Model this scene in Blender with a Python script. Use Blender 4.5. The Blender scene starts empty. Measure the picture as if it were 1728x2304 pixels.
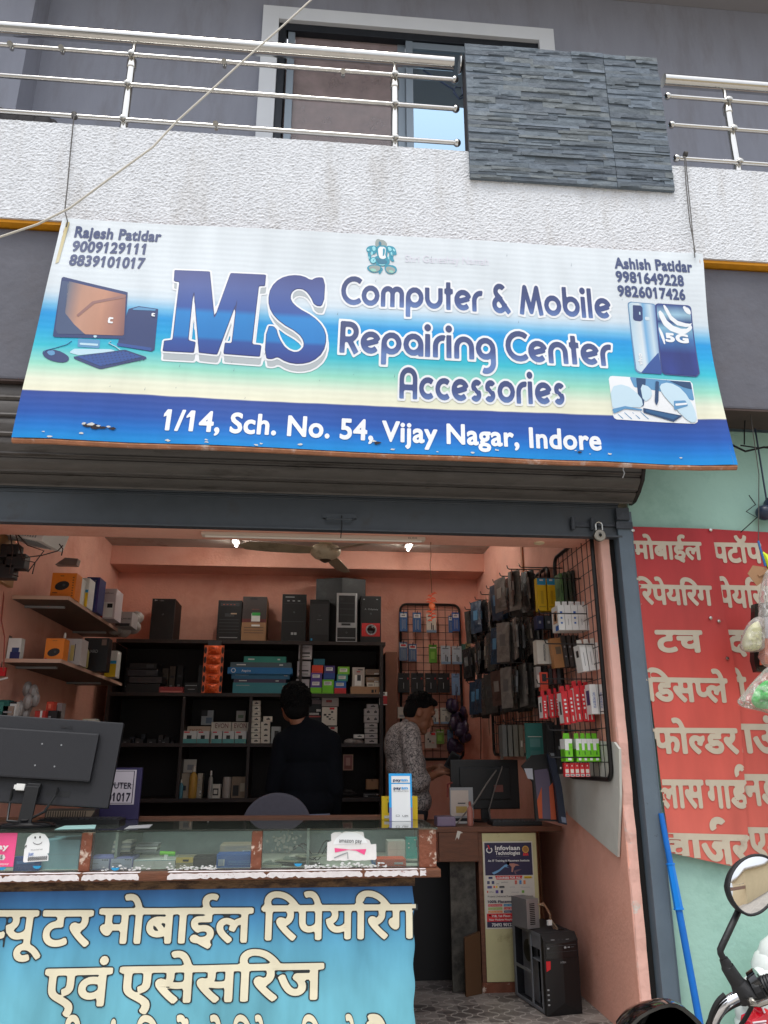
import bpy, bmesh, math, random
import numpy as np
from mathutils import Vector, Matrix, noise as mnoise
random.seed(7)
RAD = math.radians
SC = bpy.context.scene
COL = SC.collection

# ------------------------------------------------------------------ camera, sky, sun, exposure
CAM_P = np.array([0.0, -4.0, 1.3])
YAW, PIT, F0 = RAD(5.2), RAD(17.7), 1730.0
Fv = np.array([math.sin(YAW)*math.cos(PIT), math.cos(YAW)*math.cos(PIT), math.sin(PIT)])
Rv = np.array([math.cos(YAW), -math.sin(YAW), 0.0])
Uv = np.cross(Rv, Fv)
cd = bpy.data.cameras.new('camera'); cam = bpy.data.objects.new('camera', cd); COL.objects.link(cam)
cam.matrix_world = Matrix(((Rv[0], Uv[0], -Fv[0], CAM_P[0]), (Rv[1], Uv[1], -Fv[1], CAM_P[1]),
                           (Rv[2], Uv[2], -Fv[2], CAM_P[2]), (0, 0, 0, 1)))
cd.sensor_fit = 'VERTICAL'; cd.sensor_height = 24.0; cd.lens = F0/2304*24.0
cd.clip_start = 0.05; cd.clip_end = 500
SC.camera = cam

W = bpy.data.worlds.new("World"); SC.world = W; W.use_nodes = True
wn, wl = W.node_tree.nodes, W.node_tree.links
sky = wn.new('ShaderNodeTexSky'); sky.sky_type = 'NISHITA'; sky.sun_disc = False
sky.sun_elevation = RAD(70); sky.sun_rotation = RAD(200); sky.air_density = 1.0; sky.dust_density = 2.0
cloud = wn.new('ShaderNodeMix'); cloud.data_type = 'RGBA'; cloud.inputs[0].default_value = 0.72
cloud.inputs[7].default_value = (9.3, 9.5, 9.9, 1)
wl.new(sky.outputs[0], cloud.inputs[6])
# an overcast sky is about three times brighter overhead than at the horizon
wtc = wn.new('ShaderNodeTexCoord'); wsp = wn.new('ShaderNodeSeparateXYZ'); wl.new(wtc.outputs['Generated'], wsp.inputs[0])
wcl = wn.new('ShaderNodeMath'); wcl.operation = 'MULTIPLY_ADD'; wcl.use_clamp = False; wcl.inputs[1].default_value = .95; wcl.inputs[2].default_value = .5
wl.new(wsp.outputs[2], wcl.inputs[0])
wmu = wn.new('ShaderNodeMix'); wmu.data_type = 'RGBA'; wmu.blend_type = 'MULTIPLY'; wmu.inputs[0].default_value = 1
wl.new(cloud.outputs[2], wmu.inputs[6]); wl.new(wcl.outputs[0], wmu.inputs[7]); wl.new(wmu.outputs[2], wn['Background'].inputs[0]); wn['Background'].inputs[1].default_value = 0.12
sd = bpy.data.lights.new('sun', 'SUN'); sd.energy = 1.5; sd.angle = RAD(22); sd.color = (1, .97, .92)
sun = bpy.data.objects.new('sun', sd); COL.objects.link(sun)
_az, _el = RAD(200), RAD(70)
_d = Vector((math.sin(_az)*math.cos(_el), math.cos(_az)*math.cos(_el), math.sin(_el)))
sun.rotation_euler = _d.to_track_quat('Z', 'Y').to_euler(); sun.location = (-3, -8, 12)
SC.view_settings.view_transform = 'Standard'; SC.view_settings.look = 'None'
SC.view_settings.exposure = 0.6; SC.view_settings.gamma = 1.0
SC.cycles.use_denoising = True
SC.cycles.max_bounces = 8; SC.cycles.diffuse_bounces = 5; SC.cycles.transparent_max_bounces = 16
SC.cycles.caustics_reflective = False; SC.cycles.caustics_refractive = False

# ------------------------------------------------------------------ measuring helpers
S = 1728/1659.0      # photo measured on a 1659 px wide view
def at(x, y, X=None, Y=None, Z=None):
    d = Fv + Rv*(x*S-864)/F0 - Uv*(y*S-1152)/F0
    t = (Y-CAM_P[1])/d[1] if Y is not None else (X-CAM_P[0])/d[0] if X is not None else (Z-CAM_P[2])/d[2]
    return Vector(CAM_P + d*t)
def pj(p):
    v = np.array(p)-CAM_P; w = v@Fv
    return (v@Rv/w*F0+864)/S, (1152-v@Uv/w*F0)/S
def rect(x0, y0, x1, y1, Y):
    """metres of an upright rectangle standing at depth Y: x0, x1, z0, z1"""
    ym, xm = (y0+y1)/2, (x0+x1)/2
    return at(x0, ym, Y=Y).x, at(x1, ym, Y=Y).x, at(xm, y1, Y=Y).z, at(xm, y0, Y=Y).z
def C(r, g, b):
    f = lambda c: c/12.92 if c <= .04045 else ((c+.055)/1.055)**2.4
    return (f(r/255), f(g/255), f(b/255), 1.0)

# ------------------------------------------------------------------ materials
MATS = {}
def mat(name, col, rough=.6, metal=0, var=0.0, vscale=8, bump=0.0, bscale=40, spec=.5, emit=None, estr=0, coord='Object', stretch=None, stain=None, sscale=3, samt=(.55, .7), coat=0):
    if name in MATS: return MATS[name]
    m = bpy.data.materials.new(name); m.use_nodes = True
    n, l = m.node_tree.nodes, m.node_tree.links
    b = n['Principled BSDF']
    b.inputs['Base Color'].default_value = col; b.inputs['Roughness'].default_value = rough
    b.inputs['Metallic'].default_value = metal; b.inputs['Specular IOR Level'].default_value = spec
    if coat: b.inputs['Coat Weight'].default_value = coat
    if emit: b.inputs['Emission Color'].default_value = emit; b.inputs['Emission Strength'].default_value = estr
    tc = None
    def vec():
        nonlocal tc
        if tc is None:
            t = n.new('ShaderNodeTexCoord'); tc = t.outputs[coord]
            if stretch:
                mp = n.new('ShaderNodeMapping'); mp.inputs['Scale'].default_value = stretch
                l.new(tc, mp.inputs['Vector']); tc = mp.outputs[0]
        return tc
    last = None
    if var:
        nz = n.new('ShaderNodeTexNoise'); nz.inputs['Scale'].default_value = vscale; nz.inputs['Detail'].default_value = 6
        nz.inputs['Roughness'].default_value = .65
        l.new(vec(), nz.inputs['Vector'])
        mr = n.new('ShaderNodeMapRange'); mr.inputs[1].default_value = .3; mr.inputs[2].default_value = .7
        mr.inputs[3].default_value = 1-var; mr.inputs[4].default_value = 1+var*.6
        l.new(nz.outputs[0], mr.inputs[0])
        mx = n.new('ShaderNodeMix'); mx.data_type = 'RGBA'; mx.blend_type = 'MULTIPLY'; mx.inputs[0].default_value = 1
        mx.inputs[6].default_value = col; l.new(mr.outputs[0], mx.inputs[7]); last = mx.outputs[2]
    if stain:
        nz = n.new('ShaderNodeTexNoise'); nz.inputs['Scale'].default_value = sscale; nz.inputs['Detail'].default_value = 9
        nz.inputs['Roughness'].default_value = .7; l.new(vec(), nz.inputs['Vector'])
        mr = n.new('ShaderNodeMapRange'); mr.inputs[1].default_value = samt[0]; mr.inputs[2].default_value = samt[1]
        l.new(nz.outputs[0], mr.inputs[0])
        mx = n.new('ShaderNodeMix'); mx.data_type = 'RGBA'; mx.inputs[7].default_value = stain
        if last: l.new(last, mx.inputs[6])
        else: mx.inputs[6].default_value = col
        l.new(mr.outputs[0], mx.inputs[0]); last = mx.outputs[2]
    if last: l.new(last, b.inputs['Base Color'])
    if bump:
        nz = n.new('ShaderNodeTexNoise'); nz.inputs['Scale'].default_value = bscale; nz.inputs['Detail'].default_value = 5
        l.new(vec(), nz.inputs['Vector'])
        bp = n.new('ShaderNodeBump'); bp.inputs['Strength'].default_value = bump; bp.inputs['Distance'].default_value = .01
        l.new(nz.outputs[0], bp.inputs['Height']); l.new(bp.outputs[0], b.inputs['Normal'])
    MATS[name] = m; return m
def ramp_mat(name, stops, axis='v', rough=.4, lines=0, streak=.05, interp='LINEAR', spec=.4):
    """printed gradient along the UV of the sheet, with the fabric's own ribs and dirt"""
    m = bpy.data.materials.new(name); m.use_nodes = True
    n, l = m.node_tree.nodes, m.node_tree.links; b = n['Principled BSDF']
    b.inputs['Roughness'].default_value = rough; b.inputs['Specular IOR Level'].default_value = spec
    uv = n.new('ShaderNodeTexCoord'); sp = n.new('ShaderNodeSeparateXYZ'); l.new(uv.outputs['UV'], sp.inputs[0])
    nz0 = n.new('ShaderNodeTexNoise'); nz0.inputs['Scale'].default_value = 3.2; l.new(uv.outputs['Object'], nz0.inputs['Vector'])
    wob = n.new('ShaderNodeMath'); wob.operation = 'MULTIPLY_ADD'; wob.inputs[1].default_value = .012 if lines else 0
    l.new(nz0.outputs[0], wob.inputs[0]); l.new(sp.outputs[1 if axis == 'v' else 0], wob.inputs[2])
    r = n.new('ShaderNodeValToRGB'); l.new(wob.outputs[0], r.inputs[0]); r.color_ramp.interpolation = interp
    e = r.color_ramp.elements
    e[0].position = stops[0][0]; e[0].color = stops[0][1]
    e[1].position = stops[-1][0]; e[1].color = stops[-1][1]
    for p, c in stops[1:-1]:
        x = e.new(p); x.color = c
    nz = n.new('ShaderNodeTexNoise'); nz.inputs['Scale'].default_value = 2.5; nz.inputs['Detail'].default_value = 8
    mp = n.new('ShaderNodeMapping'); mp.inputs['Scale'].default_value = (3, 3, .8)
    l.new(uv.outputs['Object'], mp.inputs[0]); l.new(mp.outputs[0], nz.inputs['Vector'])
    mr = n.new('ShaderNodeMapRange'); mr.inputs[1].default_value = .3; mr.inputs[2].default_value = .75
    mr.inputs[3].default_value = 1; mr.inputs[4].default_value = 1-2.2*streak
    l.new(nz.outputs[0], mr.inputs[0])
    mx = n.new('ShaderNodeMix'); mx.data_type = 'RGBA'; mx.blend_type = 'MULTIPLY'; mx.inputs[0].default_value = 1
    l.new(r.outputs[0], mx.inputs[6]); l.new(mr.outputs[0], mx.inputs[7]); l.new(mx.outputs[2], b.inputs['Base Color'])
    bp = n.new('ShaderNodeBump'); bp.inputs['Strength'].default_value = .07 if lines else .25; bp.inputs['Distance'].default_value = .004
    if lines:
        wv = n.new('ShaderNodeTexWave'); wv.bands_direction = 'Z'; wv.inputs['Scale'].default_value = lines
        wv.inputs['Distortion'].default_value = 1.5; wv.inputs['Detail'].default_value = 2
        l.new(uv.outputs['Object'], wv.inputs['Vector']); l.new(wv.outputs[1], bp.inputs['Height'])
    else:
        l.new(nz.outputs[0], bp.inputs['Height'])
    l.new(bp.outputs[0], b.inputs['Normal'])
    return m
def glass_mat(name, tint=(.92, .97, .96, 1), rough=.03, reflect=1.0, film=None, famt=0.0):
    """a thin pane: clear, with a mirror reflection that grows at grazing angles"""
    m = bpy.data.materials.new(name); m.use_nodes = True
    n, l = m.node_tree.nodes, m.node_tree.links; out = n['Material Output']; n.remove(n['Principled BSDF'])
    tr = n.new('ShaderNodeBsdfTransparent'); tr.inputs[0].default_value = tint
    gl = n.new('ShaderNodeBsdfGlossy'); gl.inputs['Roughness'].default_value = rough
    fr = n.new('ShaderNodeFresnel'); fr.inputs[0].default_value = 1.5
    mu = n.new('ShaderNodeMath'); mu.operation = 'MULTIPLY'; mu.inputs[1].default_value = reflect; mu.use_clamp = True
    l.new(fr.outputs[0], mu.inputs[0])
    mx = n.new('ShaderNodeMixShader'); l.new(mu.outputs[0], mx.inputs[0]); l.new(tr.outputs[0], mx.inputs[1]); l.new(gl.outputs[0], mx.inputs[2])
    last = mx
    if film:
        df = n.new('ShaderNodeBsdfDiffuse'); df.inputs[0].default_value = film
        nz = n.new('ShaderNodeTexNoise'); nz.inputs['Scale'].default_value = 7; nz.inputs['Detail'].default_value = 8
        t = n.new('ShaderNodeTexCoord'); l.new(t.outputs['Object'], nz.inputs['Vector'])
        mr = n.new('ShaderNodeMapRange'); mr.inputs[1].default_value = .35; mr.inputs[2].default_value = .75
        mr.inputs[3].default_value = famt*.75; mr.inputs[4].default_value = famt*1.25; l.new(nz.outputs[0], mr.inputs[0])
        m2 = n.new('ShaderNodeMixShader'); l.new(mr.outputs[0], m2.inputs[0]); l.new(mx.outputs[0], m2.inputs[1]); l.new(df.outputs[0], m2.inputs[2]); last = m2
    l.new(last.outputs[0], out.inputs[0]); MATS[name] = m
    return m

# ------------------------------------------------------------------ mesh builder
ORG = {}
class MB:
    def __init__(s): s.v = []; s.f = []; s.m = []; s.uv = {}; s.T = Matrix.Identity(4); s.mats = []
    def mi(s, m):
        if m is None: return 0
        if m not in s.mats: s.mats.append(m)
        return s.mats.index(m)
    def add(s, pts, faces, m=None, uv=None):
        o = len(s.v); k = s.mi(m)
        for i, p in enumerate(pts):
            s.v.append(s.T @ Vector(p))
            if uv: s.uv[o+i] = uv[i]
        for f in faces: s.f.append([o+i for i in f]); s.m.append(k)
        return s
    def poly(s, pts, m=None, uv=None): return s.add(pts, [list(range(len(pts)))], m, uv)
    def box(s, a, b, m=None):
        x0, x1 = sorted((a[0], b[0])); y0, y1 = sorted((a[1], b[1])); z0, z1 = sorted((a[2], b[2]))
        return s.add([(x0,y0,z0),(x1,y0,z0),(x1,y1,z0),(x0,y1,z0),(x0,y0,z1),(x1,y0,z1),(x1,y1,z1),(x0,y1,z1)],
                     [[0,3,2,1],[4,5,6,7],[0,1,5,4],[1,2,6,5],[2,3,7,6],[3,0,4,7]], m)
    def prism(s, pts, ext, m=None, mside=None):
        """closed outline pushed along ext"""
        n = len(pts); e = Vector(ext); P = [Vector(p) for p in pts]; Q = [p+e for p in P]
        s.add(P, [list(range(n))[::-1]], m); s.add(Q, [list(range(n))], mside or m)
        return s.add(P+Q, [[i, (i+1) % n, n+(i+1) % n, n+i] for i in range(n)], mside or m)
    def tube(s, path, r, m=None, n=10, caps=True, closed=False):
        P = [Vector(p) for p in path]; k = len(P); rr = r if isinstance(r, (list, tuple)) else [r]*k
        pts = []; up = None
        for i, p in enumerate(P):
            if closed: t = P[(i+1) % k]-P[i-1]
            else: t = P[min(i+1, k-1)]-P[max(i-1, 0)]
            if t.length < 1e-9: t = Vector((0, 0, 1))
            t.normalize()
            if up is None:
                up = Vector((0, 0, 1)) if abs(t.z) < .9 else Vector((1, 0, 0))
            a = t.cross(up)
            if a.length < 1e-6: a = t.cross(Vector((0, 1, 0)))
            a.normalize(); up = a.cross(t).normalized()
            for j in range(n):
                q = 2*math.pi*j/n; pts.append(p+(a*math.cos(q)+up*math.sin(q))*rr[i])
        fs = []
        for i in range(k if closed else k-1):
            i2 = (i+1) % k
            for j in range(n): fs.append([i*n+j, i*n+(j+1) % n, i2*n+(j+1) % n, i2*n+j])
        if caps and not closed: fs += [list(range(n))[::-1], [(k-1)*n+j for j in range(n)]]
        return s.add(pts, fs, m)
    def lathe(s, prof, c=(0, 0, 0), axis='Z', n=24, m=None, sx=1, sy=1):
        pts = []; c = Vector(c)
        for r, h in prof:
            for j in range(n):
                q = 2*math.pi*j/n; a, b = r*math.cos(q)*sx, r*math.sin(q)*sy
                pts.append(c+(Vector((a, b, h)) if axis == 'Z' else Vector((a, h, b)) if axis == 'Y' else Vector((h, a, b))))
        fs = [[i*n+j, i*n+(j+1) % n, (i+1)*n+(j+1) % n, (i+1)*n+j] for i in range(len(prof)-1) for j in range(n)]
        if prof[0][0] > 1e-6: fs.append(list(range(n))[::-1])
        if prof[-1][0] > 1e-6: fs.append([(len(prof)-1)*n+j for j in range(n)])
        return s.add(pts, fs, m)
    def ball(s, c, r, m=None, n=14, k=9):
        r3 = r if isinstance(r, (tuple, list)) else (r, r, r)
        pts = []
        for i in range(k+1):
            a = math.pi*i/k
            for j in range(n):
                b = 2*math.pi*j/n
                pts.append((c[0]+r3[0]*math.sin(a)*math.cos(b), c[1]+r3[1]*math.sin(a)*math.sin(b), c[2]-r3[2]*math.cos(a)))
        return s.add(pts, [[i*n+j, i*n+(j+1) % n, (i+1)*n+(j+1) % n, (i+1)*n+j] for i in range(k) for j in range(n)], m)
    def build(s, name, m=None, parent=None, label=None, cat=None, group=None, kind=None, smooth=False, bevel=0, org=None, segs=2, fixn=True):
        me = bpy.data.meshes.new(name)
        V = s.v
        if parent is not None: o = ORG[parent.name]
        elif org is not None: o = Vector(org)
        else:
            xs = [p.x for p in V]; ys = [p.y for p in V]; zs = [p.z for p in V]
            o = Vector(((min(xs)+max(xs))/2, (min(ys)+max(ys))/2, min(zs)))
        me.from_pydata([tuple(p-o) for p in V], [], s.f)
        mats = s.mats or ([m] if m else [])
        if m and m not in mats and not s.mats: mats = [m]
        for x in mats: me.materials.append(x)
        if len(mats) > 1: me.polygons.foreach_set('material_index', s.m)
        if s.uv:
            ul = me.uv_layers.new(name='UVMap')
            for lp in me.loops: ul.data[lp.index].uv = s.uv.get(lp.vertex_index, (0, 0))
        bm = bmesh.new(); bm.from_mesh(me)
        if bevel or smooth: bmesh.ops.remove_doubles(bm, verts=bm.verts, dist=1e-6)
        if fixn: bmesh.ops.recalc_face_normals(bm, faces=bm.faces)
        if bevel:
            es = [e for e in bm.edges if len(e.link_faces) == 2 and e.calc_face_angle(0) > .5]
            bmesh.ops.bevel(bm, geom=es, offset=bevel, segments=segs, profile=.7, affect='EDGES', clamp_overlap=True)
        if smooth:
            for f in bm.faces: f.smooth = True
            for e in bm.edges:
                if len(e.link_faces) == 2 and e.calc_face_angle(0) > RAD(40): e.smooth = False
        bm.to_mesh(me); bm.free()
        ob = bpy.data.objects.new(name, me); COL.objects.link(ob)
        ORG[ob.name] = o
        if parent is not None: ob.parent = parent
        else: ob.location = o
        return tag(ob, label, cat, group, kind)
def tag(o, label=None, cat=None, group=None, kind=None):
    if label: o['label'] = label
    if cat: o['category'] = cat
    if group: o['group'] = group
    if kind: o['kind'] = kind
    return o
def thing(name, label, cat, loc, group=None):
    o = bpy.data.objects.new(name, None); COL.objects.link(o); o.location = loc
    o.empty_display_size = .05; ORG[o.name] = Vector(loc)
    return tag(o, label, cat, group)
def copy_tree(o, loc, label=None, rot=None, group=None):
    c = o.copy(); COL.objects.link(c); c.location = loc; ORG[c.name] = Vector(loc)
    if label: c['label'] = label
    if group: c['group'] = group
    if rot is not None: c.rotation_euler = rot
    for ch in list(o.children):
        d = ch.copy(); COL.objects.link(d); d.parent = c
        for g in list(ch.children):
            e = g.copy(); COL.objects.link(e); e.parent = d
    return c
ORDN = ['first', 'second', 'third', 'fourth', 'fifth', 'sixth', 'seventh', 'eighth', 'ninth', 'tenth', 'eleventh', 'twelfth']

# ------------------------------------------------------------------ lettering: outlines -> distance field -> filled cells
def font_mesh(body, sp=1.0):
    c = bpy.data.curves.new('t', 'FONT'); c.body = body; c.resolution_u = 4; c.space_character = sp
    o = bpy.data.objects.new('t', c); COL.objects.link(o)
    bpy.context.view_layer.update()
    me = bpy.data.meshes.new_from_object(o.evaluated_get(bpy.context.evaluated_depsgraph_get()))
    V = np.array([v.co[:2] for v in me.vertices], float).reshape(-1, 2)
    cnt = {}
    for p in me.polygons:
        for k in p.edge_keys: cnt[k] = cnt.get(k, 0)+1
    E = np.array([k for k, n in cnt.items() if n == 1], int).reshape(-1, 2)
    T = []
    for p in me.polygons:
        vs = list(p.vertices)
        for i in range(1, len(vs)-1): T.append((vs[0], vs[i], vs[i+1]))
    bpy.data.objects.remove(o); bpy.data.curves.remove(c); bpy.data.meshes.remove(me)
    return V, E, T
class SDF:
    def __init__(s, x0, x1, y0, y1, h):
        s.h = h; s.x = np.arange(x0, x1+h, h); s.y = np.arange(y0, y1+h, h)
        s.X, s.Y = np.meshgrid(s.x, s.y); s.d = np.full(s.X.shape, 9.0)
    def segdist(s, A, B):
        P = np.stack([s.X.ravel(), s.Y.ravel()], 1).astype(np.float32); best = np.full(len(P), 9.0, np.float32)
        A = A.astype(np.float32); B = B.astype(np.float32)
        for i in range(len(A)):
            a, b = A[i], B[i]; ab = b-a; L = float(ab@ab)
            lo = np.minimum(a, b)-.3; hi = np.maximum(a, b)+.3
            k = np.nonzero((P[:, 0] > lo[0]) & (P[:, 0] < hi[0]) & (P[:, 1] > lo[1]) & (P[:, 1] < hi[1]))[0]
            if not len(k): continue
            q = P[k]-a; t = np.clip(q@ab/L, 0, 1) if L > 1e-12 else np.zeros(len(k), np.float32)
            d = np.hypot(q[:, 0]-t*ab[0], q[:, 1]-t*ab[1]); best[k] = np.minimum(best[k], d)
        return best.reshape(s.X.shape)
    def glyphs(s, V, E, T, dx=0, cut=None, bold=0):
        V = V+np.array([dx, 0])
        d = s.segdist(V[E[:, 0]], V[E[:, 1]])
        ins = np.zeros(s.X.shape, bool)
        for t in T:
            a, b, c = V[list(t)]
            lo = np.minimum(np.minimum(a, b), c); hi = np.maximum(np.maximum(a, b), c)
            i0, i1 = np.searchsorted(s.x, (lo[0]-1e-6, hi[0]+1e-6)); j0, j1 = np.searchsorted(s.y, (lo[1]-1e-6, hi[1]+1e-6))
            if i0 >= i1 or j0 >= j1: continue
            X = s.X[j0:j1, i0:i1]; Y = s.Y[j0:j1, i0:i1]
            e = lambda p, q: (q[0]-p[0])*(Y-p[1])-(q[1]-p[1])*(X-p[0])
            e0, e1, e2 = e(a, b), e(b, c), e(c, a)
            ins[j0:j1, i0:i1] |= ((e0 >= -1e-9) & (e1 >= -1e-9) & (e2 >= -1e-9)) | ((e0 <= 1e-9) & (e1 <= 1e-9) & (e2 <= 1e-9))
        d = np.where(ins, -np.maximum(d, s.h*.2), d)-bold
        if cut is not None: d = np.maximum(d, s.X-cut)
        s.d = np.minimum(s.d, d)
    def stroke(s, pts, w):
        P = np.array(pts, float)
        d = s.segdist(P[:-1], P[1:])-w/2
        if np.hypot(*(P[0]-P[-1])) > 1e-6:
            for e, q in ((P[0], P[1]), (P[-1], P[-2])):
                t = (e-q)/np.hypot(*(e-q)); dd = (s.X-e[0])*t[0]+(s.Y-e[1])*t[1]
                near = np.hypot(s.X-e[0], s.Y-e[1]) < w*.9
                d = np.where(near, np.maximum(d, dd), d)
        s.d = np.minimum(s.d, d)
    def loop(s, pts):
        P = np.array(pts, float); Q = np.roll(P, -1, 0)
        d = s.segdist(P, Q); ins = np.zeros(s.X.shape, bool)
        for a, b in zip(P, Q):
            if a[1] == b[1]: continue
            c = ((s.Y >= a[1]) != (s.Y >= b[1])) & (s.X < (b[0]-a[0])*(s.Y-a[1])/(b[1]-a[1])+a[0]); ins ^= c
        s.d = np.minimum(s.d, np.where(ins, -d, d))
    def cells(s, off=0, run=6):
        d = s.d-off; ny, nx = d.shape; out = []
        neg = d < 0
        full = neg[:-1, :-1] & neg[1:, :-1] & neg[:-1, 1:] & neg[1:, 1:]
        anyn = neg[:-1, :-1] | neg[1:, :-1] | neg[:-1, 1:] | neg[1:, 1:]
        for j in range(ny-1):
            i = 0; row = np.nonzero(anyn[j])[0]; done = -1
            for i in row:
                if i <= done: continue
                if full[j, i]:
                    k = i
                    while k+1 < nx-1 and k-i < run-1 and full[j, k+1]: k += 1
                    out.append([(s.x[i], s.y[j]), (s.x[k+1], s.y[j]), (s.x[k+1], s.y[j+1]), (s.x[i], s.y[j+1])]); done = k
                else:
                    q = [(s.x[i], s.y[j], d[j, i]), (s.x[i+1], s.y[j], d[j, i+1]), (s.x[i+1], s.y[j+1], d[j+1, i+1]), (s.x[i], s.y[j+1], d[j+1, i])]
                    pg = []
                    for a in range(4):
                        p, r = q[a], q[(a+1) % 4]
                        if p[2] < 0: pg.append((p[0], p[1]))
                        if (p[2] < 0) != (r[2] < 0):
                            t = p[2]/(p[2]-r[2]); pg.append((p[0]+(r[0]-p[0])*t, p[1]+(r[1]-p[1])*t))
                    if len(pg) > 2: out.append(pg)
        return out
CAPH = .69
_fc = {}
def font_cells(body, bold=0, h=.035, extra=()):
    """-> {offset: cells}, width; plain Latin lettering, thickened by a true offset"""
    key = (body, bold, h, tuple(extra))
    if key in _fc: return _fc[key]
    sp_ = 1+bold*1.6
    V, E, T = font_mesh(body, sp_)
    x1 = V[:, 0].max(); m = max([bold]+list(extra))+.1
    g = SDF(V[:, 0].min()-m, x1+m, V[:, 1].min()-m, V[:, 1].max()+m, h)
    g.glyphs(V, E, T, 0, None, bold)
    if bold > .02 and '1' in body:       # the figure 1 gets its flag
        for i, ch in enumerate(body):
            if ch == '1':
                xr = font_mesh(body[:i+1], sp_)[0][:, 0].max(); xl = xr-.07-bold
                g.loop([(xl-.14-bold*.6, .5), (xl-.14-bold*.6, .5-.04-bold*1.1), (xl+.03, .54-bold), (xl+.03, .70), (xl-.03, .70)])
    r = ({o: g.cells(o) for o in (0,)+tuple(extra)}, (V[:, 0].min()-bold, x1+bold))
    _fc[key] = r; return r
def deva_cells(tokens, bold=.035, h=.04, extra=()):
    """Devanagari in drawn order; ('h', x) is the half form of x, ('r',) a hook over the next letter"""
    x = 0; parts = []; hooks = []
    for t in tokens:
        if isinstance(t, str):
            if t == ' ': x += .25; continue
            V, E, T = font_mesh(t); parts.append((V, E, T, x, None)); x += V[:, 0].max()-.012
        elif t[0] == 'h':
            V, E, T = font_mesh(t[1]); w = V[:, 0].max(); c = x+w-t[2]; parts.append((V, E, T, x, c)); x = c-.015
        elif t[0] == 'r': hooks.append(x+t[1])
    m = max([bold]+list(extra))+.12
    y0 = min(p[0][:, 1].min() for p in parts); y1 = max(max(p[0][:, 1].max() for p in parts), 1.0 if hooks else 0)
    g = SDF(-m, x+m+.1, y0-m, y1+m, h)
    for V, E, T, dx, c in parts: g.glyphs(V, E, T, dx, c, bold)
    for hx in hooks: g.stroke(arc(hx+.13, .83, .14, 215, 30), .085+2*bold)
    return {o: g.cells(o) for o in (0,)+tuple(extra)}, (0, x)
def arc(cx, cy, r, a0, a1, n=14, ry=None):
    return [(cx+r*math.cos(RAD(a0+(a1-a0)*i/n)), cy+(ry or r)*math.sin(RAD(a0+(a1-a0)*i/n))) for i in range(n+1)]
def round_face(text, extra=(), h=.06, w=.25):
    L = {'o': (1.06, [arc(.5, .5, .365, 0, 360)]), 'c': (.9, [arc(.5, .5, .365, 48, 312)]),
         'e': (1.0, [arc(.5, .5, .365, 14, 318), [(.16, .40), (.85, .59)]]),
         'm': (1.36, [[(.13, 0), (.13, .62)]+arc(.385, .61, .255, 180, 0)+[(.64, 0)], [(.64, .6)]+arc(.895, .61, .255, 180, 0)+[(1.15, 0)]]),
         'n': (1.06, [[(.13, 0), (.13, .5)]+arc(.5, .5, .365, 180, 0)+[(.865, 0)]]),
         'u': (1.06, [[(.13, 1), (.13, .5)]+arc(.5, .5, .365, 180, 360)+[(.865, 1)]]),
         'p': (1.06, [arc(.5, .5, .365, 0, 360), [(.135, .5), (.135, -.42)]]),
         't': (.56, [[(.24, 1.3), (.24, 0)], [(.02, .865), (.5, .865)]]),
         'r': (.66, [[(.13, 0), (.13, .5)]+arc(.5, .5, .365, 180, 75)]),
         'b': (1.06, [arc(.5, .5, .365, 0, 360), [(.135, .5), (.135, 1.42)]]),
         'i': (.38, [[(.13, 0), (.13, 1)], arc(.13, 1.28, .04, 0, 360)]), 'l': (.38, [[(.13, 0), (.13, 1.42)]]),
         'a': (1.06, [arc(.5, .5, .365, 0, 360), [(.865, .5), (.865, 0)]]),
         'g': (1.06, [arc(.5, .5, .365, 0, 360), [(.865, .5), (.865, -.1)]+arc(.5, -.1, .365, 0, -115)]),
         's': (.78, [arc(.41, .685, .18, 25, 265)+arc(.36, .315, .18, 88, -155)]),
         'C': (1.12, [arc(.7, .7, .565, 48, 312)]),
         'R': (1.0, [[(.14, 0), (.14, 1.4)], [(.14, 1.27), (.45, 1.27)]+arc(.45, .93, .335, 90, -90)+[(.14, .595)], [(.42, .66), (.82, 0)]]),
         'M': (1.42, [[(.13, 0), (.34, 1.28), (.68, .16), (1.02, 1.28), (1.25, 0)]]),
         'A': (1.08, [[(.13, 0), (.13, .86)]+arc(.5, .9, .365, 180, 0)+[(.865, 0)], [(.13, .5), (.865, .5)]]),
         '&': (1.16, [arc(.47, .40, .29, 60, 375), arc(.5, 1.02, .24, 30, 245)+[(1.02, .02)]]), ' ': (.42, [])}
    x = 0; st = []
    for ch in text:
        adv, ss = L[ch]
        for q in ss: st.append([(a+x, b) for a, b in q])
        x += adv
    m = max(list(extra)+[0])+.2
    g = SDF(-m, x+m, -.7-m, 1.5+m, h)
    for q in st: g.stroke(q, w)
    return {o: g.cells(o) for o in (0,)+tuple(extra)}, (0, x-.06)
def put(mb, cells, frame, m, uvf=None):
    for pg in cells: mb.poly([frame(*p) for p in pg], m, [uvf(*p) for p in pg] if uvf else None)
def plane_frame(p0, p1, hpx, Y, span, cap=CAPH, lift=.0015):
    """text between two photo points on an upright plane facing the street"""
    a, b = at(p0[0], p0[1], Y=Y), at(p1[0], p1[1], Y=Y)
    ex = (b-a)/(span[1]-span[0]); k = (Y-CAM_P[1])*S/F0*hpx/cap*1.02
    ez = Vector((0, 0, k)); o = a-ex*span[0]+Vector((0, -lift, 0))
    return lambda x, y: o+ex*x+ez*y
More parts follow.
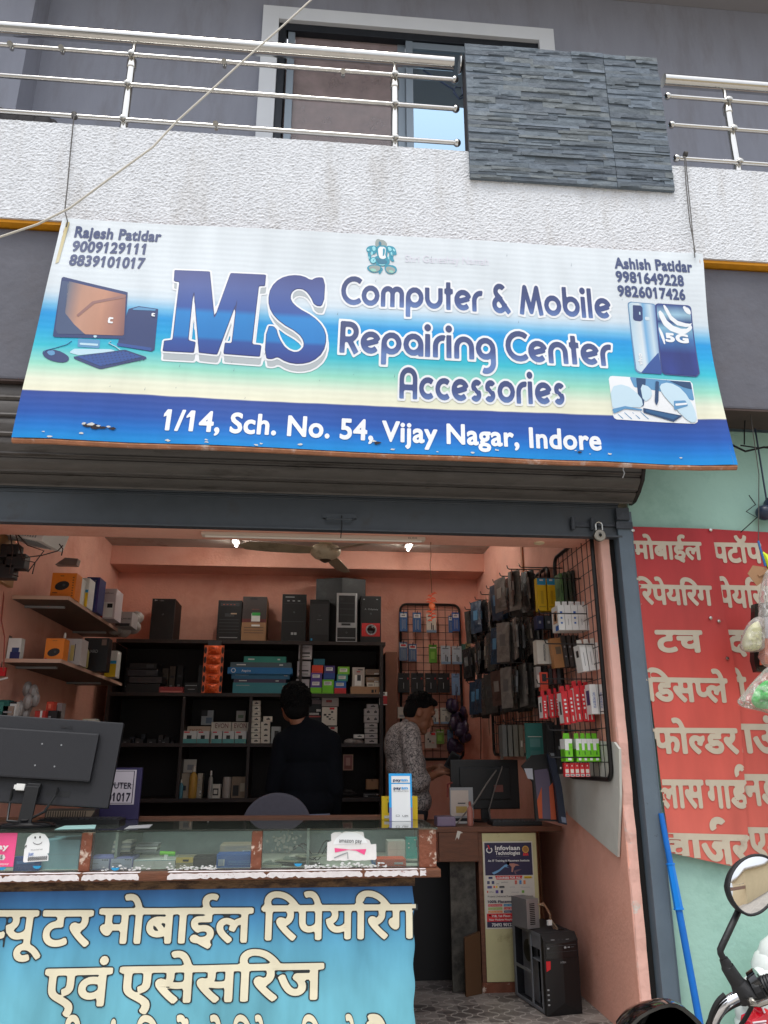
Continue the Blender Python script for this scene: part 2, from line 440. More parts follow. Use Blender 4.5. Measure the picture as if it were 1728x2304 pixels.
def write(mb, text, p0, p1, hpx, Y, m, bold=.02, h=.03, lift=.0015):
    if bold:
        c, sp = font_cells(text, bold, h); c = c[0]
    else:
        V, E, T = font_mesh(text); sp = (V[:, 0].min(), V[:, 0].max()); c = [[tuple(V[i]) for i in t] for t in T]
    put(mb, c, plane_frame(p0, p1, hpx, Y, sp, lift=lift), m)
def text_at(mb, text, o, ex, ey, m, bold=0, h=.03):
    """text with its width along vector ex and cap height along vector ey, starting at o"""
    if bold: c, sp = font_cells(text, bold, h); c = c[0]
    else:
        V, E, T = font_mesh(text); sp = (V[:, 0].min(), V[:, 0].max()); c = [[tuple(V[i]) for i in t] for t in T]
    o, ex, ey = Vector(o), Vector(ex)/(sp[1]-sp[0]), Vector(ey)/CAPH
    put(mb, c, lambda x, y: o+ex*(x-sp[0])+ey*y, m)

# ------------------------------------------------------------------ materials used by the building
M_upper = mat('upper_paint', C(150, 153, 165), .85, var=.08, vscale=2.5, bump=.2, bscale=90, stain=C(134, 134, 140), sscale=1.8, samt=(.5, .72), stretch=(2.5, 2, .5))
M_white = mat('roughcast_white', C(216, 219, 223), .9, var=.08, vscale=14, stain=C(186, 184, 181), sscale=2.6, samt=(.5, .8), stretch=(2.2, 2, .45))
M_trim = mat('white_trim', C(226, 230, 234), .6, var=.04, vscale=3)
M_beam = mat('beam_grey', C(98, 99, 108), .8, var=.12, vscale=4, bump=.5, bscale=14, stain=C(92, 90, 96), sscale=5, samt=(.5, .75))
M_soffit = mat('soffit_brown', C(72, 58, 54), .9, var=.2, vscale=5)
M_yellow = mat('yellow_band', C(222, 150, 20), .7, var=.15, vscale=12)
M_pink = mat('salmon_paint', C(228, 168, 148), .85, var=.1, vscale=2.2, bump=.3, bscale=50, stain=C(208, 140, 118), sscale=2.4, samt=(.5, .75))
M_pinkedge = mat('salmon_edge', C(226, 178, 164), .85, var=.08, vscale=5, bump=.6, bscale=25, stain=C(205, 198, 190), sscale=6, samt=(.6, .66))
M_ceil = mat('ceiling_paint', C(190, 178, 168), .9, var=.12, vscale=3, stain=C(140, 110, 90), sscale=3)
M_green = mat('sea_green_paint', C(160, 198, 184), .85, var=.06, vscale=2, bump=.3, bscale=30, stain=C(130, 170, 156), sscale=2.6, samt=(.55, .8))
M_steel = mat('stainless_steel', C(205, 203, 198), .12, 1.0, var=.05, vscale=20)
M_steel2 = mat('brushed_steel', C(190, 188, 182), .25, 1.0)
M_black = mat('black_plastic', C(13, 13, 15), .45, var=.1, vscale=20, bump=.05, bscale=200)
M_blackm = mat('black_metal', C(24, 23, 24), .35, .3)
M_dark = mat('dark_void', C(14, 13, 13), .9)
M_alu = mat('dark_aluminium', C(44, 48, 54), .4, .5, var=.2, vscale=30)
M_alug = mat('grey_aluminium', C(140, 152, 162), .4, .4)
M_slate = mat('slate_cladding', C(98, 110, 120), .7, var=.16, vscale=9, bump=.9, bscale=22, stain=C(136, 144, 148), sscale=4, samt=(.58, .75))
M_shut = mat('shutter_slats', C(82, 78, 75), .5, .2, var=.22, vscale=6, stain=C(52, 46, 42), sscale=3.5, stretch=(1, 4, 4))
M_shutrail = mat('shutter_rail', C(68, 74, 80), .45, .2, var=.16, vscale=6, stain=C(60, 60, 62), sscale=6, samt=(.55, .75))
M_guide = mat('blue_grey_paint', C(94, 108, 120), .5, .1, var=.1, vscale=6, stain=C(44, 46, 50), sscale=9, samt=(.66, .7), bump=.15, bscale=30)
M_wood = mat('brown_wood', C(104, 62, 40), .55, var=.3, vscale=9, stretch=(1, 6, 6), bump=.25, bscale=30)
M_woodold = mat('peeling_wood', C(118, 66, 44), .7, var=.3, vscale=10, stain=C(196, 176, 160), sscale=14, samt=(.56, .62), bump=.8, bscale=30)
M_shelf = mat('dark_shelf_laminate', C(40, 27, 23), .5, var=.2, vscale=6)
M_shelfb = mat('dark_shelf_back', C(22, 16, 15), .7, var=.2, vscale=4)
M_wire = mat('wire_grey', C(70, 66, 62), .6)
M_cable = mat('cable_white', C(196, 190, 176), .55, var=.08, vscale=6)

# ------------------------------------------------------------------ ground
MB().box((-40, -40, -.4), (40, 12, -.16)).build('street', mat('dusty_asphalt', C(160, 154, 146), .9, var=.25, vscale=3, bump=.6, bscale=60), kind='structure')
MB().box((-7, -.55, -.158), (9, 0, -.004)).build('pavement', mat('cement_step', C(176, 168, 156), .9, var=.2, vscale=4, bump=.4, bscale=40), kind='structure', bevel=.01)
def floor_mat():
    m = bpy.data.materials.new('floor_tiles'); m.use_nodes = True
    n, l = m.node_tree.nodes, m.node_tree.links; b = n['Principled BSDF']; b.inputs['Roughness'].default_value = .45
    tc = n.new('ShaderNodeTexCoord')
    def vm(op, a, bb=None):
        x = n.new('ShaderNodeVectorMath'); x.operation = op
        if hasattr(a, 'is_linked'): l.new(a, x.inputs[0])
        if bb is not None: x.inputs[1].default_value = bb
        return x
    sc = vm('MULTIPLY', tc.outputs['Object'], (8, 8, 0))
    wn_ = n.new('ShaderNodeTexWhiteNoise'); fl = vm('FLOOR', sc.outputs[0]); l.new(fl.outputs[0], wn_.inputs[0])
    sc3 = vm('MULTIPLY', tc.outputs['Object'], (3.3, 10, 0)); fl3 = vm('FLOOR', sc3.outputs[0])
    wn2 = n.new('ShaderNodeTexWhiteNoise'); l.new(fl3.outputs[0], wn2.inputs[0])
    av = n.new('ShaderNodeMath'); av.operation = 'MULTIPLY_ADD'; av.inputs[1].default_value = .5
    l.new(wn_.outputs[0], av.inputs[0]); h2 = n.new('ShaderNodeMath'); h2.operation = 'MULTIPLY'; h2.inputs[1].default_value = .5
    l.new(wn2.outputs[0], h2.inputs[0]); l.new(h2.outputs[0], av.inputs[2])
    r = n.new('ShaderNodeValToRGB'); l.new(av.outputs[0], r.inputs[0])
    e = r.color_ramp.elements; e[0].color = C(78, 72, 70); e[1].color = C(140, 132, 126); e[0].position = .25; e[1].position = .8
    last = r.outputs[0]
    for off, s2 in (((0, 0, 0), 7.0), ((.5, .5, 0), 7.0)):
        s_ = vm('MULTIPLY', tc.outputs['Object'], (s2, s2*1.2, 0)); o_ = vm('ADD', s_.outputs[0], off); f_ = vm('FRACTION', o_.outputs[0])
        c_ = vm('SUBTRACT', f_.outputs[0], (.5, .5, 0)); ln = vm('LENGTH', c_.outputs[0])
        cp = n.new('ShaderNodeMath'); cp.operation = 'COMPARE'; cp.inputs[1].default_value = .40; cp.inputs[2].default_value = .02
        l.new(ln.outputs['Value'], cp.inputs[0])
        mx = n.new('ShaderNodeMix'); mx.data_type = 'RGBA'; mx.inputs[7].default_value = C(156, 150, 144)
        l.new(cp.outputs[0], mx.inputs[0]); l.new(last, mx.inputs[6]); last = mx.outputs[2]
    l.new(last, b.inputs['Base Color']); return m
MB().box((-1.95, .002, -.15), (1.62, 3.4, 0)).build('shop_floor', floor_mat(), kind='structure')

# ------------------------------------------------------------------ the shop building
XL, XR, YB = -1.85, 1.58, 3.3
bld = thing('shop_building', 'two storey grey and white shop building behind the long name board', 'building', (0, .5, -.16))
b = MB()
b.box((-7, .7, 3.3), (-.536, .95, 9)); b.box((1.818, .7, 3.3), (9, .95, 9)); b.box((-.536, .7, 6.99), (1.818, .95, 9)); b.box((-.536, .7, 3.3), (1.818, .95, 4.9))
b.box((-7, .46, 3.3), (-2.17, .7, 9))
b.build('upper_wall', M_upper, bld)
MB().box((-7, -.5, 7.42), (9, .698, 7.6)).build('overhang_slab', mat('slab_grey', C(150, 148, 150), .9), bld)
MB().box((-7, -.15, 4.0), (9, .698, 4.12)).build('balcony_floor', M_ceil, bld)
# rough-cast parapet, real relief
def roughcast(x0, x1, z0, z1, y, step, amp):
    nx, nz = int((x1-x0)/step)+1, int((z1-z0)/step)+1; pts = []
    for j in range(nz):
        for i in range(nx):
            x, z = x0+(x1-x0)*i/(nx-1), z0+(z1-z0)*j/(nz-1)
            q = .7*mnoise.noise((x*66, 3.1, z*78))+.6*mnoise.noise((x*130, 9.7, z*140))
            pts.append((x, y-amp*max(-.5, q), z))
    return pts, [[j*nx+i, j*nx+i+1, (j+1)*nx+i+1, (j+1)*nx+i] for j in range(nz-1) for i in range(nx-1)]
b = MB(); b.add(*roughcast(-2.1, 3.0, 4.118, 4.783, -.304, .006, .0048))
b.box((-7, -.30, 4.118), (9, -.15, 4.783)); b.box((-7, -.306, 4.118), (-2.1, -.299, 4.783)); b.box((3.0, -.306, 4.118), (9, -.299, 4.783))
pw = b.build('parapet', M_white, bld)
MB().box((-7, -.292, 4.098), (9, -.16, 4.116)).build('yellow_band', M_yellow, bld)
b = MB(); b.box((-7, -.25, 3.172), (9, -.002, 4.087)); b.build('lintel_beam', M_beam, bld, bevel=.012)
MB().box((-7, -.247, 3.16), (9, -.004, 3.1715)).build('beam_soffit', M_soffit, bld)
# slate cladding panel on the parapet
b = MB(); random.seed(21)
px0, px1, pz0, pz1 = .848, 2.105, 4.572, 5.608
SLT = [M_slate]+[mat('slate_tone_%d' % i, C(*c), .72, var=.2, vscale=9+i, bump=.9, bscale=24, stain=C(122, 124, 122), sscale=5, samt=(.6, .75)) for i, c in enumerate(((92, 102, 110), (102, 114, 126), (86, 96, 106), (108, 116, 120)))]
b.box((px0, -.322, pz0), (px1, -.309, pz1), M_slate)
z = pz0
xj = px0+(px1-px0)*.715
while z < pz1-.004:
    hh = min(random.choice((.018, .024, .03, .036, .044)), pz1-z)
    if pz1-z-hh < .012: hh = pz1-z
    for xa, xb in ((px0, xj-.002), (xj+.002, px1)):
        x = xa
        while x < xb-.004:
            L = min(random.uniform(.12, .42), xb-x)
            if xb-x-L < .05: L = xb-x
            dm = random.uniform(.001, .010); d0, d1, d2 = (dm+random.uniform(-.0015, .004) for _ in range(3))
            q = [(x, -.323-d0, z), (x+L, -.323-d1, z+random.uniform(-.002, .002)), (x+L, -.323-d2, z+hh), (x, -.323-(d0+d2)/2, z+hh)]
            bk = [(p[0], -.320, p[2]) for p in q]
            sm_ = random.choice(SLT); b.add(q+bk, [[0, 1, 2, 3], [0, 4, 5, 1], [1, 5, 6, 2], [2, 6, 7, 3], [3, 7, 4, 0]], sm_)
            # a broken face inside larger stones
            if L > .12 and hh > .023 and random.random() < .8:
                a0, a1 = x+L*random.uniform(.1, .4), x+L*random.uniform(.55, .95); c0, c1 = z+hh*.1, z+hh*random.uniform(.5, .9); dd = max(d0, d1, d2)+.0025
                b.add([(a0, -.323-dd, c0), (a1, -.323-dd+.003, c0+.004), (a1-.02, -.323-dd, c1), (a0+.015, -.323-dd, c1-.004), (a0, -.321, c0), (a1, -.321, c0), (a1, -.321, c1), (a0, -.321, c1)],
                      [[0, 1, 2, 3], [0, 4, 5, 1], [1, 5, 6, 2], [2, 6, 7, 3], [3, 7, 4, 0]], sm_)
            x += L
    z += hh
b.build('slate_cladding', M_slate, bld)
MB().box((px0+.01, -.298, 4.785), (px1-.01, -.17, 5.6)).build('cladding_backing', mat('dark_backing', C(52, 50, 54), .8), bld)
# window of the upper storey
b = MB(); x0, x1, z0, z1 = -.536, 1.818, 4.9, 6.99; t = .127
b.box((x0, .655, z0), (x0+t, .80, z1)); b.box((x1-t, .655, z0), (x1, .80, z1)); b.box((x0+t, .655, z1-.13), (x1-t, .80, z1))
win = b.build('window_trim', M_trim, bld, bevel=.004)
b = MB(); xa, xb, za, zb = x0+t, x1-t, 4.9, z1-.13
b.box((xa, .69, za), (xa+.06, .77, zb)); b.box((xb-.06, .69, za), (xb, .77, zb)); b.box((xa+.06, .69, zb-.07), (xb-.06, .77, zb)); b.box((xa+.06, .69, za), (xb-.06, .77, za+.05))
b.build('window_frame', M_alu, win, bevel=.004)
mx = at(884, 200, Y=.73).x
b = MB(); b.box((xa+.075, .705, za+.05), (xa+.13, .735, zb-.07)); b.box((mx-.028, .70, za+.05), (mx+.028, .74, zb-.07)); b.box((mx+.028, .705, zb-.14), (xb-.06, .735, zb-.075))
b.box((mx-.09, .742, za+.05), (mx-.028, .765, zb-.07))
b.build('sash_frame', M_alug, win, bevel=.003)
MB().box((xa+.13, .748, za+.05), (mx-.09, .752, zb-.07)).build('window_pane', glass_mat('window_glass', (.86, .86, .88, 1), .02, 2.0, C(186, 168, 166), .5), win)
MB().box((mx+.028, .718, za+.05), (xb-.06, .722, zb-.14)).build('tinted_pane', glass_mat('tinted_glass', (.1, .12, .16, 1), .02, 14), win)
for s in MATS['tinted_glass'].node_tree.nodes:
    if s.type == 'BSDF_GLOSSY': s.inputs[0].default_value = C(186, 216, 238)
b = MB()
for i in range(70):
    z = za+.05+(zb-za-.14)*i/69
    y = .83+.012*math.sin(i*.9)+.012*(1 if (i % 10) < 5 else -1)
    b.v += [Vector((xa+.002, y, z)), Vector((mx+.1, y, z))]
    if i: b.f.append([2*i-2, 2*i-1, 2*i+1, 2*i]); b.m.append(0)
b.build('curtain', mat('curtain_cloth', C(190, 168, 166), .9, var=.12, vscale=3), win, smooth=True)
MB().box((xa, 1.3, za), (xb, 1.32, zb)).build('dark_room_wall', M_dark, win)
fl = thing('flower_bunch', 'red and yellow artificial flowers standing inside the upstairs window', 'flowers', at(705, 300, Y=.9))
random.seed(4)
b = MB()
for i in range(26):
    p = at(random.uniform(668, 745), random.uniform(258, 302), Y=random.uniform(.86, .94)); r = random.uniform(.02, .04)
    b.ball(p, (r, r, r*.7), mat(('red_petal', 'orange_petal', 'yellow_petal')[i % 3], (C(226, 60, 44), C(228, 110, 60), C(232, 190, 60))[i % 3], .7), 8, 5)
b.build('petals', None, fl)
b = MB()
p = at(705, 300, Y=.9)
for i in range(7): b.tube([(p.x+(i-3)*.012, .9, 4.92), (p.x+(i-3)*.035, .9, p.z+.03)], .005, n=5)
b.build('stems', mat('stem_green', C(60, 92, 50), .7), fl)

# rooms of the ground floor
b = MB(); b.box((XL-.12, .0, 0), (XL, YB+.12, 3.14)); b.build('left_wall', M_pink, bld)
b = MB(); b.box((XR, .03, .001), (XR+.05, YB+.12, 3.14)); b.build('right_wall', M_pink, bld)
# chipped front edge of the right wall
random.seed(5); pts = []
zz = [0+i*2.62/44 for i in range(45)]
b = MB()
for i in range(44):
    f = lambda z: XR+.004+.012*max(0, mnoise.noise((z*6, 1, 1)))+(.02 if .8 < z < .95 else 0)+(.03*max(0, .25-z))
    g = lambda z: .022-.008*mnoise.noise((z*9, 5, 2))
    z0_, z1_ = zz[i], zz[i+1]
    b.add([(f(z0_), g(z0_), z0_), (XR+.052, g(z0_), z0_), (XR+.052, g(z1_), z1_), (f(z1_), g(z1_), z1_), (XR-.001, .034, z0_), (XR-.001, .034, z1_)],
          [[0, 1, 2, 3], [4, 0, 3, 5]])
b.build('wall_edge', M_pinkedge, bld)
b = MB(); b.box((XL, YB, 0), (XR, YB+.12, 3.14)); b.build('back_wall', M_pink, bld)
MB().box((XL, 2.95, 2.965), (XR, YB-.001, 3.139)).build('back_beam', M_pink, bld, bevel=.006)
MB().box((XL-.12, .02, 3.141), (XR+.17, YB+.12, 3.159)).build('shop_ceiling', M_ceil, bld)
MB().box((XL, .14, 2.5), (XR, .36, 3.14)).build('front_lintel', M_pink, bld, bevel=.005)
b = MB(); b.box((XR-.012, 1.58, 0), (XR-.001, 1.62, 3.13)); b.build('wall_conduit', mat('conduit_brown', C(170, 108, 70), .6), bld)
# dark slot and steel guide beside the opening
MB().box((XR+.054, .04, .0), (XR+.086, .12, 3.15)).build('guide_slot', M_dark, bld)
b = MB(); b.prism([(1.668, -.03, 0), (1.745, -.03, 0), (1.745, .06, 0), (1.668, .06, 0)], (0, 0, 2.62), M_guide)
b.build('shutter_guide', M_guide, bld, bevel=.006)
b = MB(); b.box((1.747, -.012, 0), (1.762, .029, 2.62)); b.build('guide_flange', M_guide, bld)
# the neighbour's wall
nw = MB().box((1.764, .03, -.155), (9, .24, 3.158)).build('neighbour_wall', M_green, label='pale sea green plastered wall right of the shop shutter', cat='wall', bevel=.004)

# ------------------------------------------------------------------ balcony rails
def railing(name, label, xa, xb, posts, knobs, end):
    t = thing(name, label, 'railing', (posts[0], -.2, 4.785), 'steel balcony railings')
    MB().tube([(xa, -.2, 5.572), (xb, -.2, 5.572)], .042, n=20).build('top_rail', M_steel, t, smooth=True)
    if end:
        b = MB(); b.lathe([(.055, -.006), (.06, 0), (.055, .008)], (end, -.2, 5.572), 'X', 20); b.build('wall_flange', M_steel, t, smooth=True)
    zs = [at(0, yy, Y=-.225).z for yy in (97, 163, 240)]
    for z in zs:
        b = MB(); b.tube([(xa, -.225, z), (xb, -.225, z)], .0145, n=12)
        e = xa if abs(xa) < abs(xb) and xa > 0 else xb
        b.ball((e, -.225, z), .024); b.build('rail', M_steel, t, smooth=True)
    for x in posts:
        b = MB(); b.lathe([(.028, 4.785), (.028, 4.80), (.024, 4.80), (.024, 5.33), (.03, 5.335), (.03, 5.39), (.012, 5.42), (.011, 5.545)], (x, -.2, 0), 'Z', 16)
        p = b.build('post', M_steel, t, smooth=True)
        for z in zs:
            b = MB(); b.lathe([(.016, .04), (.016, .01), (.02, .004), (.02, -.008), (.012, -.014), (0, -.015)], (x, -.24, z), 'Y', 14); b.build('rail_clamp', M_steel2, p, smooth=True)
    for (x, y) in knobs:
        p = at(x, y, Y=-.235); b = MB(); b.tube([(p.x, -.235, p.z+.006), (p.x, -.262, p.z-.012)], [.014, .017]); b.tube([(p.x, -.225, p.z-.02), (p.x, -.225, p.z+.024)], .012)
        b.build('stud', M_steel2, t, smooth=True)
    return t
railing('balcony_railing', 'long steel balcony railing left of the slate panel', -6.5, at(985, 242, Y=-.225).x, [at(268, 270, Y=-.2).x, at(853, 310, Y=-.2).x, -3.6, -5.3], [(25, 99), (135, 107), (485, 137), (741, 158), (467, 271)], .84)
railing('balcony_railing', 'short stretch of steel balcony railing right of the slate panel', at(1450, 262, Y=-.225).x, 8, [at(1577, 270, Y=-.2).x, 4.4, 6], [], 2.112)
# cable across the front
MB().tube([at(x, y, Y=yy) for x, y, yy in ((760, -75, -.45), (672, 0, -.47), (600, 66, -.5), (560, 101, -.5), (505, 150, -.52), (450, 201, -.53), (380, 264, -.55), (330, 318, -.56), (250, 376, -.58), (150, 450, -.6), (80, 485, -.62), (0, 512, -.65), (-90, 540, -.7))], .0055, n=8).build(
    'overhead_cable', M_cable, label='pale cable slanting across the balcony from the upper window to the left', cat='cable', smooth=True)
b = MB(); b.tube([at(x, y, Y=-.17) for x, y in ((915, 152), (950, 175), (978, 192), (990, 212), (1000, 205), (998, 190), (984, 188), (980, 200), (992, 214), (1002, 210))], .006, n=6)
b.build('wire_coil', mat('blue_wire', C(36, 58, 92), .5), label='dark blue wire coil hanging beside the slate panel', cat='wire', smooth=True)
# dark bag on the parapet
b = MB(); bp = at(40, 240, Y=-.1)
for i in range(14):
    q = at(-30+i*11, 222+i*2.2, Y=-.12); hz = q.z-.02-4.79
    b.ball((q.x, -.12+.012*math.sin(i*2), 4.79+hz/2), (.06, .045, hz/2), None, 12, 8)
bg = b.build('black_bag', mat('bag_cloth', C(30, 28, 32), .8, var=.3, vscale=12), label='black cloth bag lying on the parapet at the far left', cat='bag', smooth=True)

# ------------------------------------------------------------------ rolling shutter
sh = thing('rolling_shutter', 'half rolled grey brown steel shutter under the name board', 'shutter', (0, 0, 2.47))
prof = [(-.215, 3.155), (-.225, 3.05), (-.225, 2.93), (-.21, 2.83), (-.165, 2.75), (-.10, 2.70), (-.03, 2.668)]
pp = []
for i in range(len(prof)-1):
    for k in range(24):
        t = k/24; pp.append((prof[i][0]*(1-t)+prof[i+1][0]*t, prof[i][1]*(1-t)+prof[i+1][1]*t))
pp.append(prof[-1]); P = []; arcl = 0
for i, q in enumerate(pp):
    if i: arcl += math.hypot(q[0]-pp[i-1][0], q[1]-pp[i-1][1])
    a = pp[max(i-1, 0)]; c = pp[min(i+1, len(pp)-1)]; tx, tz = c[0]-a[0], c[1]-a[1]; L = math.hypot(tx, tz) or 1
    ph = (arcl/.10) % 1; d = .004*math.sin(math.pi*min(1, ph/.9))+(.007*math.exp(-((ph-.78)/.05)**2)) if ph < .9 else -.008
    P.append((q[0]+d*tz/L, q[1]-d*tx/L))
b = MB(); n = len(P)
b.add([(-3, y, z) for y, z in P]+[(1.765, y, z) for y, z in P], [[i, i+1, n+i+1, n+i] for i in range(n-1)])
b.build('slats', M_shut, sh, smooth=True)
b = MB(); cap = [(1.768, y-.01, z) for y, z in prof]+[(1.768, .02, 2.668), (1.768, .02, 3.155)]
b.prism(cap, (.018, 0, 0)); b.build('end_plate', mat('rust_black', C(34, 30, 28), .6, .3), sh)
b = MB(); b.box((-3, -.012, 2.475), (1.69, .012, 2.655)); b.box((-3, -.032, 2.462), (1.69, .02, 2.474)); b.box((-3, -.022, 2.656), (1.69, .012, 2.667)); b.box((-3, -.018, 2.635), (1.69, -.0125, 2.643))
b.build('bottom_rail', M_shutrail, sh, bevel=.003)
x0, x1, z0, z1 = rect(697, 1111, 770, 1121, -.015)
b = MB(); b.box((x0, -.03, z0), (x1, -.0125, z1)); b.tube([(x0+.02, -.026, z0), (x0+.02, -.05, z0-.012), (x1-.02, -.05, z0-.012), (x1-.02, -.026, z0)], .005, n=6)
b.build('lift_handle', M_shutrail, sh, bevel=.002)
b = MB(); xa = at(1232, 1132, Y=-.02).x
b.box((xa, -.024, 2.52), (xa+.15, -.0125, 2.545)); b.tube([(xa+.01, -.03, 2.50), (xa+.01, -.035, 2.57)], .012); b.tube([(xa+.12, -.03, 2.5), (xa+.12, -.035, 2.57)], .012)
b.box((xa+.15, -.03, 2.525), (1.70, -.0125, 2.54)); b.box((1.655, -.045, 2.51), (1.75, -.031, 2.55)); b.box((1.66, -.05, 2.56), (1.735, -.031, 2.63))
b.build('lock_bar', mat('worn_iron', C(70, 74, 80), .5, .5, var=.3, vscale=30), sh, bevel=.002)
p = at(737, 1150, Y=-.05)
MB().tube([at(738, 1114, Y=-.04), at(738.5, 1135, Y=-.05), p, at(736, 1162, Y=-.05)], .0028, n=6).build('pull_cord', M_dark, sh)
pl = thing('padlock', 'round steel padlock hanging open on the shutter bar', 'padlock', at(1295, 1170, Y=-.06))
pc = at(1295, 1157, Y=-.06)
b = MB(); b.lathe([(0, -.012), (.03, -.012), (.034, -.008), (.034, .008), (.03, .012), (0, .012)], pc, 'Y', 24)
b.lathe([(.012, -.0135), (.014, -.0125)], pc, 'Y', 16); b.build('lock_body', mat('nickel', C(140, 134, 124), .35, 1.0, var=.15, vscale=60), pl, smooth=True)
b = MB(); b.lathe([(0, -.0145), (.009, -.0145), (.009, -.012)], pc, 'Y', 14); b.box((pc.x-.002, pc.y-.015, pc.z-.012), (pc.x+.002, pc.y-.0146, pc.z+.004)); b.build('keyhole', M_dark, pl)
b = MB(); b.tube([(pc.x-.018, pc.y, pc.z+.028)]+[(pc.x+.018*math.cos(RAD(a)), pc.y, pc.z+.06+.018*math.sin(RAD(a))) for a in range(180, -1, -30)]+[(pc.x+.018, pc.y, pc.z+.028)], .005, n=8); b.build('shackle', M_steel2, pl, smooth=True)
# white thread hanging off the shutter
MB().tube([at(1347, 1000, Y=-.26), at(1346, 1015, Y=-.26), at(1349, 1022, Y=-.26), at(1345, 1032, Y=-.26)], .003, n=5).build('thread', M_trim, label='bit of white thread hanging under the right end of the name board', cat='thread')

# ------------------------------------------------------------------ the name board (flex sheet on a tube frame, its foot leaning out)
c_tl, c_tr, c_br, c_bl = at(135, 470, Y=-.36), at(1518, 548, Y=-.36), at(1588, 1008, Y=-.43), at(25, 945, Y=-.47)
SW, SH = 3.62, 1.27
def sP(s, t, h=0):
    u, v = s/SW, t/SH
    p = (c_bl*(1-u)+c_br*u)*(1-v)+(c_tl*(1-u)+c_tr*u)*v
    wv = .004*math.sin(s*2.3+t*3)+.003*math.sin(s*5.1-t*4+1)+.003*math.sin(t*9+s*1.3)
    sag = .02*math.exp(-((s-SW)/.12)**2)*(1-v)**2
    edge = -.032*math.exp(-((s-SW)/.2)**2)*math.sin(math.pi*v)**1.0
    e2 = max(0, (u-.9)/.1)
    for cs in (0, SW):        # creases fanning out from the two tied corners
        dx, dz = (s-cs), (SH-t); q = math.hypot(dx, dz); wv += .003*math.sin(6*math.atan2(dz, abs(dx)+.02))*math.exp(-q/.3)*min(1, q/.06)
    wv += .006*math.sin(s*7+1.3*math.sin(s*2.1))*max(0, 1-v*4)
    return Vector((p.x+edge*e2, p.y-wv-sag-h*.98, p.z-h*.08))
def sgn(x, y):
    s, t = SW*.5, SH*.5
    for _ in range(12):
        a = np.array(pj(sP(s, t))); ds = np.array(pj(sP(s+.01, t)))-a; dt = np.array(pj(sP(s, t+.01)))-a
        q = np.linalg.solve(np.array([ds, dt]).T, np.array([x, y])-a)*.01; s += q[0]; t += q[1]
    return s, t
sign = thing('name_board', 'wide blue and white printed shop name board hung under the balcony', 'sign', (0.4, -.34, 2.75))
def sheet(nu, nv, h, m, name, s0=0, s1=SW, t0=0, t1=SH):
    b = MB(); pts = []; uv = []
    for j in range(nv+1):
        for i in range(nu+1):
            s, t = s0+(s1-s0)*i/nu, t0+(t1-t0)*j/nv; pts.append(sP(s, t, h)); uv.append((s/SW, t/SH))
    b.add(pts, [[j*(nu+1)+i, j*(nu+1)+i+1, (j+1)*(nu+1)+i+1, (j+1)*(nu+1)+i] for j in range(nv) for i in range(nu)], m, uv)
    return b.build(name, m, sign, smooth=True)
def K(r, g, b, k=.95): return C(r*k, g*k, b*k)
flex = ramp_mat('flex_print', [(0, K(24, 150, 226)), (.06, K(30, 122, 210)), (.11, K(42, 94, 182)), (.199, K(58, 82, 160)), (.2015, K(244, 242, 216)), (.255, K(238, 242, 220)), (.32, K(160, 226, 204)),
                           (.40, K(66, 196, 214)), (.48, K(40, 168, 226)), (.545, K(44, 158, 226)), (.58, K(116, 192, 234)), (.64, K(216, 231, 241)), (.68, K(226, 235, 241)), (1, K(230, 238, 243))], lines=9, streak=.06, rough=.5, spec=.2)
sheet(90, 36, 0, flex, 'banner_sheet')
M_rust = mat('rusty_tube', C(176, 120, 88), .8, .1, var=.3, vscale=14, stain=C(214, 200, 190), sscale=9)
b = MB()
for a, c in (((.002, -.010), (SW-.002, -.010)), ((.02, SH-.02), (SW-.02, SH-.02)), ((.02, 0), (.02, SH-.02)), ((SW-.02, 0), (SW-.02, SH-.02)), ((SW/2, 0), (SW/2, SH-.02))):
    n = 20; b.tube([sP(a[0]+(c[0]-a[0])*i/n, a[1]+(c[1]-a[1])*i/n, -.016) for i in range(n+1)], .015, n=6)
b.build('tube_frame', M_rust, sign)
N = K(58, 72, 116)
M_navy = mat('print_navy', N, .35); M_pw = mat('print_white', K(240, 243, 246), .35); M_pgrey = mat('print_grey', K(178, 186, 190), .35)
def band(name, lo, hi, *mid):
    return ramp_mat(name, [(0, lo)]+[m for m in mid]+[(1, hi)], streak=.03, rough=.35)
g_round = band('print_round', K(100, 130, 186), K(64, 76, 122), (.35, K(68, 86, 142)))
g_ms = band('print_ms', K(48, 62, 140), K(72, 80, 140), (.2, K(42, 84, 164)), (.24, K(26, 126, 202)), (.5, K(28, 134, 208)), (.56, K(52, 88, 166)), (.8, K(74, 94, 160)))
def sign_text(name, cells, span, p0, p1, hpx, cap, layers, lift=.002):
    (sa, ta), (sb, tb) = sgn(*p0), sgn(*p1)
    ex = Vector((sb-sa, tb-ta))/(span[1]-span[0]); pm = ((p0[0]+p1[0])/2, (p0[1]+p1[1])/2)
    k = (sgn(pm[0], pm[1]-hpx)[1]-sgn(*pm)[1])/cap
    b = MB()
    for i, (off, m, dx, dy) in enumerate(layers):
        h = lift+.0009*i
        put(b, cells[off], lambda x, y: sP(sa+ex.x*(x-span[0])+dx, ta+ex.y*(x-span[0])+k*y+dy, h), m, lambda x, y: (x/span[1], y/cap))
    return b.build(name, None, sign, fixn=False)
E_ = .10
for txt, p0, p1, hp in (('Computer & Mobile', (735, 659), (1321, 690), 46), ('Repairing Center', (732, 762), (1324, 792), 49), ('Accessories', (862, 861), (1222, 876), 49)):
    cl, sp = round_face(txt, (E_,))
    sign_text('lettering', cl, sp, p0, p1, hp, 1.0, [(E_, M_pw, 0, 0), (0, g_round, 0, 0)])
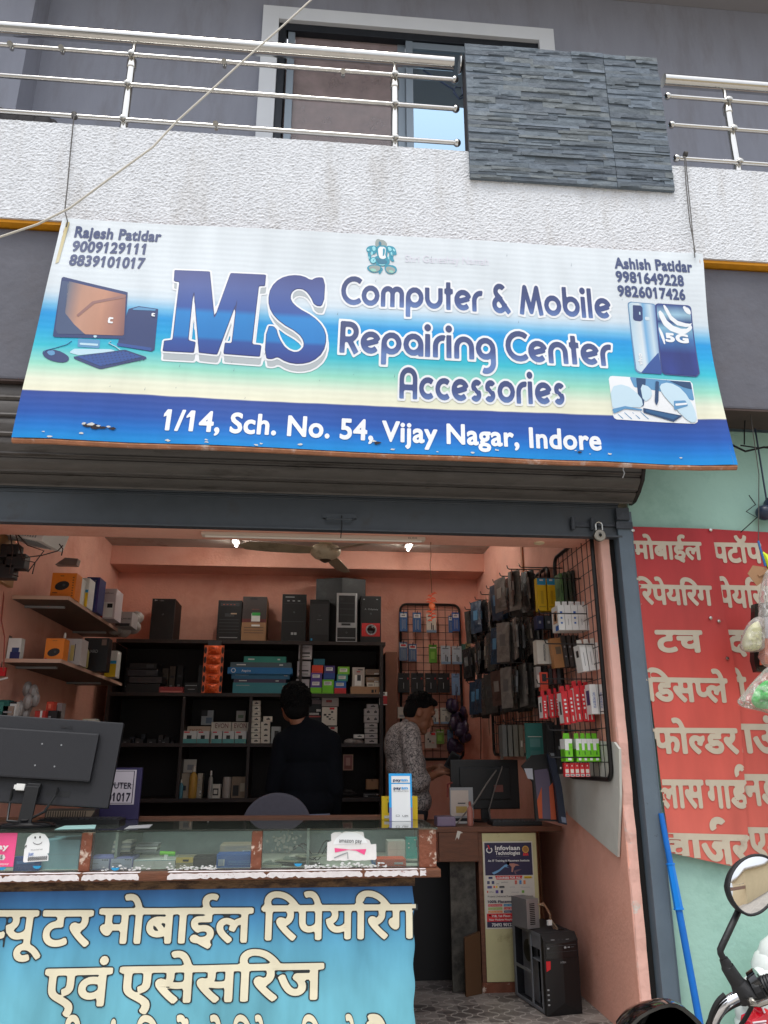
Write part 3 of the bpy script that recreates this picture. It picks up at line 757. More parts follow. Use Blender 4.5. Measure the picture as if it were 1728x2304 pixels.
def sans(txt, p0, p1, hp, m, bold=.04, name='lettering'):
    c, sp = font_cells(txt, bold, .02)
    sign_text(name, c, sp, p0, p1, hp, CAPH, [(0, m, 0, 0)])
sans('1/14, Sch. No. 54, Vijay Nagar, Indore', (356, 928), (1300, 972), 42, M_pw, .03)
for t, p0, p1 in (('Rajesh Patidar', (160, 512), (347, 522)), ('9009129111', (154, 542), (313, 549)), ('8839101017', (148, 572), (311, 580)),
                  ('Ashish Patidar', (1328, 579), (1496, 588)), ('9981649228', (1331, 608), (1478, 618)), ('9826017426', (1335, 639), (1481, 648))):
    sans(t, p0, p1, 22, M_navy)
sans('Shri Ganeshay Namah', (875, 566), (1055, 573), 15, mat('print_faint', K(226, 226, 236), .35), .01)
# the two big slab letters, traced on the sheet
def chaikin(p, k=1, closed=True):
    for _ in range(k):
        q = []
        for i in range(len(p)):
            a, c = p[i], p[(i+1) % len(p)]
            q += [(a[0]*.75+c[0]*.25, a[1]*.75+c[1]*.25), (a[0]*.25+c[0]*.75, a[1]*.25+c[1]*.75)]
        p = q
    return p
Zm = lambda x, y: sgn(x*.5, 441.6+y*.5)      # zoomed view of the board's left half
Mp = [(757,287),(905,293),(926,503),(998,300),(1147,307),(1143,352),(1117,352),(1087,607),(1127,611),(1121,657),(968,645),(974,601),(1003,603),(1027,408),(937,648),(862,640),(838,345),(812,590),(843,597),(836,640),(706,633),(712,592),(748,588),(778,335),(754,332)]
Sp = [(1403,320),(1397,440),(1360,437),(1345,400),(1318,368),(1280,362),(1254,385),(1254,418),(1285,450),(1350,485),(1395,530),(1410,580),(1395,640),(1350,678),(1295,690),(1240,682),(1196,655),(1180,668),(1145,665),(1155,528),(1190,530),(1203,580),(1235,628),(1280,645),(1312,625),(1316,592),(1290,555),(1215,512),(1172,465),(1160,415),(1172,360),(1210,322),(1260,308),(1310,312),(1345,333),(1366,318)]
Mu = [Zm(*p) for p in Mp]; Su = [Zm(*p) for p in Sp]
allp = np.array(Mu+Su); lo, hi = allp.min(0), allp.max(0)
g = SDF(lo[0]-.08, hi[0]+.08, lo[1]-.1, hi[1]+.06, .009); g.loop(Mu); g.loop(chaikin(Su, 1))
dn = SDF(lo[0]-.08, hi[0]+.08, lo[1]-.1, hi[1]+.06, .009); sh_ = [(p[0]+.006, p[1]-.045) for p in Mu]; dn.loop(sh_)
for k in range(1, 5):
    for src in (Mu, chaikin(Su, 1)): dn.loop([(p[0]+.002*k, p[1]-.0105*k) for p in src])
b = MB()
put(b, dn.cells(.012), lambda x, y: sP(x, y, .0016), M_pw); put(b, dn.cells(.002), lambda x, y: sP(x, y, .0024), M_pgrey)
put(b, g.cells(.013), lambda x, y: sP(x, y, .0032), M_pw); put(b, g.cells(.0035), lambda x, y: sP(x, y, .004), mat('print_deep', K(50, 62, 120), .35))
put(b, g.cells(0), lambda x, y: sP(x, y, .0048), g_ms, lambda x, y: ((x-lo[0])/(hi[0]-lo[0]), (y-lo[1])/(hi[1]-lo[1])))
b.build('slab_lettering', None, sign, fixn=False)
# printed pictures
def spoly(b, pts, m, h, Z, k=0, uv=None):
    """a flat printed shape, cut into cells so that it follows the sheet"""
    P = [Z(*p) for p in pts]
    if k: P = chaikin(P, k)
    q = np.array(P); lo, hi = q.min(0), q.max(0)
    st = max(.006, min(.02, max(hi-lo)/40))
    g = SDF(lo[0]-st, hi[0]+st, lo[1]-st, hi[1]+st, st); g.loop(P)
    put(b, g.cells(0, 4), lambda x, y: sP(x, y, h), m, lambda x, y: ((x-lo[0])/(hi[0]-lo[0]), (y-lo[1])/(hi[1]-lo[1])))
p_navy = mat('pic_navy', K(40, 58, 110), .35); p_blue = mat('pic_blue', K(40, 78, 150), .35); p_pale = mat('pic_pale', K(190, 222, 236), .35); p_mid = mat('pic_mid', K(90, 150, 196), .35)
scr = ramp_mat('pic_screen', [(0, K(96, 110, 130)), (.25, K(196, 150, 128)), (.6, K(204, 150, 124)), (.85, K(170, 120, 106)), (1, K(140, 100, 100))], axis='u', streak=.12)
b = MB()
spoly(b, [(555,452),(600,440),(684,452),(668,630),(655,637),(508,612),(512,590)], p_navy, .0016, Zm)
spoly(b, [(560,456),(600,444),(676,454),(672,460)], p_mid, .0024, Zm)
spoly(b, [(505,598),(655,620),(654,634),(508,612)], p_blue, .0024, Zm)
spoly(b, [(268,312),(552,380),(540,582),(228,574)], p_navy, .0024, Zm)
spoly(b, [(294,332),(545,392),(536,568),(368,562),(322,520),(282,470)], scr, .0032, Zm)
spoly(b, [(240,540),(268,330),(300,336),(282,470),(322,520),(368,562),(250,560)], mat('pic_shade', K(66, 84, 120), .35), .0032, Zm)
spoly(b, [(545,392),(400,420),(330,480),(338,488),(410,430),(544,404)], mat('pic_arc', K(150, 110, 104), .35), .004, Zm)
for i, q in enumerate(([(470,488),(492,490),(490,498),(478,497),(476,508),(488,509),(489,500),(490,516),(466,514)], [(656,470),(672,472),(671,477),(662,476),(661,481),(670,482),(671,478),(670,487),(654,485)])):
    spoly(b, q, M_pw, .005, Zm)
spoly(b, [(405,566),(420,567),(419,577),(404,576)], p_pale, .0032, Zm)
spoly(b, [(338,580),(432,586),(430,622),(335,616)], p_mid, .0016, Zm)
spoly(b, [(345,598),(425,603),(424,612),(344,607)], p_pale, .0024, Zm)
spoly(b, [(298,640),(320,624),(478,626),(505,634),(340,652)], p_pale, .0014, Zm)
spoly(b, [(318,658),(540,628),(634,660),(634,668),(438,712),(425,710),(322,668)], p_navy, .002, Zm)
spoly(b, [(330,658),(538,634),(614,660),(436,700)], p_blue, .0028, Zm)
for i in range(5):
    for j in range(12):
        x = 360+j*16+i*20; y = 656-j*1.9+i*9
        spoly(b, [(x,y),(x+9,y-1.2),(x+13,y+3.4),(x+4,y+4.6)], p_navy, .0034, Zm)
spoly(b, [(180,638),(205,626),(250,630),(290,650),(302,668),(285,684),(240,682),(195,664)], p_navy, .002, Zm, 1)
spoly(b, [(200,634),(235,630),(240,650),(215,655)], p_mid, .0028, Zm, 1)
pts = [Zm(x, y) for x, y in ((190,640),(200,630),(240,620),(290,605),(310,590))]
b.tube([sP(s, t, .002) for s, t in pts], .002, p_mid, 4)
pts = [Zm(x, y) for x, y in ((480,592),(470,600),(500,615),(520,630))]
b.tube([sP(s, t, .002) for s, t in pts], .003, p_pale, 4)
b.build('computer_picture', None, sign, fixn=False)
Zr = lambda x, y: sgn(829.5+x*.5, 441.6+y*.5)   # zoomed view of the right half
ph_back = ramp_mat('pic_phone_back', [(0, K(190, 220, 238)), (.35, K(226, 238, 244)), (.5, K(120, 180, 226)), (.75, K(206, 228, 240)), (1, K(60, 120, 190))], axis='u', streak=.08)
ph_front = ramp_mat('pic_phone_front', [(0, K(46, 66, 150)), (.3, K(44, 60, 140)), (.5, K(70, 130, 200)), (.66, K(150, 205, 235)), (.75, K(40, 70, 140)), (.86, K(170, 214, 238)), (1, K(50, 80, 150))], streak=.2)
b = MB()
spoly(b, [(1052,428),(1062,420),(1170,430),(1190,560),(1200,735),(1100,730),(1084,718)], mat('pic_edge', K(96, 140, 180), .35), .0014, Zr)
spoly(b, [(1056,432),(1066,424),(1172,434),(1190,560),(1198,728),(1104,725),(1090,714)], ph_back, .0022, Zr)
spoly(b, [(1074,436),(1108,438),(1116,446),(1117,500),(1106,506),(1082,503),(1075,494)], p_navy, .003, Zr)
spoly(b, [(1100,464),(1106,464),(1107,480),(1101,480)], p_pale, .0038, Zr)
spoly(b, [(1126,486),(1146,487),(1147,502),(1127,501)], mat('pic_flash', K(210, 226, 236), .35), .003, Zr)
spoly(b, [(1110,728),(1140,690),(1185,640),(1200,735)], p_blue, .003, Zr)
spoly(b, [(1170,436),(1180,428),(1315,437),(1326,446),(1364,730),(1350,746),(1210,736),(1196,722)], mat('pic_rim', K(52, 66, 130), .35), .0030, Zr)
spoly(b, [(1176,440),(1184,433),(1312,442),(1321,450),(1358,726),(1346,740),(1214,731),(1202,718)], ph_front, .0038, Zr)
for q in ([(1180,470),(1195,455),(1230,520),(1300,545),(1325,520),(1332,540),(1290,568),(1215,540)], [(1200,436),(1215,436),(1250,500),(1318,520),(1330,510),(1320,535),(1245,520)], [(1182,520),(1210,570),(1215,620),(1190,560)], [(1285,436),(1300,470),(1326,480),(1320,452)]):
    spoly(b, q, M_pw, .0046, Zr, 1)
spoly(b, [(1300,446),(1309,446),(1310,455),(1301,455)], p_navy, .0046, Zr)
b.build('phone_picture', None, sign, fixn=False)
c, sp = font_cells('5G', .06, .04); sign_text('lettering', c, sp, (829.5+1215*.5, 441.6+592*.5), (829.5+1316*.5, 441.6+600*.5), 17, CAPH, [(0, M_pw, 0, 0)], lift=.0056)
b = MB()
c, sp = font_cells('vivo', .03, .05)
(sa, ta), (sb, tb) = Zr(1117, 694), Zr(1112, 644); ex = Vector((sb-sa, tb-ta))/(sp[1]-sp[0]); ey = Vector((-ex.y, ex.x))*.9
put(b, c[0], lambda x, y: sP(sa+ex.x*x+ey.x*y, ta+ex.y*x+ey.y*y, .004), M_pw); b.build('lettering', None, sign, fixn=False)
b = MB()
spoly(b, [(970,750),(980,741),(1322,764),(1332,775),(1356,938),(1345,948),(1000,929),(990,918)], M_pw, .0014, Zr)
hb = mat('hand_pale', K(200, 226, 240), .35); hd = mat('hand_dark', K(28, 66, 110), .35); hm = mat('hand_mid', K(92, 150, 196), .35)
spoly(b, [(1060,746),(1325,768),(1340,850),(1250,820),(1150,800),(1080,790)], hm, .002, Zr)
spoly(b, [(1230,762),(1322,768),(1330,800),(1290,790)], hd, .0028, Zr)
spoly(b, [(1088,750),(1130,754),(1122,870),(1100,880),(1094,800)], hd, .003, Zr)
spoly(b, [(1104,775),(1150,790),(1160,830),(1120,860)], hb, .0036, Zr, 1)
spoly(b, [(974,790),(1040,775),(1110,830),(1120,880),(1060,875),(990,905)], hb, .0036, Zr, 1)
spoly(b, [(985,885),(1040,872),(1100,884),(1118,886),(1112,892),(1040,884),(992,905)], hm, .0042, Zr)
spoly(b, [(1118,880),(1290,914),(1250,940),(1120,900)], hd, .0042, Zr)
spoly(b, [(1130,886),(1272,916),(1248,930),(1130,898)], mat('hand_screen', K(40, 92, 140), .35), .0046, Zr)
spoly(b, [(1172,764),(1186,766),(1184,850),(1176,872),(1168,850)], hd, .0050, Zr)
spoly(b, [(1186,780),(1230,768),(1290,800),(1340,880),(1352,940),(1320,945),(1255,880),(1200,820)], hb, .0046, Zr, 1)
spoly(b, [(1250,850),(1300,848),(1312,872),(1252,890)], hm, .0052, Zr); spoly(b, [(1256,862),(1306,858),(1308,866),(1256,872)], M_pw, .0058, Zr)
for k in range(4): spoly(b, [(1000+k*34, 900-k*2),(1004+k*34, 900-k*2),(1040+k*36, 930),(1034+k*36, 930)], hm, .0022, Zr)
b.build('repair_picture', None, sign, fixn=False)
# small teal seated emblem at the top
Ze = lambda x, y: sgn((780+x*180/1659)/S, (520+y*180/1659)/S)
b = MB()
t1 = mat('emblem_teal', K(40, 150, 176), .35); t2 = mat('emblem_pale', K(150, 222, 232), .35); t3 = mat('emblem_grey', K(152, 164, 160), .35); t4 = mat('emblem_mint', K(150, 208, 190), .35); t5 = mat('emblem_deep', K(50, 122, 150), .35)
spoly(b, [(590,300),(600,190),(650,160),(690,180),(780,190),(850,280),(800,330),(640,330)], t3, .0016, Ze, 1)
for q in ([(400,380),(440,325),(520,300),(610,305),(640,400),(600,470),(560,500),(500,440),(430,450)], [(820,305),(930,310),(1000,350),(1030,430),(1040,500),(960,500),(900,470),(840,430)], [(600,300),(850,300),(850,430),(835,560),(760,605),(670,585),(620,470)],
          [(610,500),(850,520),(900,610),(880,700),(740,740),(620,700),(560,620)], [(430,440),(490,450),(520,560),(470,640),(450,560)], [(880,450),(980,500),(960,560),(1000,640),(930,640),(880,560)], [(470,620),(520,540),(590,545),(630,620),(590,680),(510,680)],
          [(410,745),(520,690),(700,700),(730,770),(690,850),(560,875),(450,830)], [(770,740),(860,700),(1000,720),(1050,800),(1020,870),(920,905),(820,870)], [(690,760),(770,770),(690,905),(655,895)]):
    spoly(b, q, t1, .0022, Ze, 1)
spoly(b, [(645,330),(800,330),(812,420),(795,500),(825,560),(760,588),(695,575),(660,520)], M_pw, .003, Ze, 1)
spoly(b, [(748,370),(790,352),(795,440),(772,520),(742,540),(752,450)], t1, .0036, Ze, 1)
spoly(b, [(660,230),(690,210),(725,260),(715,300),(665,300)], t5, .0028, Ze, 1)
for q in ([(520,325),(590,318),(605,400),(545,430)], [(840,325),(900,335),(950,400),(880,430)], [(415,385),(465,360),(480,415),(430,420)], [(950,350),(1000,390),(1015,440),(960,420)], [(500,430),(545,420),(540,500),(505,515)], [(900,430),(945,440),(955,530),(925,520)], [(840,530),(880,525),(890,600),(865,600)], [(440,520),(470,520),(480,600),(455,580)]):
    spoly(b, q, t2, .003, Ze, 1)
spoly(b, [(490,610),(525,555),(580,560),(612,620),(580,665),(515,668)], t2, .003, Ze, 1); spoly(b, [(535,625),(575,575),(585,585),(548,640)], t1, .0036, Ze)
spoly(b, [(600,545),(700,600),(820,600),(850,670),(740,700),(630,660)], t5, .003, Ze, 1); spoly(b, [(630,680),(720,700),(830,690),(780,722),(700,722)], t2, .0036, Ze, 1)
for k in range(4): spoly(b, [(860+k*22,680),(872+k*22,680),(876+k*22,722),(866+k*22,722)], t2, .0036, Ze)
spoly(b, [(440,760),(520,715),(680,725),(705,785),(640,850),(530,858)], t3, .003, Ze, 1); spoly(b, [(795,770),(865,730),(985,765),(1020,830),(950,890),(840,862)], t3, .003, Ze, 1)
spoly(b, [(460,795),(560,775),(640,830),(545,852)], t4, .0036, Ze, 1); spoly(b, [(840,825),(920,812),(990,850),(935,882)], t4, .0036, Ze, 1)
b.build('emblem', None, sign, fixn=False)
# wear: torn and scuffed spots of the lower edge, scratches, ribs of the hem
b = MB(); random.seed(3)
tear = mat('tear_pale', K(214, 214, 210), .8); tdark = mat('tear_dark', C(40, 30, 34), .8)
def blot(s, t, r, m, h):
    n = 9; P = [(s+r*random.uniform(.5, 1.5)*math.cos(6.28*i/n)*1.6, t+r*random.uniform(.4, 1)*math.sin(6.28*i/n)) for i in range(n)]
    b.poly([sP(a, c, h) for a, c in P], m)
for i in range(16): blot(random.uniform(.1, 3.5), random.uniform(.006, .04), random.uniform(.003, .009), tear, .0026+.00002*i)
for (x, y, r) in ((190, 919, .012), (205, 921, .018), (222, 924, .010), (243, 926, .010), (816, 957, .012), (1252, 977, .006)):
    s, t = sgn(x, y); blot(s, t, r, tdark, .0036); blot(s-.02, t+.008, r*.6, tear, .0040)
for i in range(30):
    s, t = random.uniform(.4, 3.4), random.uniform(.25, 1.2); q = random.uniform(.008, .03)
    b.poly([sP(s, t, .006+.00003*i), sP(s+.0025, t, .006+.00003*i), sP(s+.004, t+q, .006+.00003*i)], mat('scratch', K(90, 110, 130), .6))
b.build('wear_marks', None, sign, fixn=False)
b = MB(); st = ramp_mat('rust_streak', [(0, K(200, 182, 120)), (1, K(222, 214, 180))], streak=.2)
s, t = sgn(146, 480)
b.add([sP(s-.006, t, .0025), sP(s+.012, t, .0025), sP(s+.004, t-.26, .0025), sP(s-.012, t-.27, .0025)], [[0, 1, 2, 3]], st, [(0, 0), (0, 0), (0, 1), (0, 1)])
b.build('rust_streak', None, sign, fixn=False)
# the wires it hangs from
b = MB(); b.tube([at(160, 250, Y=-.24), at(159, 258, Y=-.318), at(152, 330, Y=-.322), at(146, 400, Y=-.345), at(140, 455, Y=-.372), at(146, 478, Y=-.385), at(143, 490, Y=-.388)], .0035, n=6); b.tube([at(160, 245, Y=-.235), at(161, 255, Y=-.235)], .017, n=8)
b.build('hanging_wire', M_wire, label='thin wire from the left balcony rail to the name board corner', cat='wire', group='wires holding the name board')
b = MB(); b.tube([at(1478, 338, Y=-.24), at(1479, 350, Y=-.318), at(1482, 400, Y=-.322), at(1490, 480, Y=-.34), at(1502, 545, Y=-.375)], .003, n=6); b.tube([at(1480, 338, Y=-.245), at(1482, 350, Y=-.32), at(1488, 420, Y=-.326), at(1494, 480, Y=-.345), at(1501, 556, Y=-.378)], .003, n=6)
b.tube([at(1477, 333, Y=-.235), at(1484, 334, Y=-.235)], .018, n=8)
b.build('hanging_wire', M_wire, label='doubled wire from the right balcony rail end to the name board corner', cat='wire', group='wires holding the name board')

# ------------------------------------------------------------------ goods helpers
def cm(r, g, b, rough=.5):
    return mat('card_%02x%02x%02x' % (r, g, b) if rough == .5 else 'film_%02x%02x%02x' % (r, g, b), C(r, g, b), rough, var=.06, vscale=12)
WHITE, OFFW, KRAFT, BLK, DGREY, LGREY = cm(222, 222, 218), cm(206, 200, 188), cm(160, 120, 84), cm(18, 18, 20), cm(56, 57, 60), cm(150, 152, 154)
RED, GREENL, BLUE, NAVY, ORANGE, YELLOW, TEAL, PURPLE, CYAN = cm(200, 28, 38), cm(112, 196, 30), cm(34, 96, 170), cm(32, 40, 96), cm(226, 124, 22), cm(226, 188, 26), cm(30, 150, 140), cm(84, 62, 140), cm(40, 150, 200)
def prints_on(b, x0, x1, z0, z1, y, prints, texts=()):
    for i, (u0, v0, u1, v1, m) in enumerate(prints):
        q = y-.0006*(i+1)
        X = lambda u: x0+(x1-x0)*u
        Zz = lambda v: z0+(z1-z0)*v
        b.poly([(X(u0), q, Zz(v0)), (X(u1), q, Zz(v0)), (X(u1), q, Zz(v1)), (X(u0), q, Zz(v1))], m)
    for (t, u0, v0, u1, hf, m) in texts:
        text_at(b, t, (x0+(x1-x0)*u0, y-.004, z0+(z1-z0)*v0), ((x1-x0)*(u1-u0), 0, 0), (0, 0, (z1-z0)*hf), m)
def carton(label, px, Y, depth, m, prints=(), texts=(), z0=None, name='product_box', cat='box', group=None, side=None, ymin=None):
    x0, x1, za, zb = rect(*px, Y)
    if z0 is not None: zb += z0-za; za = z0
    b = MB(); b.box((x0, Y, za), (x1, Y+depth, zb), m)
    if side: b.poly([(x0-.0006, Y+.001, za+.001), (x0-.0006, Y+depth-.001, za+.001), (x0-.0006, Y+depth-.001, zb-.001), (x0-.0006, Y+.001, zb-.001)], side)
    if not prints and not texts and name == 'product_box':
        rp_ = random.Random(label); k_ = rp_.choice((LGREY, DGREY, OFFW))
        prints = [(.12, .7, rp_.uniform(.5, .85), .78, k_), (.12, .52, rp_.uniform(.4, .8), .56, k_), (.12, .42, rp_.uniform(.4, .8), .45, k_), (.6, .1, .9, .3, WHITE), (.64, .14, .86, .2, BLK)]
    prints_on(b, x0, x1, za, zb, Y, prints, texts)
    return b.build(name, None, label=label, cat=cat, group=group)
def bottle(label, px, Y, z0, m, mcap, name='bottle', cat='bottle', pump=False):
    x0, x1, za, zb = rect(*px, Y); h = zb-za; r = (x1-x0)/2; xc = (x0+x1)/2; c = (xc, Y, z0)
    t = thing(name, label, cat, c)
    b = MB(); b.lathe([(r*.9, 0), (r, .01), (r, h*.62), (r*.85, h*.72), (r*.4, h*.8), (r*.4, h*.84)], c, 'Z', 16); b.build('bottle_body', m, t, smooth=True)
    b = MB(); b.lathe([(r*.46, h*.83), (r*.46, h*.93), (r*.3, h), (0, h)], c, 'Z', 12)
    if pump: b.box((xc-r*.2, Y-r*1.2, z0+h*.93), (xc+r*.2, Y, z0+h*.985))
    b.build('bottle_cap', mcap, t, smooth=True); return t

# ------------------------------------------------------------------ dark shelving on the back wall
YS = 2.85
ZS = [2.278, 1.827, 1.414, .977]
su = thing('shelf_unit', 'tall dark brown shelving unit across the back wall of the shop', 'shelves', (-.5, 3.05, 0))
sx0, sx1 = -1.70, .617
for i, z in enumerate(ZS): MB().box((sx0, YS, z-.03), (sx1+(.02 if i == 0 else 0), 3.27, z)).build('shelf_board', M_shelf, su, bevel=.002)
MB().box((sx0, YS+.01, .10), (sx1-.04, 3.27, .13)).build('shelf_board', M_shelf, su)
MB().box((sx1-.03, YS+.004, 0), (sx1, 3.27, ZS[0]-.031)).build('side_panel', M_shelf, su)
MB().box((sx0-.03, YS+.004, 0), (sx0-.001, 3.27, ZS[0]-.031)).build('side_panel', M_shelf, su)
MB().box((sx0, 3.272, 0), (sx1, 3.285, ZS[0])).build('back_panel', M_shelfb, su)
for px, z0, z1 in ((395, ZS[3], ZS[1]), (540, ZS[3], ZS[1]), (646, ZS[1], ZS[0])):
    x = at(px, 1550, Y=YS).x; MB().box((x-.012, YS+.006, z0+.001), (x+.012, 3.265, z1-.031)).build('divider', M_shelf, su)
x = at(745, 1400, Y=YS).x
# brown pillar strip between shelves and grid
MB().box((sx1+.024, 2.9, 0), (sx1+.13, 3.29, 2.2)).build('wood_post', mat('post_brown', C(120, 74, 54), .6, var=.2, vscale=5), label='brown wooden upright between the shelving and the hanging grid', cat='post', bevel=.004)
# computer cases on the top shelf
def tower(label, px, Y, depth, z0, style):
    x0, x1, za, zb = rect(*px, Y); zb += z0-za; za = z0; w, h = x1-x0, zb-za
    t = thing('computer_case', label, 'computer', ((x0+x1)/2, Y+depth/2, za), 'computer cases along the top shelf')
    MB().box((x0, Y+.02, za+.012), (x1, Y+depth, zb)).build('case_body', mat('case_black', C(12, 12, 13), .55, 0, spec=.3), t, bevel=.003)
    b = MB(); b.box((x0-.001, Y, za+.006), (x1+.001, Y+.021, zb+.001)); b.build('front_panel', mat('silver_plastic', C(176, 178, 180), .3, .5) if style == 'silver' else M_black, t, bevel=.004)
    b = MB(); q = Y-.0008
    def pr(u0, v0, u1, v1, m, d=0): b.poly([(x0+w*u0, q-d, za+h*v0), (x0+w*u1, q-d, za+h*v0), (x0+w*u1, q-d, za+h*v1), (x0+w*u0, q-d, za+h*v1)], m)
    if style == 'silver':
        pr(.1, .40, .9, .95, BLK); pr(.2, .34, .72, .40, LGREY, .001); pr(.05, .03, .95, .30, BLK)
        for k in range(3): pr(.14, .55+.12*k, .86, .56+.12*k, DGREY, .001)
        pr(.05, .09, .92, .105, LGREY, .001); pr(.25, .345, .68, .385, BLK, .002)
    elif style == 'red':
        pr(.06, .14, .95, .42, cm(190, 34, 34)); text_at(b, 'Odyssey', (x0+w*.36, q-.003, za+h*.70), (w*.5, 0, 0), (0, 0, h*.035), LGREY)
        text_at(b, 'A', (x0+w*.2, q-.003, za+h*.70), (w*.08, 0, 0), (0, 0, h*.035), LGREY)
        for k in range(2): pr(.12+.65*k, .92, .2+.65*k, .94, LGREY, .001)
    elif style == 'handle':
        pr(.1, .86, .9, .94, DGREY); pr(.12, .08, .88, .10, LGREY, .001); pr(.3, .60, .7, .68, DGREY)
        pr(.55, .66, .8, .69, cm(200, 170, 140), .001)
        for k in range(5): pr(.08, .2+.08*k, .92, .215+.08*k, DGREY)
        for k in range(4): pr(.2+.15*k, .89, .27+.15*k, .905, cm(200, 90, 60), .001)
    elif style == 'slim':
        pr(.04, .18, .96, .90, cm(38, 37, 39)); pr(.04, .02, .96, .16, BLK, .001); pr(.08, .04, .16, .09, CYAN, .002)
        text_at(b, 'intex', (x0+w*.38, q-.003, za+h*.52), (w*.26, 0, 0), (0, 0, h*.02), LGREY)
    elif style == 'office':
        pr(.12, .93, .5, .95, LGREY)
        for k in range(3): pr(.2+.22*k, .85, .3+.22*k, .87, LGREY)
        pr(.4, .15, .5, .2, LGREY); pr(.53, .15, .63, .2, LGREY); pr(.05, .42, .95, .43, DGREY); pr(.05, .80, .95, .805, DGREY); pr(.3, .03, .8, .035, DGREY)
    else:
        b.poly([(x0+w*.1, q, zb-h*.02), (x0+w*.1, q, zb-h*.06), (x0+w*.25, q, zb-h*.04)], LGREY); text_at(b, '-dn', (x0+w*.3, q, zb-h*.06), (w*.2, 0, 0), (0, 0, h*.03), LGREY)
    if b.v: b.build('front_details', None, t, fixn=False)
    if style == 'red':
        c = (x0+w*.52, Y-.001, za+h*.28); b = MB(); b.lathe([(w*.20, 0), (w*.25, -.006), (w*.27, -.002), (w*.27, 0)], c, 'Y', 24); b.build('dial_ring', LGREY, t, smooth=True)
        b = MB(); b.lathe([(0, -.004), (w*.12, -.008), (w*.2, -.001)], c, 'Y', 20); b.build('dial', mat('gloss_black', C(30, 18, 18), .12), t, smooth=True)
    b = MB(); b.lathe([(0, -.004), (.008, -.004), (.009, 0)], (x0+w*.5, Y-.0005, za+h*(.62 if style != 'silver' else .2)), 'Y', 12); b.build('power_button', DGREY, t)
    return t
zt = ZS[0]
tower('plain black computer case alone at the left end of the top shelf', (326, 1290, 376, 1380), 2.92, .34, zt, 'plain')
tower('black computer case with ribbed front beside the cardboard carton', (470, 1292, 521, 1380), 2.92, .33, zt, 'handle')
tower('wide black office computer case right of the cardboard carton', (609, 1277, 661, 1380), 2.92, .33, zt, 'office')
tower('slim dark grey computer case below the big dark cabinet', (669, 1288, 711, 1380), 2.92, .3, zt, 'slim')
tower('computer case with silver upper front on the top shelf', (727, 1273, 771, 1380), 2.92, .33, zt, 'silver')
tower('black computer case with red band and round dial', (779, 1279, 823, 1380), 2.92, .33, zt, 'red')
x0, x1, za, zb = rect(523, 1286, 590, 1382, 2.9)
b = MB(); b.box((x0, 2.9, zt), (x1-.06, 3.24, zt+(zb-za)), KRAFT)
prints_on(b, x0, x1-.06, zt, zt+zb-za, 2.9, [(.0, .5, 1, 1, cm(58, 48, 46)), (0, .42, 1, .5, cm(96, 34, 34)), (.38, .44, .74, .62, WHITE), (.4, .57, .74, .64, cm(40, 150, 60)), (.1, .3, .9, .31, DGREY), (.1, .24, .9, .25, DGREY), (.1, .18, .9, .19, DGREY), (.4, .33, .75, .37, WHITE), (.3, .93, .6, .97, BLK)], [('zebronics', .38, .7, .7, .03, cm(150, 80, 70))])
b.build('carton', None, label='brown cardboard carton with dark upper half and white green sticker', cat='carton')
# dark angular cabinet behind the cases
cz = zt+.27; pm_ = mat('grimy_black', C(24, 25, 27), .5, var=.5, vscale=9, stain=C(52, 55, 56), sscale=6)
P = [at(683, 1262, Y=3.0), at(735, 1240, Y=2.93), at(790, 1250, Y=3.05)]
b = MB(); foot = [(P[0].x, 3.06), (P[1].x+.02, 2.985), (P[2].x, 3.05), (P[2].x-.05, 3.26), (P[0].x+.04, 3.26)]
b.prism([(x, y, zt+.20 if False else zt) for x, y in foot], (0, 0, P[1].z-zt-.02), pm_)
b.build('speaker_cabinet', pm_, label='tall grimy black cabinet standing behind the slim computer case', cat='cabinet', bevel=.004)
# second shelf
z2 = ZS[1]
for i, (px, m, lab) in enumerate((((272, 1466, 345, 1493), BLK, 'flat black laptop at the bottom of the stack in the left corner of the shelves'), ((280, 1447, 350, 1466), cm(52, 48, 50), 'dark grey laptop in the middle of the stack in the left corner of the shelves'),
                                 ((276, 1428, 342, 1447), cm(38, 38, 44), 'dark laptop with pale label strip near the top of its stack'), ((282, 1412, 340, 1428), BLK, 'thin black laptop topmost of the stack in the left corner'))):
    x0, x1, za, zb = rect(*px, 2.94); zz_ = z2+[0, .085, .145, .205][i]
    b = MB(); b.box((x0, 2.94, zz_), (x1, 3.2, zz_+[.08, .055, .055, .05][i]), m); prints_on(b, x0, x1, zz_, zz_+.05, 2.94, [(.62, .2, .9, .8, DGREY)] if i > 1 else [])
    b.build('stacked_laptop', None, label=lab, cat='laptop', bevel=.004)
carton('flat dark red box at the front of the laptop stack', (344, 1480, 396, 1493), 2.9, .2, cm(150, 50, 52), [(.05, .1, .95, .35, cm(200, 120, 110))], z0=z2)
carton('small black device with two pale slots on the second shelf', (399, 1470, 427, 1493), 2.92, .2, BLK, [(.05, .7, .95, .76, LGREY), (.25, .35, .8, .4, LGREY)], z0=z2, cat='device', name='power_adapter')
carton('black slotted device half behind the orange sachet strip', (428, 1432, 462, 1493), 2.95, .2, BLK, [(.3, .85, .7, .88, LGREY), (.3, .75, .8, .78, LGREY), (.4, .5, .9, .52, LGREY), (.4, .35, .9, .37, LGREY), (.4, .15, .9, .17, LGREY)], z0=z2, cat='device', name='power_adapter')
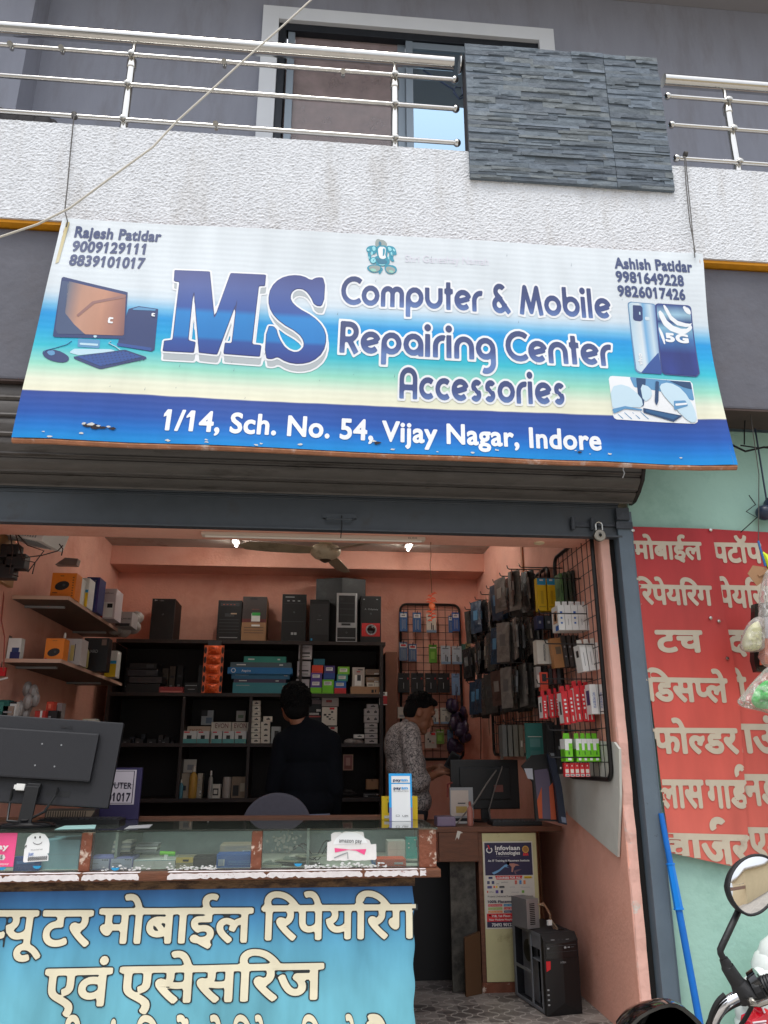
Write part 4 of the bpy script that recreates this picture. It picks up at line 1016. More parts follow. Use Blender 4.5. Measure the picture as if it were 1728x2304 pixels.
# orange sachet strip hanging from the top shelf
tx0, tx1, tz0, tz1 = rect(438, 1394, 482, 1497, 2.83)
t = thing('sachet_strip', 'strip of shiny orange sachets hanging from the top shelf', 'sachets', ((tx0+tx1)/2, 2.83, tz0))
MB().box((tx0+.03, 2.829, tz1-.01), (tx1-.03, 2.845, ZS[0]-.01)).build('hang_tag', DGREY, t)
o_film = mat('orange_foil', C(232, 96, 44), .25, .3, var=.2, vscale=30, bump=.8, bscale=40)
for k in range(5):
    a, c = tz0+(tz1-tz0)*k/5, tz0+(tz1-tz0)*(k+1)/5-.006; sh2 = .006*math.sin(k*2)
    b = MB(); pts = []
    for j in range(6):
        for i in range(9):
            u, v = i/8, j/5; pts.append((tx0+.03+sh2+(tx1-tx0-.06)*u, 2.826-.022*math.sin(math.pi*u)*math.sin(math.pi*v)-.004*random.random(), a+(c-a)*v))
    b.add(pts, [[j*9+i, j*9+i+1, (j+1)*9+i+1, (j+1)*9+i] for j in range(5) for i in range(8)], o_film)
    text_at(b, 'FREE', (tx0+.06, 2.80, a+(c-a)*.6), (tx1-tx0-.12, 0, 0), (0, 0, (c-a)*.2), BLK)
    b.build('sachet', None, t)
b = MB(); b.box((tx0+.002, 2.8285, tz0), (tx1-.002, 2.8295, tz1), mat('orange_card', C(216, 100, 56), .45, var=.15, vscale=20))
for k in range(5):
    zc_ = tz0+(tz1-tz0)*(k+.45)/5
    for sx in (tx0+.014, tx1-.014): b.poly([(sx+.011*math.cos(q), 2.828, zc_+.03*math.sin(q)) for q in np.linspace(0, 6.283, 15)[:-1]], BLK)
b.build('card_strip', None, t, fixn=False)
# stack of flat laptop boxes
lb = [((503, 1469, 622, 1493), cm(52, 128, 140), 'wide teal flat box at the bottom of the blue stack'), ((505, 1461, 618, 1469), cm(62, 52, 78), 'thin purple grey flat box low in the blue stack'), ((500, 1450, 626, 1461), cm(32, 96, 132), 'dark teal flat box in the middle of the blue stack'),
      ((492, 1436, 632, 1450), cm(30, 110, 168), 'bright blue flat box with round white logo in the stack'), ((498, 1425, 630, 1436), cm(74, 92, 100), 'grey flat box second from the top of the blue stack'), ((527, 1412, 618, 1425), cm(48, 142, 128), 'sea green flat box on top of the blue stack')]
zz_ = z2
for i, (px, m, lab) in enumerate(lb):
    x0, x1, za, zb = rect(*px, 2.92); h = zb-za
    b = MB(); b.box((x0, 2.92+.004*(i % 3), zz_), (x1, 3.22, zz_+h-.001), m); y = 2.92+.004*(i % 3)
    if i == 3: b.lathe([(0, -.002), (.02, -.002), (.02, 0)], (x0+.05, y, zz_+h/2), 'Y', 16, WHITE); b.lathe([(0, -.003), (.014, -.003), (.014, 0)], (x0+.05, y, zz_+h/2), 'Y', 16, m); text_at(b, 'Aspire', (x0+.12, y-.002, zz_+h*.3), (.08, 0, 0), (0, 0, h*.35), WHITE)
    elif i in (0, 2): prints_on(b, x0, x1, zz_, zz_+h, y, [(.06, .72, .3, .78, LGREY), (.9, .6, .96, .75, LGREY)])
    else: prints_on(b, x0, x1, zz_, zz_+h, y, [(.1, .4, .25, .6, WHITE), (.8, .4, .86, .6, WHITE)])
    b.build('laptop_box', None, label=lab, cat='box', group='flat laptop boxes on the second shelf'); zz_ += h
# white carton column and the coloured little boxes
for k, (px, lab) in enumerate((((640, 1461, 668, 1493), 'lowest white box in the column beside the coloured boxes'), ((642, 1428, 671, 1461), 'middle white box in the column beside the coloured boxes'), ((645, 1392, 674, 1428), 'top white box in the column beside the coloured boxes'))):
    carton(lab, px, 2.9, .16, cm(188, 182, 186), [(.12, .33, .85, .42, BLK), (.08, .1, .92, .22, WHITE), (.15, .13, .85, .19, DGREY)] if k else [(.1, .6, .7, .62, DGREY), (.1, .5, .8, .52, DGREY), (.1, .4, .75, .42, DGREY)], [('zebronics', .15, .68, .75, .06, BLK)], z0=z2+k*.149, group='white boxes stacked on the second shelf')
def zx5(x0, y0, x1, y1): return (614.4+x0*.1505, 1344.1+y0*.1505, 614.4+x1*.1505, 1344.1+y1*.1505)
sb = [((375,905,535,995), GREENL, 0, 0, 'green small box at the bottom left of the coloured boxes'), ((375,795,535,905), PURPLE, .1, 1, 'purple small box with label directly on the bottom left green box'), ((380,695,540,795), PURPLE, .21, 1, 'purple small box with label directly under the red orange box'), ((395,580,555,690), cm(206, 60, 30), .31, 0, 'red orange small box under the teal one'), ((420,480,580,570), cm(20, 92, 110), .42, 0, 'dark teal small box highest of the coloured boxes'),
      ((545,905,705,995), GREENL, 0, 0, 'green small box at the bottom of the middle coloured column'), ((545,790,710,905), GREENL, .1, 1, 'green small box with label under the plain blue box'), ((565,695,725,790), cm(36, 70, 140), .21, 0, 'plain blue small box in the middle coloured column'), ((575,585,725,690), cm(70, 52, 116), .31, 1, 'violet small box with white label atop the middle coloured column'),
      ((720,910,885,995), cm(196, 44, 44), 0, 0, 'red small box at the bottom right of the coloured boxes'), ((720,805,885,905), cm(30, 100, 180), .1, 1, 'blue small box with label on the red box'), ((755,700,910,800), cm(70, 150, 136), .21, 1, 'sea green small box with label in the right coloured column'), ((770,590,935,695), cm(120, 190, 50), .31, 1, 'lime green small box with label atop the right coloured column')]
colz = {}
for (q, m, dz, lbl, lab) in sb:
    px = zx5(*q); x0, x1, za, zb = rect(*px, 2.88); key = q[0]//165 if q[0] < 540 else (3 if q[0] < 700 else 5)
    key = 0 if q[0] < 500 else 1 if q[0] < 600 else 2
    if lab.startswith(('green small box at the bottom', 'red small box')): colz[key] = z2
    h = zb-za; z = colz[key]; colz[key] = z+h
    carton(lab, px, 2.88, .1, m, [(.15, .3, .8, .75, WHITE), (.2, .55, .7, .62, DGREY), (.2, .42, .6, .46, LGREY)] if lbl else [(.1, .1, .9, .14, BLK)], z0=z, group='coloured small boxes on the second shelf')
carton('long brown cardboard box lying at the right end of the second shelf', zx5(950, 885, 1365, 995), 2.89, .16, KRAFT, [(.72, .2, .8, .6, BLK), (.84, .25, .88, .6, BLK)], z0=z2)
zl = z2+(lambda r: r[3]-r[2])(rect(*zx5(950, 885, 1365, 995), 2.89))
carton('pale box printed with a white round gadget on the brown box', zx5(975, 595, 1150, 870), 2.9, .08, cm(176, 166, 158), [(.2, .05, .75, .6, WHITE), (.4, .3, .7, .6, DGREY), (.45, .85, .85, .9, DGREY), (.35, .74, .65, .8, cm(170, 50, 50))], z0=zl)
carton('narrow white box lying on the long brown box', zx5(1185, 820, 1370, 880), 2.9, .1, OFFW, [(.1, .3, .45, .5, DGREY), (.55, .2, .6, .8, LGREY)], z0=zl)
zl2 = zl+(lambda r: r[3]-r[2])(rect(*zx5(1185, 820, 1370, 880), 2.9))
carton('small brown box on the narrow white box', zx5(1170, 740, 1370, 820), 2.9, .1, cm(132, 104, 80), z0=zl2)
carton('topmost small brown box at the shelf end', zx5(1165, 655, 1375, 735), 2.9, .1, cm(120, 96, 78), z0=zl2+.066)
# third shelf
def z2p(x0, y0, x1, y1): return (480+x0*.3472, 1420.9+y0*.3472, 480+x1*.3472, 1420.9+y1*.3472)
def z1p(x0, y0, x1, y1): return (x0*.3472, 1420.9+y0*.3472, x1*.3472, 1420.9+y1*.3472)
z3 = ZS[2]
def mini(lab, px, z, m=OFFW, Y=2.89, g='small white boxes stacked on the third shelf', mark=True):
    return carton(lab, px, Y, .1, m, [(.35, .35, .75, .6, BLK), (.5, .45, .62, .75, DGREY)] if mark else [(.1, .4, .5, .5, LGREY)], z0=z, group=g)
h = .039
for k in range(8): mini('white small box, %s from the bottom in the tall left stack' % ORDN[k], z2p(178+k*.6, 510-k*30, 236, 540-k*30), z3+.0445*k)
for k in range(4): mini('white small box, %s from the bottom in the short stack' % ORDN[k], z2p(240, 508-k*32, 296, 540-k*32), z3+.0445*k)
mini('tilted white small box on top of the short stack', z2p(255, 375, 311, 408), z3+.178)
carton('pale grey box with a dark round window left of the first man', z2p(304, 433, 362, 537), 2.9, .08, cm(150, 156, 158), [(.35, .3, .8, .75, BLK)], z0=z3)
carton('large white cable box under another behind the first man', z2p(628, 435, 716, 540), 2.9, .05, OFFW, [(.5, .85, .8, .97, RED), (.2, .3, .6, .34, BLK)], z0=z3)
zc = z3+.15
carton('white box printed with black cables behind the first man', z2p(620, 322, 714, 435), 2.88, .05, OFFW, [(.5, .86, .82, .97, RED), (.12, .52, .3, .62, BLK), (.3, .42, .45, .5, BLK), (.45, .3, .6, .38, BLK), (.6, .68, .75, .78, DGREY), (.42, .55, .58, .62, BLK), (.6, .4, .72, .44, DGREY), (.72, .28, .84, .32, DGREY)], z0=zc)
carton('white pouch with small red label above the cable boxes', z2p(620, 243, 724, 322), 2.9, .04, cm(178, 168, 162), [(.25, .3, .6, .5, cm(150, 60, 56))], z0=zc+.16, name='pouch', cat='pouch')
b = MB(); xx0, xx1, za, zb = rect(*z2p(536, 235, 616, 530), 2.95); b.box((xx0, 2.95, z3), (xx1, 2.99, z3+zb-za), BLK)
prints_on(b, xx0, xx1, z3, z3+zb-za, 2.95, [(.1, .93, .8, .99, LGREY), (.1, .83, .98, .92, cm(110, 90, 92)), (.6, .67, .95, .72, WHITE), (.05, .6, .8, .64, WHITE), (.05, .55, .95, .58, cm(180, 70, 60)), (.3, .40, .98, .44, LGREY)], [('YEAR', .2, .935, .7, .045, BLK), ('DURACELL', .05, .605, .75, .03, BLK)])
b.build('battery_display', None, label='black battery display card behind the head of the first man', cat='card')
for k, (q, lab) in enumerate((((884, 362, 929, 404), 'white cube box, lower left of the four cubes on the right'), ((930, 362, 974, 404), 'white cube box, lower right of the four cubes on the right'), ((884, 318, 929, 360), 'white cube box, upper left of the four cubes on the right'), ((930, 318, 974, 360), 'white cube box, upper right of the four cubes on the right'))):
    mini(lab, z2p(*q), z3+.175+(.06 if k > 1 else 0), cm(172, 166, 164), g='white boxes at the right end of the third shelf')
mini('flat white box lying on the four white cubes', z2p(900, 290, 970, 316), z3+.294, cm(172, 166, 164), g='white boxes at the right end of the third shelf')
for k in range(4):
    mini('white flat box, %s from the bottom at the right end of the third shelf' % ORDN[k], z2p(888, 490-k*28, 966, 518-k*28), z3+.0435*k, cm(176, 170, 168), g='white boxes at the right end of the third shelf')
x0, x1, za, zb = rect(*z2p(765, 498, 880, 540), 2.92); b = MB(); random.seed(9)
for k in range(9): b.ball((x0+(x1-x0)*random.uniform(.2, .8), 2.95+random.uniform(-.02, .05), z3+.012), (.045, .035, .03), None, 9, 6)
b.build('plastic_bag', mat('hazy_plastic', C(150, 142, 138), .35, var=.3, vscale=20), label='crumpled clear plastic bag lying on the third shelf', cat='plastic bag', smooth=True)
mini('single white flat box lying on the crumpled plastic bag', z2p(820, 477, 884, 500), z3+.044, WHITE, g='white boxes at the right end of the third shelf')
carton('long white carton lettered EVON, left of the two', z1p(1312, 402, 1436, 535), 3.0, .12, OFFW, (), [('EVON', .2, .72, .85, .22, cm(110, 40, 46))], z0=z3, group='white lettered cartons on the third shelf')
carton('long white carton lettered EVON, right of the two', z1p(1440, 402, 1542, 535), 3.0, .12, OFFW, (), [('EVON', .15, .72, .9, .22, cm(110, 40, 46))], z0=z3, group='white lettered cartons on the third shelf')
carton('low beige carton lettered SKSD left of the white lettered cartons', z1p(1162, 428, 1308, 535), 3.0, .12, cm(190, 170, 150), (), [('SKSD', .1, .62, .65, .2, cm(140, 80, 60))], z0=z3)
for k, (a, c) in enumerate(((1135, 1222), (1226, 1300), (1316, 1380), (1386, 1456), (1460, 1532))):
    carton('small pale box with black charger print, %s from the left in the front row' % ORDN[k], z1p(a, 462, c, 538), 2.88, .1, cm(196, 200, 200), [(0, 0, 1, .35, cm(80, 150, 150)), (.3, .35, .65, .65, BLK), (.1, .85, .5, .95, RED)], z0=z3, group='small pale boxes in a row on the third shelf')
carton('slanting dark and white card box on the beige carton', z1p(1252, 338, 1326, 428), 3.02, .04, cm(150, 160, 166), [(0, .6, .5, 1, BLK), (.4, .1, .9, .5, cm(90, 110, 130))], z0=z3+.155)
carton('small pale box on the right white lettered carton', z1p(1470, 336, 1526, 400), 3.02, .04, cm(166, 168, 164), [(.2, .3, .8, .6, cm(110, 130, 110))], z0=z3+.187)
random.seed(12)
for k in range(8):
    a = 760+k*40; mz = 0 if k % 2 else .035
    carton('dark power brick, %s from the left on the dim third shelf' % ORDN[k], z1p(a, 505, a+52, 530), 2.9+.01*k, .08, BLK, [(.1, .5, .9, .6, DGREY), (.2, .2, .5, .3, LGREY)], z0=z3+(0 if k % 2 == 0 else .0), name='power_adapter', cat='adapter', group='dark power bricks on the third shelf') if k % 2 == 0 else None
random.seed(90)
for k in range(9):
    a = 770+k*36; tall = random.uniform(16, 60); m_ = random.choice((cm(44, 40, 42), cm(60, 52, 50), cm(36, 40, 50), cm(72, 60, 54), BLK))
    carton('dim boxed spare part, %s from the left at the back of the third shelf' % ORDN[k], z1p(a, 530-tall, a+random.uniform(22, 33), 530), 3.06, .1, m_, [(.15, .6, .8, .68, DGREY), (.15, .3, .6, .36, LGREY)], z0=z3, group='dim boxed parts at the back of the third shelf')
for k in range(8):
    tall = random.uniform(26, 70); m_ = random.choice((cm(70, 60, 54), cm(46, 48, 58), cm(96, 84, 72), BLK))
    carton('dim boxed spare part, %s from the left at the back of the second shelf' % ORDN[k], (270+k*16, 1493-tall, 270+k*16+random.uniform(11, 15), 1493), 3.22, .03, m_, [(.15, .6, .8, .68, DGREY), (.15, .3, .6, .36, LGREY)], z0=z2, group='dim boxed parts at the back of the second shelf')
# fourth shelf
z4 = ZS[3]
carton('hanging white card pack propped at the back of the fourth shelf', z1p(1142, 640, 1220, 722), 3.0, .02, OFFW, [(.3, .2, .8, .6, LGREY)], z0=z4+.2)
carton('pale carton behind the golden spray can', z1p(1115, 725, 1176, 878), 2.96, .1, cm(176, 160, 140), [(.3, .3, .7, .5, DGREY)], z0=z4)
carton('tall beige carton right of the golden spray can', z1p(1226, 725, 1256, 878), 2.96, .1, cm(176, 166, 150), z0=z4)
bottle('golden yellow spray can on the fourth shelf', z1p(1176, 680, 1228, 878), 2.93, z4, cm(184, 140, 60), OFFW, 'spray_can', 'spray can')
bottle('teal plastic bottle at the left end of the fourth shelf goods', z1p(1112, 760, 1140, 878), 2.9, z4, cm(70, 120, 136), OFFW)
bottle('clear spray bottle with white nozzle on the fourth shelf', z1p(1296, 700, 1324, 872), 2.9, z4, cm(150, 150, 146), WHITE, pump=True)
carton('white box with black ring pattern on the fourth shelf', z1p(1312, 788, 1370, 874), 2.92, .08, OFFW, [(.2, .2, .8, .7, BLK), (.3, .3, .7, .6, OFFW)], z0=z4)
b = MB(); x0, x1, za, zb = rect(*z1p(1380, 750, 1436, 880), 2.92); b.lathe([((x1-x0)/2*.95, 0), ((x1-x0)/2, .01), ((x1-x0)/2, zb-za-.02), ((x1-x0)/2*.9, zb-za), (0, zb-za)], ((x0+x1)/2, 2.97, z4), 'Z', 20)
b.build('canister', cm(166, 158, 152), label='plain pale round canister on the fourth shelf', cat='canister', smooth=True)
carton('brown patterned box right of the pale round canister', z1p(1440, 745, 1530, 876), 2.94, .1, cm(130, 112, 92), [(.1, .1, .5, .6, BLK), (.6, .3, .9, .7, cm(170, 160, 140))], z0=z4)
carton('small brown cardboard box at the right end of the fourth shelf', z2p(897, 780, 972, 842), 2.92, .1, KRAFT, [(.4, .8, .55, 1, cm(110, 80, 60))], z0=z4+.065)
carton('black optical drive under the small brown cardboard box', z2p(876, 846, 974, 876), 2.9, .16, BLK, [(.1, .6, .8, .66, LGREY), (.85, .55, .98, .75, WHITE), (.1, .2, .3, .4, LGREY)], z0=z4, cat='device', name='optical_drive')
b = MB(); x0, x1, za, zb = rect(*z2p(752, 602, 814, 700), 2.84)
for a, c in (((x0, za), (x1, za+.006)), ((x0, zb-.006), (x1, zb)), ((x0, za+.006), (x0+.006, zb-.006)), ((x1-.006, za+.006), (x1, zb-.006))): b.box((a[0], 2.832, a[1]), (c[0], 2.846, c[1]), cm(150, 120, 100))
b.box((x0+.006, 2.838, za+.006), (x1-.006, 2.845, zb-.006), cm(130, 80, 76)); prints_on(b, x0, x1, za, zb, 2.838, [(.3, .3, .7, .8, cm(160, 120, 110)), (.15, .1, .85, .3, cm(110, 60, 50))])
b.build('framed_picture', None, label='small framed reddish picture on the shelf front right of the first man', cat='picture')
b = MB(); x0, x1, za, zb = rect(*z2p(978, 213, 1026, 293), 2.86); b.box((x0, 2.86, za), (x1, 2.868, zb), WHITE); prints_on(b, x0, x1, za, zb, 2.86, [(.45, .05, 1, .7, cm(170, 30, 34)), (.15, .8, .7, .9, BLK)])
for zz_ in (.22, .5): b.lathe([(0, -.004), (.012, -.004), (.012, 0)], (x0+.022, 2.859, za+(zb-za)*zz_), 'Y', 12, LGREY)
b.build('coin_cell_card', None, label='red and white coin battery card pinned to the brown upright', cat='card')
# tangle of cables on the fourth shelf
b = MB(); random.seed(8)
for k in range(6):
    c = at(705+random.uniform(-15, 40), 1712, Y=2.95); P = []
    for i in range(14): P.append((c.x+.09*math.cos(i*.9+k)+.02*k, 2.95+.03*math.sin(i*1.3), z4+.012+.006*k+.02*(1+math.sin(i*.7+k))))
    b.tube(P, .005, n=5)
b.build('cable_tangle', mat('cable_dark', C(52, 48, 48), .5), label='dark tangle of cables on the fourth shelf behind the first man', cat='cables', smooth=True)

# ------------------------------------------------------------------ side shelves on the left wall
M_lsh = mat('side_shelf', C(96, 78, 66), .6, var=.15, vscale=5); M_lshe = mat('side_shelf_edge', C(196, 160, 140), .6)
ZL = [2.245, 1.862, 1.49]
for k, z in enumerate(ZL):
    t = thing('wall_shelf', ['upper laminate shelf on the left wall', 'middle laminate shelf on the left wall', 'lowest laminate shelf on the left wall behind the monitor'][k], 'shelf', (-1.67, 1.6, z-.02), 'laminate shelves on the left wall')
    MB().box((-1.848, .835, z-.02), (-1.515, 2.40, z)).build('shelf_board', M_lsh, t)
    MB().box((-1.514, .83, z-.021), (-1.508, 2.40, z+.001)).build('shelf_lip', M_lshe, t); MB().box((-1.848, .828, z-.021), (-1.515, .834, z+.001)).build('shelf_lip', M_lshe, t)
    for y in (1.05, 2.1): MB().box((-1.847, y, z-.034), (-1.60, y+.02, z-.021)).build('bracket', LGREY, t)
def zL(x0, y0, x1, y1): return (x0*.2084, 1113.7+y0*.2084, x1*.2084, 1113.7+y1*.2084)
def mouse_print(b, x0, x1, z0, z1, y, u, v, r):
    c = Vector((x0+(x1-x0)*u, y-.001, z0+(z1-z0)*v)); b.poly([c+Vector((r*1.2*math.cos(a), 0, r*.8*math.sin(a)+.2*r*math.cos(a))) for a in np.linspace(0, 6.28, 18)[:-1]], BLK)
    b.poly([c+Vector((.3*r+r*.25*math.cos(a), -.0008, .1*r+r*.25*math.sin(a))) for a in np.linspace(0, 6.28, 12)[:-1]], DGREY)
def lbox(lab, q, Y, k, depth, m, prints=(), texts=(), mouse=None, group='boxes on the left wall shelves'):
    px = zL(*q); x0, x1, za, zb = rect(*px, Y); zb += ZL[k]-za; za = ZL[k]
    b = MB(); b.box((x0, Y, za), (x1, Y+depth, zb), m); prints_on(b, x0, x1, za, zb, Y, prints, texts)
    if mouse: mouse_print(b, x0, x1, za, zb, Y, *mouse)
    return b.build('product_box', None, label=lab, cat='box', group=group)
dotr = [(.86, .1+.1*i, .92, .14+.1*i, cm(120, 66, 20)) for i in range(8)]
lbox('orange mouse box at the front of the upper wall shelf', (530, 585, 785, 850), .9, 0, .12, ORANGE, dotr+[(.1, .2, .3, .23, cm(110, 60, 20)), (.35, .86, .5, .89, cm(110, 60, 20))], mouse=(.45, .5, .036))
b = MB(); x0, x1, za, zb = rect(*zL(580, 520, 800, 600), .95); b.prism([(x0, .92, ZL[0]+.222), (x1, .92, ZL[0]+.222), (x1-.01, .97, ZL[0]+.275), (x0+.04, .97, ZL[0]+.28)], (0, .06, 0)); b.build('clear_box_lid', mat('clear_film', C(130, 122, 118), .2), label='crumpled clear wrapper on top of the upper orange mouse box', cat='wrapper')
lbox('white and yellow cable box directly behind the upper orange box', (752, 612, 842, 880), 1.08, 0, .1, WHITE, [(0, 0, 1, .45, YELLOW), (0, .45, 1, .55, CYAN)])
lbox('white and yellow box with black window on the upper wall shelf', (808, 645, 915, 945), 1.18, 0, .14, WHITE, [(0, 0, 1, .5, YELLOW), (0, .5, 1, .6, CYAN), (.1, .55, .4, .9, BLK), (.05, .2, .25, .4, BLK)])
lbox('dark blue processor box on the upper wall shelf', (885, 640, 1020, 1000), 1.36, 0, .16, cm(34, 44, 100), [(.85, 0, 1, 1, cm(60, 44, 110))], [('i7', .55, .86, .75, .05, LGREY), ('i7', .5, .36, .7, .05, LGREY), ('RE', .1, .14, .6, .08, WHITE), ('e', .4, .64, .6, .07, LGREY)])
lbox('white gadget box with red corner on the upper wall shelf', (1012, 775, 1195, 1085), 1.62, 0, .2, cm(196, 184, 186), [(.02, .02, .35, .5, cm(170, 30, 30)), (.35, .05, .9, .55, WHITE), (.55, .36, .85, .5, BLK)], [('Comfonet', .2, .82, .85, .06, DGREY)])
lbox('low white box with black print at the back of the upper shelf', (1210, 912, 1375, 1060), 1.95, 0, .2, cm(166, 160, 160), [(0, 0, .9, .2, BLK)], [('CM9-981', .35, .45, .95, .12, BLK)])
b = MB(); c = at(272, 1362, Y=2.2); random.seed(2)
for k in range(12): b.ball((c.x+random.uniform(-.07, .06), 2.2+random.uniform(-.08, .08), ZL[0]-.012-.13*(k/12)+.13), (.06, .05, .055), None, 8, 5)
b.build('plastic_bag', MATS['hazy_plastic'], label='bunched clear plastic bag at the far end of the upper wall shelf', cat='plastic bag', smooth=True)
lbox('white and blue boxed bulb at the front of the middle wall shelf', (85, 1215, 220, 1435), .86, 1, .06, WHITE, [(.25, 0, 1, .35, NAVY), (.35, .35, .9, .55, cm(40, 60, 110))])
for k in range(3): lbox('clear plastic pack, %s from the left on the middle wall shelf' % ORDN[k], (-40+k*45, 1190, 2+k*45, 1440), .88, 1, .04, cm(112, 92, 82), [(.2, .1, .8, .9, cm(140, 120, 108))], group='clear packs on the middle wall shelf')
lbox('orange mouse box at the front of the middle wall shelf', (467, 1272, 660, 1498), .88, 1, .1, ORANGE, [(.35, .88, .6, .9, cm(110, 60, 20)), (.05, .05, .15, .1, RED)], mouse=(.48, .36, .03))
bottle('clear spray bottle with white cap behind the lower orange box', zL(632, 1190, 690, 1500), 1.02, ZL[1], cm(120, 120, 116), WHITE)
lbox('white box with yellow stylus picture on the middle wall shelf', (655, 1285, 840, 1555), 1.12, 1, .14, cm(190, 182, 180), [(.4, .15, .6, .75, cm(200, 180, 110)), (.62, .15, .66, .8, BLK), (.1, .1, .3, .8, LGREY)])
bottle('yellow labelled cleaner bottle on the middle wall shelf', zL(830, 1348, 920, 1600), 1.3, ZL[1], cm(150, 140, 84), WHITE)
lbox('black graphics card box on the middle wall shelf', (856, 1295, 1110, 1640), 1.5, 1, .1, BLK, [(.72, .78, .92, .96, cm(120, 96, 84))], [('GUARD', .1, .55, .6, .09, LGREY)])
lbox('white and yellow earphone box at the far end of the middle shelf', (1092, 1412, 1205, 1685), 1.9, 1, .12, WHITE, [(0, 0, 1, .55, YELLOW), (0, .5, 1, .62, CYAN), (.05, .6, .35, .95, BLK)])
for q, Y, m, pr, lab in (((-20, 1705, 110, 1945), .86, cm(20, 92, 84), [(.1, .5, .6, .9, cm(60, 130, 120))], 'dark green pack at the left edge of the lowest wall shelf'), ((112, 1720, 190, 1945), .88, WHITE, [(0, .9, 1, 1, BLK), (.2, .1, .8, .3, cm(200, 120, 150))], 'white and pink pack beside the dark green pack'),
                         ((20, 1960, 130, 2140), .86, cm(150, 130, 116), [(.1, .6, .9, .7, LGREY), (.1, .3, .9, .4, DGREY)], 'clear blister pack low at the left edge'), ((480, 1860, 550, 2100), 1.05, cm(204, 60, 34), [(.3, .7, .7, .9, cm(230, 120, 90))], 'upright orange red box on the lowest wall shelf'),
                         ((550, 1870, 640, 2100), 1.12, cm(140, 130, 128), [(.1, .6, .5, .9, DGREY)], 'grey pack beside the orange red box'), ((360, 1990, 470, 2130), .95, cm(180, 44, 34), [(.5, 0, .7, 1, WHITE)], 'leaning red box on the lowest wall shelf'), ((470, 1985, 590, 2130), 1.0, BLK, [(.3, .1, .5, .6, LGREY)], 'black box with white stripe on the lowest wall shelf'),
                         ((775, 2070, 860, 2130), 1.3, YELLOW, [(.1, .5, .8, .7, BLK)], 'small yellow box at the end of the lowest wall shelf'), ((862, 2045, 1000, 2130), 1.4, OFFW, [(.1, .2, .4, .8, DGREY)], 'small off white packs at the end of the lowest wall shelf')):
    lbox(lab, q, Y, 2, .08, m, pr)
b = MB(); x0, x1, za, zb = rect(*zL(140, 1860, 330, 2140), .95)
for k in range(10): b.ball((x0+(x1-x0)*random.random(), .98+random.uniform(-.03, .05), ZL[2]+.03+.02*k), (.03, .03, .05), None, 8, 5)
b.build('clear_packs', MATS['hazy_plastic'], label='jumble of clear plastic packs on the lowest wall shelf', cat='packs', smooth=True)
b = MB(); c = at(8, 1455, Y=.86)
b.box((c.x-.03, .80, c.z-.02), (c.x+.03, .82, c.z+.03), RED); b.tube([(c.x-.045, .8, c.z-.03), (c.x, .79, c.z-.045), (c.x+.05, .8, c.z-.03)], .006, WHITE, 6); b.tube([(c.x, .81, c.z+.03), (c.x, .81, 1.842)], .002, BLK, 5)
b.build('red_tag', None, label='small red tag hanging under the middle wall shelf', cat='tag')
# white unit, wooden board and adapters at the upper left
wl_ = thing('wall_unit', 'white slotted plastic unit high on the left wall', 'device', at(80, 1165, Y=.5))
cc = at(80, 1163, Y=.55)
b = MB(); b.T = Matrix.Translation(cc) @ Matrix.Rotation(RAD(14), 4, 'Y') @ Matrix.Rotation(RAD(-20), 4, 'Z'); b.box((-.13, -.10, -.035), (.13, .10, .09)); b.build('unit_body', WHITE, wl_, bevel=.01)
b = MB(); b.T = Matrix.Translation(cc) @ Matrix.Rotation(RAD(14), 4, 'Y') @ Matrix.Rotation(RAD(-20), 4, 'Z')
for k in range(9): b.box((-.07+.018*k, -.104, -.02), (-.062+.018*k, -.1005, .075)); b.box((-.07+.018*k, -.08, -.0385), (-.062+.018*k, .05, -.0355))
b.build('vent_slots', LGREY, wl_)
MB().tube([(cc.x-.1, cc.y, cc.z), (XL+.002, cc.y+.05, cc.z+.02)], .02, n=8).build('wall_arm', LGREY, wl_)
b = MB(); c = at(4, 1208, Y=.6); b.box((XL+.001, .45, c.z-.14), (XL+.03, .75, c.z+.13)); b.build('switch_board', mat('board_wood', C(170, 128, 84), .6, var=.2, vscale=8), label='pale wooden switch board on the left wall', cat='board')
t = thing('adapter_cluster', 'black plug adapters and wires bunched below the white wall unit', 'adapters', at(30, 1240, Y=.5))
c = at(30, 1215, Y=.5)
for i, (dx, dz, s) in enumerate(((-.02, .06, .05), (.02, -.0, .055), (-.03, -.06, .05))):
    MB().box((c.x+dx-s, .46, c.z+dz-s*.8), (c.x+dx+s, .54, c.z+dz+s*.8)).build('adapter', BLK, t, bevel=.006)
MB().tube([(c.x-.05, .5, c.z), (XL+.001, .5, c.z+.01)], .03, n=8).build('plug', BLK, t)
for pts in (((20, 1140), (28, 1190), (20, 1240), (40, 1245)), ((30, 1140), (50, 1210), (76, 1215), (70, 1240)), ((34, 1150), (60, 1178), (95, 1190), (60, 1236)), ((48, 1205), (90, 1200), (125, 1190), (136, 1178)), ((128, 1175), (136, 1186), (133, 1200)), ((0, 1150), (60, 1148), (140, 1142), (240, 1155))):
    MB().tube([at(x, y, Y=.46) for x, y in pts], .0035, n=5).build('wire', mat('wire_brown', C(52, 36, 32), .6), t, smooth=True)
MB().tube([at(x, y, Y=.7) for x, y in ((4, 1240), (8, 1290), (3, 1340), (10, 1375), (8, 1450))], .004, n=5).build('hanging_wire', mat('wire_red', C(150, 66, 48), .6), label='thin reddish wire running down the left wall', cat='wire', smooth=True)

